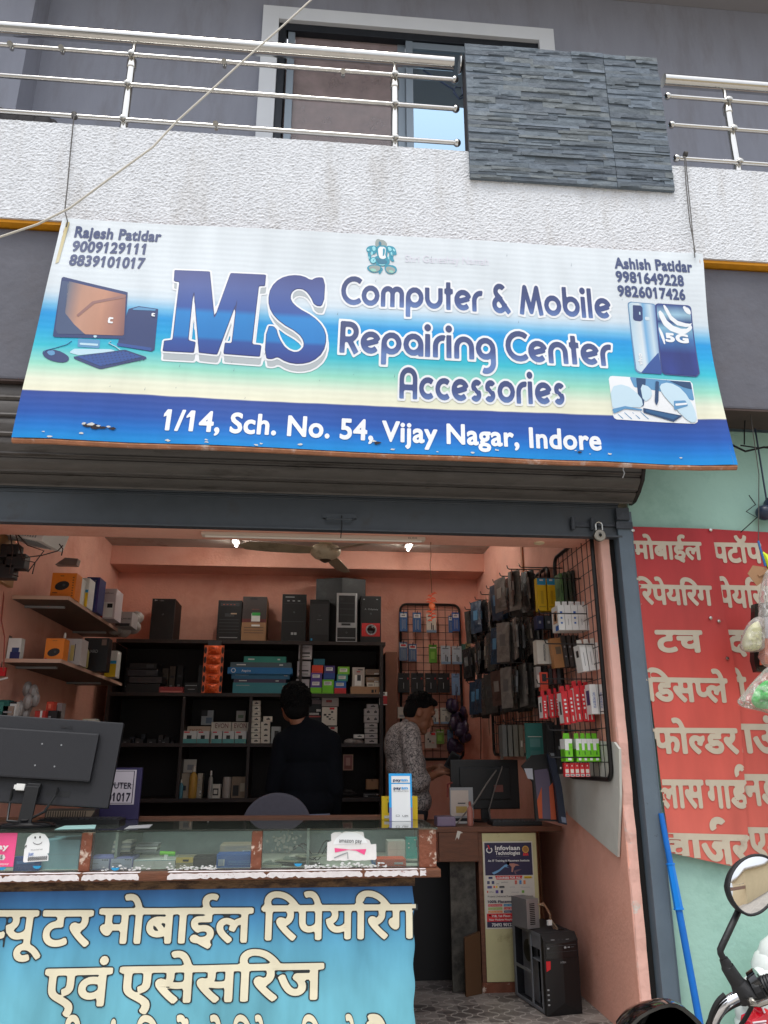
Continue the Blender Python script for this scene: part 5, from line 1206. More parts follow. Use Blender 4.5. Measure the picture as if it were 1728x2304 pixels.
# ------------------------------------------------------------------ ceiling: tubes, fan, batten, charm, bulb
M_lit = mat('lit_tube', C(255, 255, 250), .5, emit=(1, .97, .9, 1), estr=24)
for x, lab in ((-.71, 'lit tube light on the ceiling left of the fan'), (.83, 'lit tube light on the ceiling right of the fan')):
    t = thing('tube_light', lab, 'light', (x, 2.1, 3.139), 'lit tube lights on the shop ceiling')
    MB().box((x-.03, 1.6, 3.115), (x+.03, 2.72, 3.139)).build('batten', WHITE, t); MB().tube([(x, 1.62, 3.097), (x, 2.71, 3.097)], .012, n=10).build('glowing_tube', M_lit, t, smooth=True)
fc = at(703, 1195, Y=1.7)
M_fan = mat('fan_cream', C(206, 194, 166), .45, var=.15, vscale=9, stain=C(120, 100, 70), sscale=6)
M_fanb = mat('fan_blade', C(180, 164, 136), .5, var=.2, vscale=7, stain=C(92, 76, 58), sscale=5, samt=(.5, .75))
t = thing('ceiling_fan', 'dusty cream three bladed ceiling fan', 'fan', (fc.x, fc.y, fc.z))
b = MB(); b.lathe([(0, -.072), (.03, -.062), (.05, -.05), (.085, -.035), (.112, -.01), (.115, .0), (.118, .012), (.118, .03), (.10, .05), (.06, .06), (.02, .062)], fc, 'Z', 32); b.build('motor', M_fan, t, smooth=True)
b = MB(); b.lathe([(0, -.078), (.02, -.070), (.045, -.054)], fc, 'Z', 20); b.build('badge', cm(70, 58, 44), t, smooth=True)
b = MB(); b.tube([(fc.x, fc.y, fc.z+.06), (fc.x, fc.y, 3.139)], .012, n=10); b.lathe([(.05, .10), (.045, .14), (.02, .16)], (fc.x, fc.y, fc.z-.02), 'Z', 16); b.build('down_rod', M_fan, t, smooth=True)
for a in (195, 75, -45):
    ca, sa_ = math.cos(RAD(a)), math.sin(RAD(a)); b = MB()
    P = []
    for r, w in ((.11, .05), (.2, .062), (.45, .07), (.6, .058), (.66, .0)):
        for s_ in (-1, 1):
            y = s_*w; tilt = s_*w*.22
            P.append((fc.x+r*ca-y*sa_, fc.y+r*sa_+y*ca, fc.z+.018-.0*r+tilt-.02*r))
    b.add(P+[(p[0], p[1], p[2]-.004) for p in P], [[2*i, 2*i+1, 2*i+3, 2*i+2] for i in range(4)]+[[10+2*i, 12+2*i, 13+2*i, 11+2*i] for i in range(4)]+[[2*i, 2*i+2, 12+2*i, 10+2*i] for i in range(4)]+[[2*i+1, 11+2*i, 13+2*i, 3+2*i] for i in range(4)])
    b.build('blade', M_fanb, t)
x0, x1, z0, z1 = -.64, .618, 2.476, 2.499
t = thing('tube_batten', 'long unlit white tube light batten fixed on the lintel inside the opening', 'light', (0, .24, z0))
b = MB(); b.box((x0, .18, z0+.004), (x1, .24, z1)); b.build('housing', mat('batten_cream', C(214, 196, 180), .5), t, bevel=.004)
b = MB(); b.tube([(x0+.02, .21, z0+.004), (x1-.02, .21, z0+.004)], .008, n=10); b.build('unlit_tube', mat('tube_white', C(226, 216, 206), .3), t, smooth=True)
b = MB(); text_at(b, 'ELIDE', (.52, .1795, z0+.008), (.05, 0, 0), (0, 0, .010), DGREY); b.build('lettering', None, t)
b = MB(); c = at(1164, 1160, Y=.25); b.lathe([(0, -.05), (.03, -.04), (.036, -.015), (.034, .01), (.02, .03)], (c.x, .25, c.z), 'Z', 16, mat('bulb_cream', C(226, 206, 170), .4)); b.lathe([(.03, .03), (.03, .05)], (c.x, .25, c.z), 'Z', 12, WHITE); b.tube([(c.x, .25, c.z+.04), (c.x, .25, 2.499)], .02, WHITE, 10)
b.build('bulb_holder', None, label='cream bulb in a white holder under the lintel near the right wall', cat='bulb', smooth=True)
# orange charm on a thread
ch = thing('hanging_charm', 'orange red chilli and lemon charm hanging on a thread in the opening', 'charm', at(932, 1320, Y=.3))
MB().tube([at(930, 1148, Y=.3), at(931, 1200, Y=.3), at(929, 1220, Y=.3), at(932, 1262, Y=.3), at(933, 1285, Y=.3)], .0022, n=5).build('thread', mat('thread_brown', C(120, 74, 44), .7), ch)
M_ch = mat('charm_orange', C(222, 88, 50), .4); random.seed(6)
b = MB()
for i in range(12):
    y = (1284, 1288, 1292, 1296, 1299, 1303, 1318, 1322, 1326, 1330, 1336, 1340)[i]; c = at(932, y, Y=.3); a = random.uniform(-.6, .6)+(3.14 if i % 2 else 0); L = random.uniform(.02, .036)
    b.tube([c, c+Vector((L*.6*math.cos(a), -.006, L*.4*math.sin(a)+.004)), c+Vector((L*math.cos(a), 0, L*.5*math.sin(a)))], [.006, .005, .001], n=6)
b.build('chillies', M_ch, ch, smooth=True)
b = MB(); c = at(933, 1309, Y=.3); b.ball(c, (.019, .019, .021)); b.build('lemon', mat('charm_lemon', C(224, 110, 62), .25), ch, smooth=True)

# ------------------------------------------------------------------ display counter
ct = thing('display_counter', 'worn wooden counter with a glass showcase along its top', 'counter', (-.6, 0, 0))
cx0, cx1 = -2.15, .585
ZT = .992
MB().box((-1.83, -.18, 0), (.47, .42, .745)).build('base_cabinet', M_wood, ct, bevel=.004)
b = MB(); random.seed(31)
b.box((-1.845, -.205, .747), (.486, .0, .786)); b.build('brown_strip', mat('smeared_board', C(110, 84, 58), .75, var=.3, vscale=20, stain=C(58, 38, 26), sscale=11, samt=(.46, .58), stretch=(1, 1, 3), bump=.5, bscale=40), ct)
ldg = MB().box((-1.845, -.262, .788), (cx1+.012, .46, .822)).build('ledge', M_wood, ct, bevel=.006)
pw_ = mat('paper_remains', C(224, 218, 218), .85, var=.15, vscale=30, stain=C(150, 90, 80), sscale=40, samt=(.6, .68)); b = MB()
x = -1.5
while x < .52:
    L = random.uniform(.2, .5)
    if -.75 < x < -.62: x += .12; continue
    e = min(x+L, .53); n = 30; up = []; dn_ = []
    for i in range(n+1):
        xx = x+(e-x)*i/n; m_ = .5+.5*mnoise.noise((xx*11, 5, 2)); up.append((xx, -.2632, .8195-.009*abs(mnoise.noise((xx*34, 1, 0)))-(.0 if 0 < i < n else .012))); dn_.append((xx, -.2632, min(.8175, .793+.024*m_*abs(mnoise.noise((xx*26, 7, 0)))+.012*max(0, mnoise.noise((xx*70, 3, 0))))))
    b.add(up+dn_, [[i, i+1, n+2+i, n+1+i] for i in range(n)])
    b.add([(p[0], -.262, .8226) for p in up]+[(p[0], -.225+.02*mnoise.noise((p[0]*18, 4, 4)), .8226) for p in up], [[i, i+1, n+2+i, n+1+i] for i in range(n)])
    x = e+random.uniform(-.002, .016)
b.build('paper_remains', pw_, ldg)
for px in (185, 554):
    x = at(px, 1840, Y=-.21).x; MB().box((x-.024, -.212, .823), (x+.024, -.16, ZT-.012)).build('corner_post', M_woodold, ct, bevel=.004)
MB().box((.505, -.214, .823), (cx1, -.15, ZT-.008)).build('corner_post', M_woodold, ct, bevel=.004)
MB().box((cx1-.02, -.149, .823), (cx1, .40, ZT-.008)).build('end_panel', mat('showcase_end', C(176, 180, 172), .6, var=.1, vscale=6), ct)
MB().box((-1.845, .41, .823), (cx1-.021, .43, ZT-.008)).build('rear_doors', mat('showcase_rear', C(168, 184, 186), .5, var=.25, vscale=5), ct)
for xx in (-.86, .0): MB().box((xx-.006, -.15, .823), (xx+.006, .40, ZT-.008)).build('partition', mat('showcase_partition', C(150, 158, 150), .6, var=.2, vscale=6), ct)
G_c = glass_mat('counter_glass', (.95, .99, .97, 1), .02, 1.0, C(190, 204, 196), .06)
for a, c in ((-1.845, at(185, 1840, Y=-.21).x-.025), (at(185, 1840, Y=-.21).x+.025, at(554, 1840, Y=-.21).x-.025), (at(554, 1840, Y=-.21).x+.025, .504)):
    MB().box((a, -.206, .823), (c, -.201, ZT-.012)).build('front_pane', G_c, ct)
G_t = glass_mat('counter_top_glass', (.88, .95, .92, 1), .03, 1.6, C(120, 128, 116), .06)
MB().box((-1.845, -.222, ZT-.008), (cx1+.006, .45, ZT)).build('top_pane', G_t, ct)
b = MB(); b.box((-1.845, .43, .823), (.62, .46, ZT+.012)); b.build('rear_rail', M_wood, ct)
# peeled label remains on the lower edge of the panes
b = MB(); random.seed(15); pr_ = mat('label_scraps', C(216, 218, 216), .8, var=.2, vscale=40)
for (xa, xb, n) in ((-.62, -.40, 70), (-.02, .36, 120), (-.9, -.68, 36), (.1, .2, 24)):
    for i in range(n):
        x = random.uniform(xa, xb); z = .826+abs(random.gauss(0, .008)); r = random.uniform(.0015, .006)
        b.poly([(x+r*1.4*math.cos(q)*random.uniform(.6, 1.3), -.2072-.00002*i, max(.8235, z+r*.7*math.sin(q)*random.uniform(.5, 1.3))) for q in np.linspace(0, 6.28, 8)[:-1]], pr_)
for (px, py, m) in ((249, 1876, CYAN), (80, 1872, CYAN), (4, 1875, CYAN), (644, 1867, CYAN)):
    c = at(px, py, Y=-.2078); b.poly([(c.x+.016*math.cos(q), -.2078, c.z+.009*math.sin(q)) for q in np.linspace(3.14, 6.28, 9)]+[(c.x+.02, -.2078, c.z+.003), (c.x-.02, -.2078, c.z+.003)], m)
b.build('label_scraps', None, ct, fixn=False)
# stickers on the glass
def sticker(lab, pts, m, extra=None, texts=(), Y=-.208, name='sticker'):
    b = MB(); P = [at(x, y, Y=Y) for x, y in pts]; b.prism(P, (0, .0009, 0), m, m)
    for i, (q, mm) in enumerate(extra or ()): b.poly([at(x, y, Y=Y-.0006*(i+1)) for x, y in q], mm)
    for (t, p0, p1, hp, mm, bo) in texts: write(b, t, p0, p1, hp, Y-.0035, mm, bo)
    return b.build(name, None, label=lab, cat='sticker', fixn=False)
zc1 = lambda x, y: (x*.2893, 1747.3+y*.2893)
zc2 = lambda x, y: (480+x*.2893, 1747.3+y*.2893)
PINK = cm(236, 84, 140)
pe = lambda cx, cy, rx, ry, n=16, a0=0, a1=6.2832: [(cx+rx*math.cos(a0+(a1-a0)*i/n), cy+ry*math.sin(a0+(a1-a0)*i/n)) for i in range(n)]
sticker('pink payment sticker on the glass at the left edge', [zc1(-120, 182), zc1(132, 178), zc1(98, 432), zc1(-120, 432)], PINK,
        [([zc1(-60, 340), zc1(30, 342), zc1(40, 362), zc1(28, 382), zc1(-60, 384)], WHITE)], [('pay', zc1(-60, 302), zc1(62, 300), 9, WHITE, .04), ('HERE', zc1(-52, 374), zc1(20, 374), 7, DGREY, .02), ('#pay', zc1(0, 418), zc1(66, 416), 3.5, WHITE, 0)])
WS = mat('sticker_white', C(236, 238, 238), .5)
sticker('white smiling face sticker with a phone number on the glass', [zc1(*p) for p in ((196, 250), (205, 215), (240, 186), (290, 178), (335, 190), (362, 225), (370, 260), (366, 330), (352, 334), (362, 350), (360, 388), (180, 400), (172, 392), (182, 300), (190, 292), (184, 275))], WS,
        [([zc1(*p) for p in pe(262, 214, 6, 9)], BLK), ([zc1(*p) for p in pe(299, 211, 6, 9)], BLK), ([zc1(*p) for p in [(245, 250)]+[(280+35*math.cos(q), 245+22*math.sin(q)) for q in np.linspace(3.0, .15, 12)]+[(315, 244)]+[(280+32*math.cos(q), 244+18*math.sin(q)) for q in np.linspace(.15, 3.0, 12)]], DGREY), ([zc1(186, 278), zc1(200, 268), zc1(196, 290)], BLK)],
        [('8888888888', zc1(206, 388), zc1(352, 378), 6.3, DGREY, .025), ('Just', zc1(210, 350), zc1(250, 346), 5.5, BLUE, .03), ('We are listed with', zc1(230, 312), zc1(318, 306), 2.6, DGREY, 0)])
random.seed(19)
ragged = [(780+random.uniform(-3, 3), 385), (785, 250), (815, 240), (812, 190)]+[(830+i*16, 172+random.uniform(-6, 8)) for i in range(15)]+[(1062, 215), (1100, 235), (1110, 265), (1150, 262), (1152, 372)]+[(1140-i*24, 384+random.uniform(-4, 6)) for i in range(15)]
sticker('torn white payment sticker with a pink band on the glass', [zc2(*p) for p in ragged], mat('torn_paper', C(226, 224, 222), .7, var=.08, vscale=20),
        [([zc2(*p) for p in pe(958, 290, 132, 118, 24, 3.35, 6.1)], WS), ([zc2(838, 292), zc2(955, 304), zc2(1076, 300), zc2(1062, 344), zc2(1000, 312), zc2(940, 306), zc2(842, 326)], PINK),
         ([zc2(835, 362), zc2(900, 334), zc2(938, 322), zc2(942, 374), zc2(936, 374), zc2(934, 330), zc2(900, 344), zc2(838, 370)], LGREY)], [('amazon pay', zc2(872, 250), zc2(1042, 254), 7.5, DGREY, .008)])
b = MB(); random.seed(23)
for i in range(46):
    c = at(*zc2(random.gauss(465, 55), random.gauss(250, 45)), Y=-.2075); r = random.uniform(.003, .010)
    b.poly([(c.x+r*math.cos(q)*random.uniform(.4, 1.3), -.2075-.00002*i, c.z+r*math.sin(q)*random.uniform(.4, 1.3)) for q in np.linspace(0, 6.28, 9)[:-1]], mat('glue_stain', C(104, 112, 102), .8))
b.build('glue_stain', None, ct, fixn=False)
# goods in the showcase
ZC = .823
def inbox(lab, q, Y, depth, m, prints=(), texts=(), zf=zc1, dz=0, name='product_box', cat='box', group=None):
    a, c = zf(q[0], q[1]), zf(q[2], q[3])
    return carton(lab, (a[0], a[1], c[0], c[1]), Y, depth, m, prints, texts, z0=ZC+dz, name=name, cat=cat, group=group)
inbox('large pale blue box in the left bay of the showcase', (300, 230, 590, 450), -.12, .2, cm(150, 190, 204), [(.02, .5, .98, .505, LGREY)])
inbox('bright blue flat pack low in the left showcase bay', (105, 345, 295, 450), -.16, .03, cm(20, 84, 180), [(.1, .5, .8, .7, cm(60, 130, 220))])
for k, (a, c) in enumerate(((652, 818), (822, 990))):
    inbox('lavender box with white end label, %s of the pair in the showcase' % ('left' if k == 0 else 'right'), (a, 362, c, 450), -.15, .14, cm(132, 134, 196), [(.03, .08, .97, .92, cm(196, 202, 226)), (.64, .78, .69, .86, BLK), (.72, .78, .77, .86, BLK), (.8, .78, .85, .86, BLK), (.88, .78, .93, .86, BLK), (.1, .5, .5, .54, LGREY)], group='lavender boxes in the showcase')
for k in range(5):
    inbox('slim booklet, %s from the bottom of the pile on the lavender boxes' % ORDN[k], (835+k*2, 290, 972+k*2, 304), -.08+.003*k, .1, (OFFW, LGREY)[k % 2], dz=.062+.0095*k, name='booklet', cat='booklet', group='booklets piled in the showcase')
inbox('dark folder lying on the lavender boxes', (850, 308, 995, 326), -.09, .12, BLK, dz=.055, name='folder', cat='folder')
for k in range(3): inbox('white paper pad, %s from the bottom in the middle showcase bay' % ORDN[k], (1000+k*8, 300, 1165+k*6, 316), -.04+.004*k, .1, (LGREY, WHITE, LGREY)[k], dz=.058+.012*k, name='paper_pad', cat='paper', group='paper pads in the showcase')
for k, (a, c) in enumerate(((995, 1150), (1152, 1305))):
    inbox('plain white box, %s of the pair in the middle showcase bay' % ('left' if k == 0 else 'right'), (a, 382, c, 446), -.14, .1, WHITE, [(.0, .93, 1, 1, cm(150, 190, 200))], group='plain white boxes in the showcase')
inbox('yellow box with dark round print in the showcase', (1312, 366, 1440, 446), -.13, .1, cm(150, 140, 112), [(0, .5, 1, 1, cm(210, 180, 90)), (.4, .6, .75, .8, BLK)])
inbox('black box next to the yellow box in the showcase', (1444, 366, 1610, 446), -.12, .1, BLK, [(.05, .6, .95, .64, DGREY)])
inbox('blue box with barcode at the right of the middle bay', (1615, 352, 1920, 450), -.14, .12, cm(24, 90, 170), [(.05, .15, .2, .65, WHITE)]+[(.06+.02*i, .15, .068+.02*i, .65, BLUE) for i in range(6)]+[(.3, .5-.12*i, .85, .52-.12*i, cm(110, 170, 220)) for i in range(3)])
inbox('beige open carton behind the blue barcode box', (1640, 300, 1925, 352), -.02, .16, cm(190, 172, 150), dz=.052)
p0, p1 = at(*zc1(1195, 330), Y=-.1), at(*zc1(1308, 334), Y=-.1)
b = MB(); b.tube([p0, p1], .009, GREENL, 8); b.box((p0.x+.02, -.108, p0.z-.012), (p0.x+.07, -.092, p0.z-.008), cm(30, 160, 60)); b.box(((p0.x+p1.x)/2-.012, -.12, ZC), ((p0.x+p1.x)/2+.004, -.10, p0.z-.006), WHITE)
b.build('green_tool', None, label='bright green plastic tool lying on the white boxes in the showcase', cat='tool')
for k in range(7):
    random.seed(40+k); a = zc2(360+k*50, 345+5*(k % 3)); c = at(a[0], a[1], Y=-.05)
    b = MB(); b.T = Matrix.Translation((c.x, -.08+.03*(k % 3), ZC+.001+.006*k)) @ Matrix.Rotation(random.uniform(-.6, .6), 4, 'Z'); b.box((-.06, -.04, 0), (.06, .04, .005), (cm(150, 150, 130), cm(120, 130, 120), OFFW)[k % 3]); b.poly([(-.03, -.02, .0056), (.04, -.02, .0056), (.04, .015, .0056), (-.03, .015, .0056)], cm(80, 92, 92))
    b.build('loose_paper', None, label='loose greenish slip of paper spread in the right showcase bay', cat='paper', group='loose slips in the right showcase bay')
b = MB(); c = at(*zc2(720, 300), Y=.02)
for k in range(2): b.tube([(c.x-.12+.24*i/20, .02+.02*math.sin(i*.6), ZC+.055+.045*math.sin(i*.5+k)*math.exp(-((i-10)/9)**2)) for i in range(21)], .003, n=5)
b.build('loose_wire', BLK, label='thin black wire looped in the right showcase bay', cat='wire')
inbox('white box with folded flaps in the right showcase bay', (1235, 208, 1372, 336), -.02, .1, cm(206, 206, 198), [(.05, .49, .95, .5, LGREY), (.5, .05, .51, .95, LGREY)], zf=zc2, dz=.018)
inbox('orange edged flat box in the right showcase bay', (1155, 345, 1372, 396), -.16, .13, cm(226, 84, 40), [(.6, .3, .9, .6, WHITE)], zf=zc2)
inbox('turquoise earphone box at the right end of the showcase', (1374, 176, 1490, 332), -.06, .05, cm(40, 168, 158), [(.64, .55, .9, .88, DGREY), (.7, .35, .95, .6, BLK), (.12, .7, .2, .76, WHITE), (.12, .5, .2, .56, WHITE), (.5, .88, .6, .92, WHITE)], zf=zc2, dz=.02)
inbox('blue edged booklet behind the torn sticker', (1120, 332, 1180, 380), -.1, .1, cm(60, 110, 170), zf=zc2)

# ------------------------------------------------------------------ banner on the front of the counter
banx0, banx1 = -1.80, .478
def bP(x, z, h=0):
    w = .006*mnoise.noise((x*3.2, 1.5, z*2.2))+.004*mnoise.noise((x*9+z*6, 8, z*3))+.003*math.sin(x*5+z*9)
    return Vector((x, -.200-abs(w)-h, z))
bn = thing('counter_banner', 'blue printed cloth banner with cream lettering on the counter front', 'banner', (-.6, -.2, .02))
b = MB(); nu, nv = 110, 40; pts = []; uv = []
for j in range(nv+1):
    for i in range(nu+1):
        x, z = banx0+(banx1-banx0)*i/nu, .02+(.726)*j/nv
        pts.append(bP(x+(.004*math.sin(z*40) if i == nu else 0), z)); uv.append((i/nu, j/nv))
bmat = ramp_mat('banner_print', [(0, C(122, 200, 214)), (.45, C(116, 192, 214)), (.68, C(102, 180, 212)), (.84, C(76, 148, 198)), (1, C(54, 108, 170))], streak=.16, rough=.55)
b.add(pts, [[j*(nu+1)+i, j*(nu+1)+i+1, (j+1)*(nu+1)+i+1, (j+1)*(nu+1)+i] for j in range(nv) for i in range(nu)], bmat, uv); b.build('banner_cloth', bmat, bn, smooth=True)
HD = font_mesh('\u092e')[0][:, 1].max()
M_cream = mat('letter_cream', C(236, 228, 200), .6, var=.06, vscale=14, stain=C(180, 160, 130), sscale=9, samt=(.66, .75)); M_lblk = mat('letter_outline', C(36, 44, 48), .6)
def deva_on(parent, tokens, p0, p1, hpx, P, Y, ma, mb_, bold=.024, ol=.022, clip=None, lift=.002, slope=True, h=.04):
    c, sp = deva_cells(tokens, bold, h, (ol,) if ol else ())
    a, e = at(p0[0], p0[1], Y=Y), at(p1[0], p1[1], Y=Y); ex = (e-a)/(sp[1]-sp[0]); k = (Y-CAM_P[1])*S/F0*hpx/HD
    b = MB()
    def fr(hh): return lambda x, y: P(a.x+ex.x*(x-sp[0]), a.z+ex.z*(x-sp[0])+k*y, hh)
    for off, m, hh in (((ol, mb_, lift),) if ol else ())+((0, ma, lift+.0012),):
        cells = c[off]; f = fr(hh)
        for pg in cells:
            q = [f(*p) for p in pg]; cx = sum(p.x for p in q)/len(q); cz = sum(p.z for p in q)/len(q)
            if clip and not clip(cx, cz): continue
            b.poly(q, m)
    return b.build('lettering', None, parent, fixn=False)
zb_ = lambda x, y: (x*.5787, 1747.3+y*.5787)
inb = lambda x, z: x < banx1-.003 and z > .025
CPH = .215
for toks, a, c, hp in (([('h', 'प', CPH), 'यू', 'टर'], (-60, 510), (332, 508), 57), (['मोबाईल'], (365, 499), (935, 494), 56), (['िरपेयिंरग'], (976, 486), (1552, 478), 56), (['एवं'], (162, 734), (403, 730), 58), (['एसेसिरज'], (442, 724), (1200, 706), 57),
                       (['सभी'], (60, 969), (300, 969), 57), (['कंपिनयों'], (330, 969), (700, 966), 57), (['के'], (730, 966), (830, 965), 57), (['िरपेयर'], (860, 965), (1090, 962), 57), (['िमलते'], (1120, 962), (1330, 960), 57), (['है'], (1350, 960), (1460, 959), 57)):
    deva_on(bn, toks, zb_(*a), zb_(*c), hp, bP, -.2, M_cream, M_lblk, clip=inb)

# ------------------------------------------------------------------ things standing on the counter
# monitor seen from behind
mo = at(90, 1772, Z=ZT); mon = thing('monitor', 'black computer monitor turned with its back to the street on the counter', 'monitor', (mo.x, -.02, ZT))
R = Matrix.Translation((at(120, 1650, Y=-.02).x-.165, -.02, 0)) @ Matrix.Rotation(RAD(3), 4, 'Y') @ Matrix.Rotation(RAD(-9), 4, 'X')
Rz = R.copy()
tz0, tz1 = 1.05, 1.50
R = Matrix.Translation((at(118, 1650, Y=-.0).x, .01, 1.085)) @ Matrix.Rotation(RAD(3.5), 4, 'Y') @ Matrix.Rotation(RAD(2), 4, 'Z') @ Matrix.Rotation(RAD(-8), 4, 'X')
M_mon = mat('monitor_grey', C(26, 26, 31), .5, var=.08, vscale=30, bump=.06, bscale=220)
b = MB(); b.T = R; b.box((-.36, .0, 0), (.265, .035, .40)); b.build('screen_shell', M_mon, mon, bevel=.006)
b = MB(); b.T = R; b.box((-.32, -.034, .11), (.165, .001, .335)); b.build('rear_housing', M_mon, mon, bevel=.008)
b = MB(); b.T = R; b.box((-.34, .0352, .03), (.245, .038, .385)); b.build('display_panel', mat('screen_black', C(10, 10, 12), .15), mon)
b = MB(); b.T = R; text_at(b, 'BenQ', (-.03, -.0045, .355), (.055, 0, 0), (0, 0, .014), cm(24, 24, 28), .02); 
for (u, v) in ((-.09, .27), (.0, .27), (-.10, .17), (-.01, .17)): b.lathe([(0, -.036), (.0035, -.036), (.004, -.0345)], (u, 0, v), 'Y', 10, LGREY)
b.box((-.03, -.0016, .04), (.08, -.0005, .065), BLK); b.build('markings', None, mon)
b = MB(); b.T = R; b.box((-.115, -.05, -.085), (-.055, -.034, .075)); b.box((-.115, -.034, .04), (-.055, -.001, .09)); b.build('stand_neck', M_black, mon, bevel=.004)
base = R @ Vector((-.085, -.04, -.085)); bz = ZT+.001
b = MB(); b.lathe([(.135, 0), (.138, .008), (.12, .018), (.0, .024)], (base.x, base.y+.02, bz), 'Z', 32, sy=.62); b.tube([(base.x, base.y+.01, bz+.015), tuple(base+Vector((0, .0, .02)))], .022, n=10); b.build('stand_base', mat('gloss_base', C(20, 20, 22), .15), mon, smooth=True)
b = MB(); b.T = R; b.box((-.165, -.03, .055), (-.125, -.002, .085)); b.box((-.175, -.026, .06), (-.166, -.004, .08)); b.build('white_plug', WHITE, mon, bevel=.003)
b = MB(); q = R @ Vector((.02, -.01, .075))
b.tube([tuple(q), tuple(q+Vector((.005, -.04, -.03))), tuple(q+Vector((-.03, -.06, -.10))), tuple(q+Vector((-.12, -.05, -.145))), tuple(q+Vector((-.2, -.03, -.14))), tuple(q+Vector((-.21, 0, -.06))), tuple(R @ Vector((-.18, -.02, .06)))], .006, n=8); b.build('video_cable', M_black, mon, smooth=True)
# keyboard, slotted beige device, papers
b = MB(); kx0, kx1 = at(140, 1776, Z=ZT).x, at(266, 1776, Z=ZT).x; k0 = Vector((kx0, .22, ZT))
b.box((kx0-.1, .14, ZT), (kx1, .28, ZT+.018), BLK)
for j in range(4):
    for i in range(14): b.box((kx0-.09+i*(kx1-kx0+.08)/14, .15+.03*j, ZT+.018), (kx0-.09+(i+.8)*(kx1-kx0+.08)/14, .172+.03*j, ZT+.024), DGREY)
b.build('keyboard', None, label='black keyboard lying behind the monitor on the counter', cat='keyboard')
b = MB(); x0, x1, za, zb = rect(98, 1749, 205, 1777, .32); b.box((x0, .31, ZT), (x1, .42, ZT+.055), cm(58, 52, 48))
b.poly([(x0+.004, .3095, ZT+.016), (x1-.02, .3095, ZT+.014), (x1, .3095, ZT+.05), (x0+.01, .3095, ZT+.05)], cm(150, 134, 116))
for i in range(16): xx = x0+.012+i*(x1-x0-.05)/16; b.poly([(xx, .309, ZT+.02), (xx+.006, .309, ZT+.02), (xx+.007, .309, ZT+.048), (xx+.001, .309, ZT+.048)], cm(70, 60, 52))
b.build('slotted_device', None, label='beige slotted device behind the monitor stand', cat='device')
for q, m, lab in ((((118, 1792), (205, 1790), (208, 1782), (140, 1784)), cm(150, 190, 186), 'pale green sheet lying flat on the glass by the monitor'), (((268, 1791), (322, 1788), (330, 1781), (280, 1784)), LGREY, 'white slip lying flat on the glass top')):
    b = MB(); P = [at(x, y, Z=ZT+.001) for x, y in q]; b.prism(P, (0, 0, .001), m); b.build('paper_sheet', None, label=lab, cat='paper')
# notice on a dark purple panel
x0, x1, za, zb = rect(222, 1656, 303, 1768, .40)
t = thing('notice_panel', 'dark purple panel with a framed white shop notice behind the monitor', 'notice', ((x0+x1)/2, .41, ZT))
b = MB(); b.box((x0-.03, .40, ZT+.0005), (x1, .425, ZT+(zb-za))); b.build('panel', mat('dark_purple', C(44, 36, 78), .5, var=.15, vscale=6), t, bevel=.003)
px0, px1, pz0, pz1 = rect(172, 1663, 292, 1738, .398)
b = MB(); b.box((px0, .3975, pz0), (px1, .3995, pz1), mat('notice_paper', C(206, 196, 204), .6))
M_ink = cm(40, 32, 52)
for (a, c, d_, e) in ((.03, .03, .97, .045), (.03, .955, .97, .97), (.03, .045, .045, .955), (.955, .045, .97, .955), (.045, .56, .955, .57)):
    b.poly([(px0+(px1-px0)*a, .3968, pz0+(pz1-pz0)*c), (px0+(px1-px0)*d_, .3968, pz0+(pz1-pz0)*c), (px0+(px1-px0)*d_, .3968, pz0+(pz1-pz0)*e), (px0+(px1-px0)*a, .3968, pz0+(pz1-pz0)*e)], M_ink)
write(b, 'MS COMPUTER', (178, 1701), (284, 1704), 11, .3975, M_ink, .02); write(b, '8839101017', (180, 1729), (281, 1731), 15, .3975, M_ink, .03)
b.build('notice_sheet', None, t, fixn=False)
# payment stand
pY = at(866, 1774, Z=ZT).y
x0, x1, za, zb = rect(841, 1671, 891, 1774, pY)
t = thing('payment_stand', 'blue and white payment code stand on the counter glass', 'stand', ((x0+x1)/2, pY, ZT)); hh = zb-za
PB = mat('pay_blue', C(22, 160, 228), .35); PN = cm(26, 42, 92)
b = MB(); b.prism([(x0, pY, ZT+.001), (x1, pY, ZT+.001), (x1, pY+.03, ZT+hh), (x0, pY+.03, ZT+hh)], (0, .004, 0), PB); b.build('card_holder', None, t)
MB().prism([(x0+.01, pY+.012, ZT+.001), (x1-.01, pY+.012, ZT+.001), (x1-.01, pY+.07, ZT+.001), (x0+.01, pY+.07, ZT+.001)], (0, 0, .004)).build('holder_foot', cm(150, 160, 200), t)
def pf(u, v, h): return Vector((x0+(x1-x0)*u, pY+.03*v-h, ZT+.001+(hh-.001)*v))
b = MB()
def prr(u0, v0, u1, v1, m, h): b.poly([pf(u0, v0, h), pf(u1, v0, h), pf(u1, v1, h), pf(u0, v1, h)], m)
prr(.0, .0, 1, .28, cm(120, 124, 176), .0006); prr(.11, .80, .92, .945, WS, .0012); prr(.11, 0, .92, .775, WS, .0012)
def ptx(txt, u0, v0, u1, hf, m, bold): text_at(b, txt, pf(u0, v0, .005), pf(u1, v0, 0)-pf(u0, v0, 0), pf(0, v0+hf, 0)-pf(0, v0, 0), m, bold)
ptx('pay', .18, .835, .52, .055, PN, .03); ptx('tm', .53, .835, .82, .055, PB, .03)
ptx('pay', .2, .665, .52, .055, PN, .03); ptx('tm', .53, .665, .82, .055, PB, .03); ptx('Accepted Here', .2, .615, .84, .024, DGREY, 0)
prr(.28, .09, .44, .13, LGREY, .0018); prr(.30, .098, .42, .122, WS, .0024); ptx('UPI', .56, .09, .8, .035, DGREY, 0)
b.build('front_card', None, t, fixn=False)
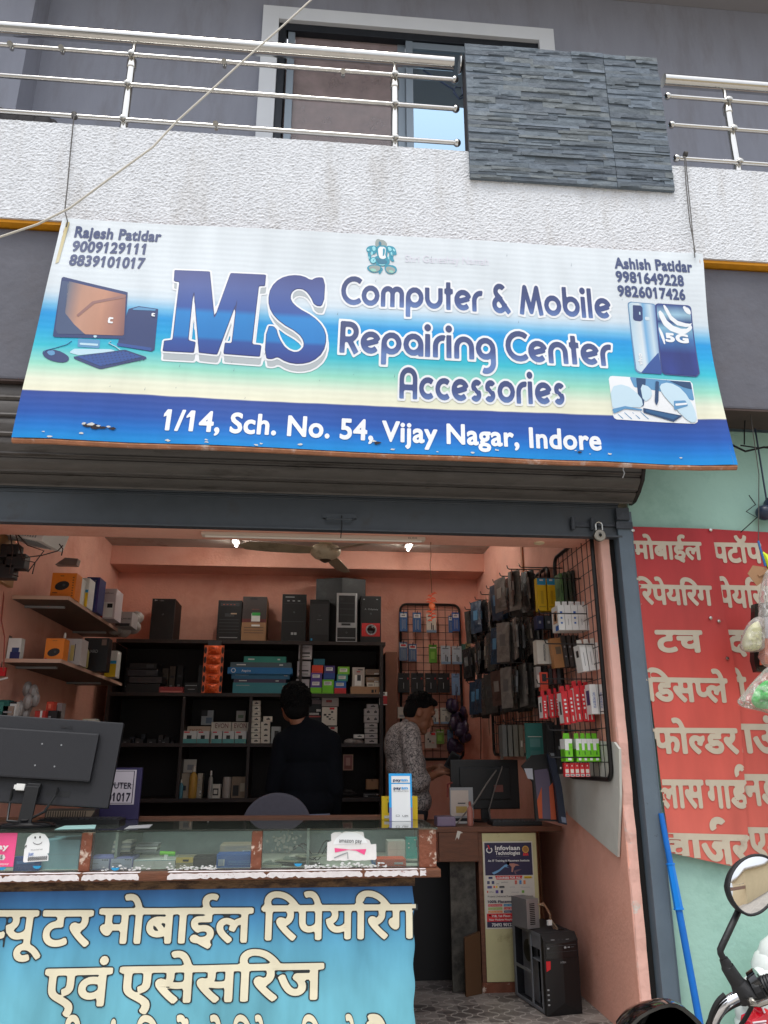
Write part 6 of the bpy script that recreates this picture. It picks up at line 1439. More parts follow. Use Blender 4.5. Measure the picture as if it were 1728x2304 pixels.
carton('yellow earbud box standing behind the payment stand', (825.5, 1719, 902, 1769), pY+.09, .05, YELLOW, [(.16, .3, .4, .75, BLK), (.2, .4, .36, .6, LGREY), (.06, .06, .4, .18, OFFW)], [('LAPCARE', .14, .84, .6, .05, DGREY)], z0=ZT+.001)
# purple plastic tub right of the counter
# chair back
cb = thing('office_chair', 'grey office chair with a rounded back behind the counter', 'chair', (-.17, .95, 0))
cxm = at(598, 1760, Y=.85).x; cw = (at(675, 1760, Y=.85).x-at(523, 1760, Y=.85).x)/2; ctop = at(600, 1713, Y=.85).z
b = MB(); P = [(cxm+cw*math.cos(q)*(1 if True else 1), .85, ctop-.22+.22*math.sin(q)**.8) for q in np.linspace(0.001, math.pi-.001, 26)]; P += [(cxm-cw*1.02, .85, ctop-.5), (cxm+cw*1.02, .85, ctop-.5)]
b.prism(P, (0, .06, 0)); b.build('backrest', mat('chair_grey', C(80, 77, 87), .7, var=.1, vscale=40), cb, bevel=.012)
MB().box((cxm-.24, .92, .42), (cxm+.24, 1.06, .50)).build('seat', mat('chair_grey2', C(70, 68, 76), .7), cb, bevel=.02)
b = MB(); b.tube([(cxm, .99, .42), (cxm, .99, .09)], .03, n=10)
for k in range(5): b.tube([(cxm, .99, .09), (cxm+.26*math.cos(k*1.257), .99+.12*math.sin(k*1.257), .03)], .016, n=6); 
b.build('pedestal', M_black, cb, smooth=True)
# ------------------------------------------------------------------ desk, cabinet with poster, second monitor
dk = thing('side_desk', 'brown wooden side desk reaching from the counter to the right wall', 'desk', (1.1, 1.3, 0))
MB().box((.70, 1.0, .865), (1.56, 1.62, .895)).build('desk_top', M_wood, dk, bevel=.004)
x0 = at(948, 1810, Y=1.0).x; MB().box((x0, 1.0, .70), (1.03, 1.03, .864)).build('drawer_front', M_wood, dk, bevel=.003)
b = MB(); c = at(990, 1806, Y=.997); b.poly([(c.x-.02, .998, c.z-.025), (c.x-.008, .998, c.z-.005), (c.x+.002, .998, c.z-.02), (c.x+.014, .998, c.z+.014), (c.x+.03, .998, c.z+.018), (c.x+.014, .998, c.z+.026), (c.x-.004, .998, c.z+.03)], OFFW); b.build('torn_sticker', None, dk)
MB().box((-1.845, -.15, .8222), (cx1-.02, .40, .8232)).build('shelf_liner', mat('liner_paper', C(196, 196, 184), .7, var=.12, vscale=8), ct)
MB().box((.40, 1.30, .001), (.99, 1.34, .66)).build('board', mat('gap_shade_black', C(20, 19, 20), .7), label='near black sheet added in place of shade between counter and side desk', cat='panel')  # added dark sheet: the shade of the gap put in as black
b = MB(); b.box((1.0, 1.57, 0), (1.03, 1.6, .864)); b.build('leg', M_wood, dk); MB().box((1.50, 1.55, 0), (1.54, 1.6, .864)).build('leg', M_wood, dk)
fx0, fx1 = at(1040, 2140, Z=0).x, at(1182, 2145, Z=0).x
cbn = thing('poster_cabinet', 'narrow brown cabinet with a cream front panel and a course poster', 'cabinet', ((fx0+fx1)/2, 1.2, 0))
MB().box((fx0, 1.02, .001), (fx1, 1.54, .864)).build('cabinet_body', M_wood, cbn, bevel=.004)
M_cp = mat('cream_panel', C(196, 188, 140), .6, var=.1, vscale=5, stain=C(150, 136, 96), sscale=7, samt=(.58, .75))
a, c = at(1052, 1800, Y=1.016), at(1160, 2122, Y=1.016)
MB().box((at(1048, 2000, Y=1.016).x, 1.014, .055), (at(1160, 1990, Y=1.016).x+.02, 1.0195, a.z)).build('front_panel', M_cp, cbn)
MB().box((fx0-.004, 1.010, .0), (fx1+.002, 1.0195, .052)).build('plinth', M_woodold, cbn)
# side face strip towards the gap
pY_ = 1.0135
pa, pb_, pd = at(1042.5, 1818, Y=pY_), at(1149.5, 1821, Y=pY_), at(1044, 2007, Y=pY_)
pw0 = pb_.x-pa.x; ph0 = pa.z-pd.z; ox, oz = pa.x, pd.z
po = MB(); po.box((ox, 1.0120, oz), (ox+pw0, 1.0135, oz+ph0), OFFW)
yq = 1.0118
def pq(u0, v0, u1, v1, m, k=0): po.poly([(ox+pw0*u0, yq-.0005*k, oz+ph0*v0), (ox+pw0*u1, yq-.0005*k, oz+ph0*v0), (ox+pw0*u1, yq-.0005*k, oz+ph0*v1), (ox+pw0*u0, yq-.0005*k, oz+ph0*v1)], m)
def pt(t, u0, v0, u1, hf, m, bold=0): text_at(po, t, (ox+pw0*u0, yq-.004, oz+ph0*v0), (pw0*(u1-u0), 0, 0), (0, 0, ph0*hf), m, bold)
DN = cm(36, 30, 66); RD = cm(206, 40, 46)
pq(.03, .605, .98, .985, DN, 1); pq(.03, .015, .98, .08, DN, 1); pq(.03, .08, .98, .172, RD, 1)
pt('Infoviaan', .24, .90, .74, .05, WHITE, .035); pt('Technologies', .24, .845, .74, .042, WHITE, .03); pt('An IT Training & Placement Institute', .09, .765, .92, .022, WHITE, .03)
pt('The Solution for Passionate', .25, .82, .52, .008, LGREY)
b2 = [(.125+.062*math.cos(q), .90+.036*math.sin(q)) for q in np.linspace(2.2, 7.2, 22)]; b3 = [(.125+.042*math.cos(q), .90+.024*math.sin(q)) for q in np.linspace(7.2, 2.2, 22)]
for i in range(21): po.poly([(ox+pw0*u, yq-.002, oz+ph0*v) for u, v in (b2[i], b2[i+1], b3[20-i], b3[21-i])], WHITE)
po.poly([(ox+pw0*u, yq-.0026, oz+ph0*v) for u, v in ((.09, .955), (.115, .96), (.14, .915), (.125, .905))], RD)
po.lathe([(0, -.001), (.0, -.001), (pw0*.066, -.001), (pw0*.066, 0)], (ox+pw0*.855, yq-.001, oz+ph0*.905), 'Y', 20, cm(206, 160, 70)); po.lathe([(0, -.002), (pw0*.05, -.002), (pw0*.05, 0)], (ox+pw0*.855, yq-.001, oz+ph0*.905), 'Y', 20, cm(160, 110, 50))
for u in (.82, .855, .89): po.poly([(ox+pw0*(u-.012), yq-.001, oz+ph0*.865), (ox+pw0*(u+.012), yq-.001, oz+ph0*.865), (ox+pw0*(u+.02), yq-.001, oz+ph0*.825), (ox+pw0*u, yq-.001, oz+ph0*.835), (ox+pw0*(u-.02), yq-.001, oz+ph0*.825)], RD)
# two reaching hands in the picture strip
sky_ = cm(110, 160, 200); sk2 = cm(176, 120, 106)
for q, m in ((((.16, .635), (.3, .67), (.42, .725), (.5, .74), (.52, .73), (.46, .71), (.5, .695), (.42, .70), (.3, .645), (.2, .615)), sky_), (((.5, .742), (.6, .742), (.68, .73), (.72, .715), (.64, .715), (.60, .69), (.58, .64), (.55, .645), (.56, .70), (.52, .72)), sk2), (((.6, .655), (.68, .67), (.76, .672), (.7, .655), (.64, .64), (.65, .612), (.62, .62)), cm(110, 80, 90))):
    po.poly([(ox+pw0*u, yq-.0012, oz+ph0*v) for u, v in q], m)
po.lathe([(0, -.002), (pw0*.03, -.002)], (ox+pw0*.49, yq-.001, oz+ph0*.742), 'Y', 14, cm(230, 150, 130))
po.poly([(ox+pw0*u, yq-.0012, oz+ph0*v) for u, v in ((.22, .60), (.25, .555), (.74, .555), (.77, .60))], RD); pt('COURSES FOR ALL', .25, .565, .73, .024, WHITE, .04)
pq(.80, .565, .95, .592, YELLOW, 1); pt('Coding for Kids', .8, .57, .96, .012, BLK); pq(.09, .565, .17, .59, NAVY, 1)
icons = [(.06, .505, .11, .54, NAVY), (.15, .505, .20, .54, NAVY), (.61, .50, .655, .545, cm(210, 90, 70)), (.70, .50, .745, .545, cm(60, 130, 190)), (.78, .50, .825, .545, cm(220, 130, 70)), (.06, .455, .15, .485, cm(86, 80, 130)), (.18, .46, .215, .485, cm(220, 100, 50)), (.23, .46, .26, .485, YELLOW), (.30, .458, .40, .482, BLK), (.22, .40, .275, .435, PURPLE), (.32, .40, .37, .435, DN), (.74, .40, .79, .43, cm(110, 160, 60)), (.05, .405, .075, .43, cm(200, 80, 60))]
for i in icons: pq(*i, 1)
for t, u0, v0, u1 in (('python', .34, .52, .47), ('java', .24, .505, .29), ('C', .068, .512, .1), ('C', .158, .512, .19), ('spring', .5, .465, .6), ('Gems', .72, .46, .9), ('Office', .09, .41, .18), ('mongo', .53, .405, .68), ('django', .31, .463, .39), ('5', .62, .508, .645), ('3', .71, .508, .735)): pt(t, u0, v0, u1, .014, LGREY if t not in ('python', 'java', 'Office') else DGREY)
pt('Projects | Industrial Training | Corporate Course', .06, .357, .96, .018, DGREY, .01); pt('100% Placement Assistance', .06, .293, .99, .028, DN, .03)
tc_ = [RD, cm(40, 130, 170), RD, cm(150, 170, 60), RD, cm(30, 130, 190), cm(220, 130, 50), NAVY, cm(150, 170, 60)]
tt_ = ['High Placement Record', '1000+ Placements', 'Best Environment', 'Practical Lab Room', 'Logic Building', 'Mock Interviews', '100% Satisfaction', 'Weekly Learning', 'Live Projects etc']
for k in range(9):
    u, v = .06+.31*(k % 3), .25-.036*(k//3); pq(u, v, u+.28, v+.026, tc_[k], 1); pt(tt_[k], u+.01, v+.007, u+.26, .012, WHITE)
pt('118, 1st Floor, Shagun Arcade,', .13, .133, .93, .024, WHITE, .03); pt('Near Medanta Hospital, Vijay Nagar, Indore', .07, .095, .96, .02, WHITE, .02); pt('70492 90123, 70009', .12, .03, .78, .034, WHITE, .035)
po.lathe([(0, -.002), (pw0*.018, -.002)], (ox+pw0*.09, yq-.001, oz+ph0*.15), 'Y', 10, WHITE)
po.build('course_poster', None, cbn, fixn=False)
# monitor on the desk, optical drive, glue bottle, tub, black keyboard
mt = thing('monitor', 'dark monitor on the side desk against the right wall', 'monitor', (at(1050, 1745, Y=1.45).x, 1.45, .895))
x0, x1, za, zb = rect(974, 1641, 1121, 1748, 1.4)
MB().box((x0, 1.4, za), (x1, 1.43, zb)).build('screen_shell', M_black, mt, bevel=.006)
MB().box((x0+.06, 1.385, za+.06), (x1-.06, 1.399, zb-.05)).build('rear_housing', M_black, mt, bevel=.006)
b = MB(); b.box(((x0+x1)/2-.03, 1.41, .9), ((x0+x1)/2+.03, 1.43, za+.02)); b.lathe([(.11, 0), (.11, .008), (.0, .014)], ((x0+x1)/2, 1.42, .8955), 'Z', 20); b.build('stand', M_black, mt)
x0, x1, za, zb = rect(972, 1701, 1022, 1752, 1.2)
od = thing('optical_drive', 'silver optical drive with a yellowed label standing on the side desk', 'device', ((x0+x1)/2, 1.2, .895))
b = MB(); b.box((x0, 1.2, .896), (x1, 1.215, zb), LGREY); prints_on(b, x0, x1, .896, zb, 1.2, [(.04, .22, .80, .92, cm(196, 182, 170)), (.25, .3, .72, .48, cm(180, 150, 80)), (.33, .55, .66, .58, DGREY), (0, .08, 1, .16, BLK), (.04, .02, .96, .07, WHITE)]); b.build('drive_body', None, od)
MB().tube([(x0-.015, 1.205, zb-.06), (x0-.012, 1.205, zb+.02), (x0+.02, 1.205, zb+.03)], .006, n=6).build('red_clip', cm(120, 44, 36), od)
c = at(1015, 1785, Y=1.06); bottle('slim pinkish glue bottle on the side desk', (1009, 1735, 1022, 1788), 1.06, .896, cm(170, 110, 96), cm(140, 60, 44), 'glue_bottle')
x0, x1, za, zb = rect(945, 1779, 985, 1800, 1.02)
b = MB(); b.box((x0, 1.02, .896), (x1, 1.16, .896+.055)); b.build('plastic_tub', mat('purple_tub', C(120, 104, 128), .4), label='translucent purple plastic tub on the edge of the side desk', cat='tub', bevel=.008)
b = MB(); c0, c1 = at(1060, 1776, Y=1.1).x, at(1165, 1776, Y=1.1).x; b.box((c0, 1.04, .896), (c1, 1.2, .92), BLK)
for j in range(4):
    for i in range(12): b.box((c0+.01+i*(c1-c0-.02)/12, 1.045+.037*j, .92), (c0+.01+(i+.8)*(c1-c0-.02)/12, 1.072+.037*j, .927), DGREY)
b.build('keyboard', None, label='black keyboard lying on top of the poster cabinet', cat='keyboard')
b = MB(); b.tube([at(1087, 1625, Y=1.55), at(1075, 1660, Y=1.4), at(1050, 1695, Y=1.3), at(1025, 1735, Y=1.2), at(1000, 1762, Y=1.12), at(985, 1782, Y=1.06)], .005, n=6); b.tube([at(1088, 1625, Y=1.55), at(1084, 1660, Y=1.38), at(1070, 1700, Y=1.36), at(1056, 1750, Y=1.36), (at(1056, 1750, Y=1.36).x, 1.3, .9)], .004, n=6)
b.build('grey_cable', mat('cable_grey', C(120, 112, 106), .5), label='grey cable running from the wall socket down to the side desk', cat='cable', smooth=True)
b = MB(); c = at(1086, 1623, Y=1.56); b.box((1.54, 1.50, c.z-.03), (1.579, 1.62, c.z+.03)); b.build('wall_socket', BLK, label='small black wall socket above the desk monitor', cat='socket', bevel=.003)
b = MB(); c = at(1076, 1703, Y=1.395); b.box((c.x-.03, 1.378, c.z-.022), (c.x+.03, 1.3845, c.z+.022), cm(120, 70, 62)); b.build('pink_label', None, mt)
# gap below the desk: board added in place of the cabinet side, and cardboard
b = MB(); b.prism([(.86, 1.04, .001), (1.02, 1.06, .001), (1.02, 1.06, .70), (.86, 1.04, .70)], (0, .02, 0)); b.build('board', mat('grimy_board', C(92, 88, 80), .8, var=.5, vscale=5, stain=C(34, 32, 30), sscale=6, samt=(.42, .62)), label='grimy grey board standing in for the side of the poster cabinet', cat='board')
x0 = at(1000, 2050, Y=1.0).x; MB().prism([(x0, .94, .001), (fx0-.01, 1.0, .001), (fx0-.01, 1.0, .32), (x0, .94, .30)], (0, .03, 0)).build('cardboard_sheet', cm(92, 64, 42), label='dark brown cardboard sheet standing beside the poster cabinet', cat='cardboard')

# open computer case on the floor with a power supply on it
f0, f1, f2 = at(1183.7, 2197, Z=0), at(1257.4, 2190, Z=0), at(1137.5, 2149, Z=0)
ex = (f1-f0); wdt = ex.length; ex.normalize(); ey = Vector((-ex.y, ex.x, 0)); dep = (f2-f0).length
htw = .385
T = Matrix(((ex.x, ey.x, 0, f0.x), (ex.y, ey.y, 0, f0.y), (0, 0, 1, .001), (0, 0, 0, 1)))
pc_ = thing('computer_case', 'black computer case with its side open standing on the floor', 'computer', (f0.x, f0.y, 0))
def tb(name, m, *boxes, bev=0, par=pc_):
    b = MB(); b.T = T
    for q in boxes: b.box(q[:3], q[3:])
    return b.build(name, m, par, bevel=bev)
M_case = mat('case_matte', C(36, 36, 40), .5, .1); M_zinc = mat('zinc_sheet', C(126, 130, 136), .5, .3, var=.15, vscale=8)
tb('case_body', M_case, (0, .03, .005, wdt, .034, htw), (wdt-.003, .034, .005, wdt, dep, htw), (0, .034, htw-.004, wdt, dep, htw), (0, .034, .005, wdt, dep, .010), (0, dep-.004, .01, wdt, dep, htw-.005))
tb('inner_tray', M_zinc, (.045, .18, .012, .049, dep-.03, htw-.024), (.004, .04, .24, wdt-.031, .16, .244), (.004, .05, .30, wdt-.031, .2, .37), (.02, .04, .02, .05, .1, .2))
b = MB(); b.T = T; b.lathe([(.045, 0), (.05, .004), (.05, .0)], (.0, 0, 0), 'X', 4)
tb('side_rim', M_zinc, (-.002, .034, .005, .003, .05, htw-.004), (-.002, .05, .005, .003, dep, .02), (-.002, dep-.025, .02, .003, dep, htw-.004), (-.002, .05, htw-.022, .003, dep-.025, htw-.004), (-.002, .16, .02, .003, .175, htw-.022), (-.002, .175, .16, .003, dep-.025, .175))
b = MB(); b.T = T; b.lathe([(.0, 0), (.05, 0), (.056, .006), (.056, 0)], (.02, dep*.62, .26), 'X', 24); b.build('case_fan', M_black, pc_, smooth=True)
b = MB(); b.T = T
b.add([(-.003, 0, 0), (wdt+.003, 0, 0), (wdt+.003, .03, 0), (-.003, .03, 0), (-.003, .0, htw-.03), (wdt+.003, .0, htw-.03), (wdt+.003, .03, htw+.003), (-.003, .03, htw+.003), (wdt/2, -.012, .06), (wdt/2, -.014, htw-.05)],
      [[0, 1, 8], [0, 8, 9, 4], [1, 5, 9, 8], [4, 9, 5], [4, 5, 6, 7], [1, 2, 6, 5], [0, 4, 7, 3], [0, 3, 2, 1], [3, 7, 6, 2]]); b.build('front_panel', M_black, pc_)
b = MB(); b.T = T
def fz(u, v, d=.003):
    x = -.003+(wdt+.006)*u; k = 1-abs(u-.5)*2; return (x, -.013*k-d, htw*v)
for (u0, v0, u1, v1, m, d) in ((.05, .70, .95, .89, mat('gloss_bay', C(22, 22, 24), .15), .003), (.05, .855, .95, .862, DGREY, .004), (.05, .78, .95, .784, DGREY, .004), (.55, .82, .62, .845, LGREY, .005), (.66, .825, .73, .84, LGREY, .005), (.76, .825, .86, .84, DGREY, .005), (.08, .82, .14, .838, LGREY, .005), (.2, .93, .30, .937, LGREY, .004), (.62, .93, .72, .937, LGREY, .004), (.4, .93, .43, .94, DGREY, .004), (.5, .93, .53, .94, DGREY, .004)):
    b.poly([fz(u0, v0, d), fz((u0+u1)/2, v0, d), fz(u1, v0, d), fz(u1, v1, d), fz((u0+u1)/2, v1, d), fz(u0, v1, d)], m)
b.poly([fz(.04, .54), fz(.15, .57), fz(.16, .67), fz(.04, .67)], RED)
for k in range(4): b.poly([fz(.03, .13+.06*k), fz(.085, .13+.06*k), fz(.085, .15+.06*k), fz(.03, .15+.06*k)], LGREY)
p_, q_ = fz(.42, .64, .006), fz(.58, .64, .006); text_at(b, 'INTEX', p_, Vector(q_)-Vector(p_), (0, 0, .009), LGREY)
b.build('front_details', None, pc_, fixn=False)
pzb = htw+.006
ps = thing('power_supply', 'grey metal power supply with loose cables on the open computer case', 'power supply', tuple(T @ Vector((.05, .12, pzb))))
T2 = T @ Matrix.Translation((-.03, .13, pzb-.002)) @ Matrix.Rotation(RAD(12), 4, 'Z')
b = MB(); b.T = T2; b.box((0, 0, 0), (.085, .14, .15)); b.build('housing', mat('psu_grey', C(150, 150, 150), .4, .6, var=.1, vscale=10), ps, bevel=.002)
b = MB(); b.T = T2
for k in range(12): b.box((.02, -.0012, .02+.0093*k), (.055, -.0003, .025+.0093*k))
b.build('vent_slots', M_dark, ps)
b = MB(); b.T = T2; random.seed(14)
for k in range(9):
    e = Vector((.16+.02*random.random(), -.05-.03*random.random(), random.uniform(-.05, .0)))
    b.tube([(.075, -.002, .12), (.10+.01*random.random(), -.025, .11+.02*random.random()), (.125+.01*random.random(), -.04, .06+.02*random.random()), (.13+.02*random.random(), -.03, .02+.01*k*.3), tuple(e)], .0022, (cm(150, 110, 84), cm(90, 74, 64), cm(176, 150, 120))[k % 3], 5)
b.box((.10, -.06, .02), (.125, -.045, .045), WHITE); b.box((.15, -.075, -.045), (.185, -.05, -.025), BLK); b.box((.16, -.08, -.015), (.19, -.06, .0), BLK)
b.tube([(.15, -.04, 0), (.19, -.06, -.06), (.2, -.07, -.1)], .002, cm(90, 74, 64), 5); b.box((.19, -.08, -.125), (.21, -.06, -.1), BLK)
b.build('cables', None, ps, smooth=False)

# ------------------------------------------------------------------ wire grids and the goods hanging on them
def frame_loop(c0, c1, r, f):
    """rounded rectangle in the (a, z) plane; f maps (a, z) to a point"""
    (a0, z0), (a1, z1) = c0, c1; P = []
    for cx, cz, s in ((a1-r, z1-r, 0), (a0+r, z1-r, 90), (a0+r, z0+r, 180), (a1-r, z0+r, 270)):
        for k in range(6): q = RAD(s+18*k); P.append(f(cx+r*math.cos(q), cz+r*math.sin(q)))
    return P
def grid_panel(label, c0, c1, f, step, hooks, hdir, hl):
    loc = f((c0[0]+c1[0])/2, c0[1]); t = thing('display_grid', label, 'grid', loc, 'black wire display grids')
    MB().tube(frame_loop(c0, c1, .06, f), .0125, n=8, closed=True).build('frame', M_blackm, t, smooth=True)
    b = MB(); a = c0[0]+step
    while a < c1[0]-.02: b.tube([f(a, c0[1]+.005), f(a, c1[1]-.005)], .0026, n=4); a += step
    z = c0[1]+step
    while z < c1[1]-.02: b.tube([f(c0[0]+.005, z), f(c1[0]-.005, z)], .0026, n=4); z += step
    b.build('wire_mesh', M_blackm, t)
    for a, z in hooks:
        p = Vector(f(a, z)); d = Vector(hdir)
        b = MB(); b.tube([p-d*.004, p+d*(hl-.01), p+d*hl+Vector((0, 0, .004)), p+d*(hl+.006)+Vector((0, 0, .025))], .0036, n=6); b.build('hook', M_blackm, t, smooth=True)
    return t
GX = 1.55
g1h = [(.30, 2.30), (.62, 2.44), (.26, 2.085), (.6, 1.985), (.18, 1.90), (.38, 1.70), (.24, 1.715), (.22, 1.44), (.22, 1.30)]
grid_panel('near black wire grid on the right wall beside the shutter guide', (.07, 1.19), (.76, 2.535), lambda a, z: (GX, a, z), .086, g1h, (-1, 0, 0), .27)
zr = [at(1092, 1270, Y=1.6).z, at(1085, 1362, Y=1.6).z, at(1080, 1452, Y=1.6).z, at(1105, 1562, Y=1.3).z]
g2h = [(1.0+.215*k, z) for z in zr[:3] for k in range(8)]+[(1.05, zr[3]), (1.3, zr[3]), (1.55, zr[3])]
grid_panel('far black wire grid crowded with hanging pouches on the right wall', (.90, 1.32), (2.72, 2.52), lambda a, z: (GX, a, z), .086, g2h, (-1, 0, 0), .25)
ga, gb = at(866, 1450, Y=3.26), at(996, 1450, Y=3.26); gz1, gz0 = at(930, 1306, Y=3.26).z, at(930, 1640, Y=3.26).z
g3h = []
pk3 = []   # (px box, material, kind, label)
def zE(x0, y0, x1, y1): return (825.7+x0*.1389, 1248.1+y0*.1389, 825.7+x1*.1389, 1248.1+y1*.1389)
def zP(x0, y0, x1, y1): return (796.9+x0*.1736, 1478.5+y0*.1736, 796.9+x1*.1736, 1478.5+y1*.1736)
BL2 = cm(50, 96, 150)
pk3 += [(zE(270, 530, 392, 830), BL2, 'cable', 'blue cable pack at the top left of the back grid'), (zE(478, 540, 604, 840), BL2, 'cable', 'blue cable pack second from the left in the top row of the back grid'), (zE(690, 560, 840, 850), OFFW, 'plug', 'white cable box hanging in the middle of the top row of the back grid'),
        (zE(1035, 590, 1090, 850), BL2, 'cable', 'narrow blue cable pack left of the top right one on the back grid'), (zE(1088, 540, 1200, 830), cm(44, 88, 160), 'cable', 'blue cable pack at the top right of the back grid'),
        (zE(265, 1000, 392, 1290), cm(90, 110, 140), 'cable', 'blue grey cable pack with red logo in the second row of the back grid'), (zE(410, 1030, 536, 1300), cm(80, 104, 140), 'cable', 'blue grey cable pack next to the one with the red logo'), (zE(730, 1040, 850, 1320), cm(92, 150, 44), 'green', 'green pack in the second row of the back grid'),
        (zE(915, 1056, 1062, 1340), cm(170, 182, 192), 'plug', 'white earphone pack in the second row of the back grid'), (zE(1090, 1062, 1236, 1342), cm(170, 182, 192), 'plug', 'white earphone pack at the right of the second row'), (zE(1240, 1030, 1300, 1330), cm(60, 110, 96), 'plain', 'dark green pack at the right rim of the back grid'), (zE(1300, 1010, 1380, 1240), cm(140, 132, 90), 'plain', 'olive pouch beyond the right rim of the back grid')]
for k, (a, c) in enumerate(((1095, 1166), (1176, 1252), (1264, 1336), (1340, 1416))): pk3.append((z2p(a, 95, c, 216), BLK, 'black', 'black accessory pack, %s from the left in the third row of the back grid' % ORDN[k]))
pk3 += [(z2p(1430, 98, 1478, 232), cm(120, 150, 186), 'plug', 'white and blue pack ending the third row of the back grid'), (zP(360, 280, 455, 420), OFFW, 'plain', 'white pack half hidden behind the head of the second man'), (zP(752, 300, 866, 490), OFFW, 'plug', 'white cable pack right of the face of the second man'), (zP(892, 290, 1026, 490), OFFW, 'plug', 'white cable pack at the right of the lower row of the back grid'),
        (zP(700, 592, 840, 792), cm(190, 180, 170), 'cable2', 'white pack printed with a black red cable below the lower row'), (zP(838, 560, 936, 740), cm(110, 140, 50), 'green', 'green pouch beside the pack printed with a black red cable'), (zP(980, 565, 1050, 800), cm(80, 110, 140), 'plug', 'slim blue white pack at the bottom right of the back grid')]
for px, m, kind, lab in pk3:
    x0, x1, za, zb = rect(*px, 3.2); g3h.append(((x0+x1)/2, zb-.015))
hk = [h for h in g3h if ga.x < h[0] < gb.x and h[1] > gz0]
grid_panel('black wire grid with cable packs on the back wall', (ga.x, gz0), (gb.x, gz1), lambda a, z: (a, 3.265, z), .072, hk, (0, -1, 0), .09)
for px, m, kind, lab in pk3:
    x0, x1, za, zb = rect(*px, 3.2); b = MB(); b.prism([(x0, 3.2, za), (x1, 3.2, za), (x1, 3.2, zb), (x0, 3.2, zb)], (0, .022, 0), m, m)
    pr = {'cable': [(.1, .72, .9, .92, WHITE), (.25, .8, .7, .84, BLK), (.3, .1, .36, .65, LGREY), (.5, .15, .56, .6, LGREY), (.66, .1, .72, .62, LGREY)], 'plug': [(.15, .82, .8, .86, DGREY), (.2, .55, .35, .6, LGREY), (.45, .15, .55, .5, DGREY), (.62, .1, .72, .4, DGREY), (0, 0, 1, .12, cm(120, 150, 180))], 'green': [(.1, .8, .9, .86, OFFW), (.2, .2, .7, .6, cm(130, 180, 70))],
          'black': [(.1, .7, .4, .74, LGREY), (.8, .68, .9, .76, RED), (.45, .2, .5, .5, LGREY)], 'cable2': [(.55, .8, .9, .96, RED), (.2, .5, .35, .6, BLK), (.35, .35, .5, .48, BLK), (.6, .3, .8, .34, RED)], 'plain': [(.2, .1, .8, .3, LGREY)]}[kind]
    prints_on(b, x0, x1, za, zb, 3.2, pr)
    if 'red logo' in lab: prints_on(b, x0, x1, za, zb, 3.198, [(.2, .78, .8, .88, RED)])
    b.build('hanging_pack', None, label=lab, cat='pack', group='packs hanging on the back wall grid')
# dark purple film bunch beside the grid
b = MB(); x0, x1, za, zb = rect(980, 1520, 1012, 1618, 3.0); random.seed(77)
for k in range(22): b.ball((random.uniform(x0, x1), 3.1+random.uniform(-.08, .08), random.uniform(za, zb)), (random.uniform(.03, .06), .05, random.uniform(.04, .08)), None, 8, 5)
b.tube([((x0+x1)/2, 3.12, zb-.05), ((x0+x1)/2, 3.2, zb+.12), ((x0+x1)/2-.02, 3.262, zb+.13)], .006, n=5)
b.build('plastic_bag', mat('purple_film', C(62, 48, 78), .25, var=.4, vscale=14, bump=.8, bscale=30), label='dark purple plastic bag bunched right of the back grid', cat='plastic bag', smooth=True)
for k, (x, y0, y1) in enumerate(((1038, 1545, 1640), (1056, 1550, 1602))):
    MB().tube([at(x, y0, Y=3.0), at(x+1, (y0+y1)/2, Y=3.0), at(x+4*k, y1, Y=3.0)], .004, n=5).build('dangling_cable', BLK, label=('longer' if k == 0 else 'shorter')+' black cable dangling below the far end of the right wall grid', cat='cable')
# goods of the near grid: box fronts measured in the photo, each a box hung on its hook
def hung(label, px, Y, depth, m, prints=(), side=None, lean=0, flap=None, group='goods on the near wall grid', cat='box', name='hanging_box', texts=()):
    x0, x1, za, zb = rect(*px, Y); xc, zc_ = (x0+x1)/2, zb
    b = MB(); b.T = Matrix.Translation((xc, Y, zc_)) @ Matrix.Rotation(RAD(lean), 4, 'Y') @ Matrix.Translation((-xc, -Y, -zc_))
    b.box((x0, Y, za), (x1, Y+depth, zb), m)
    if flap: b.prism([(x0+.002, Y+depth*.4, zb), (x1-.002, Y+depth*.4, zb), (x1-.004, Y+depth*.4, zb+.03), (x0+.004, Y+depth*.4, zb+.03)], (0, .002, 0), flap)
    if side:
        for (v0, w0, v1, w1, mm) in side:
            b.poly([(x0-.0008, Y+depth*v0, za+(zb-za)*w0), (x0-.0008, Y+depth*v1, za+(zb-za)*w0), (x0-.0008, Y+depth*v1, za+(zb-za)*w1), (x0-.0008, Y+depth*v0, za+(zb-za)*w1)], mm)
    prints_on(b, x0, x1, za, zb, Y, prints)
    for (t, u, v0, v1, hw, mm) in texts:
        text_at(b, t, (x0+(x1-x0)*u, Y-.004, za+(zb-za)*v0), (0, 0, (zb-za)*(v1-v0)), (-(x1-x0)*hw, 0, 0), mm)
    return b.build(name, None, label=label, cat=cat, group=group)
ds = [(.35, .62-.13*i, .65, .70-.13*i, BLUE) for i in range(4)]
for k, (a, c) in enumerate(((1161.5, 1180), (1183, 1200), (1201, 1212))):
    hung('tall yellow and blue box, %s from the left on the near grid' % ORDN[k], (a, 1248, c, 1319), .72, .06, YELLOW, [(0, .78, 1, 1, CYAN), (.3, .9, .7, .95, WHITE), (.1, .1, .9, .13, cm(180, 150, 30)), (.35, .2, .65, .6, cm(200, 164, 30))])
for k in range(2): hung('dark blue pouch under the yellow boxes, %s' % ('left' if k == 0 else 'right'), (1160+k*18, 1330, 1174+k*20, 1358), .7, .07, cm((26, 44)[k], (30, 52)[k], (70, 58)[k]), [(.3, .4, .6, .6, LGREY)], cat='pouch', name='hanging_pouch')
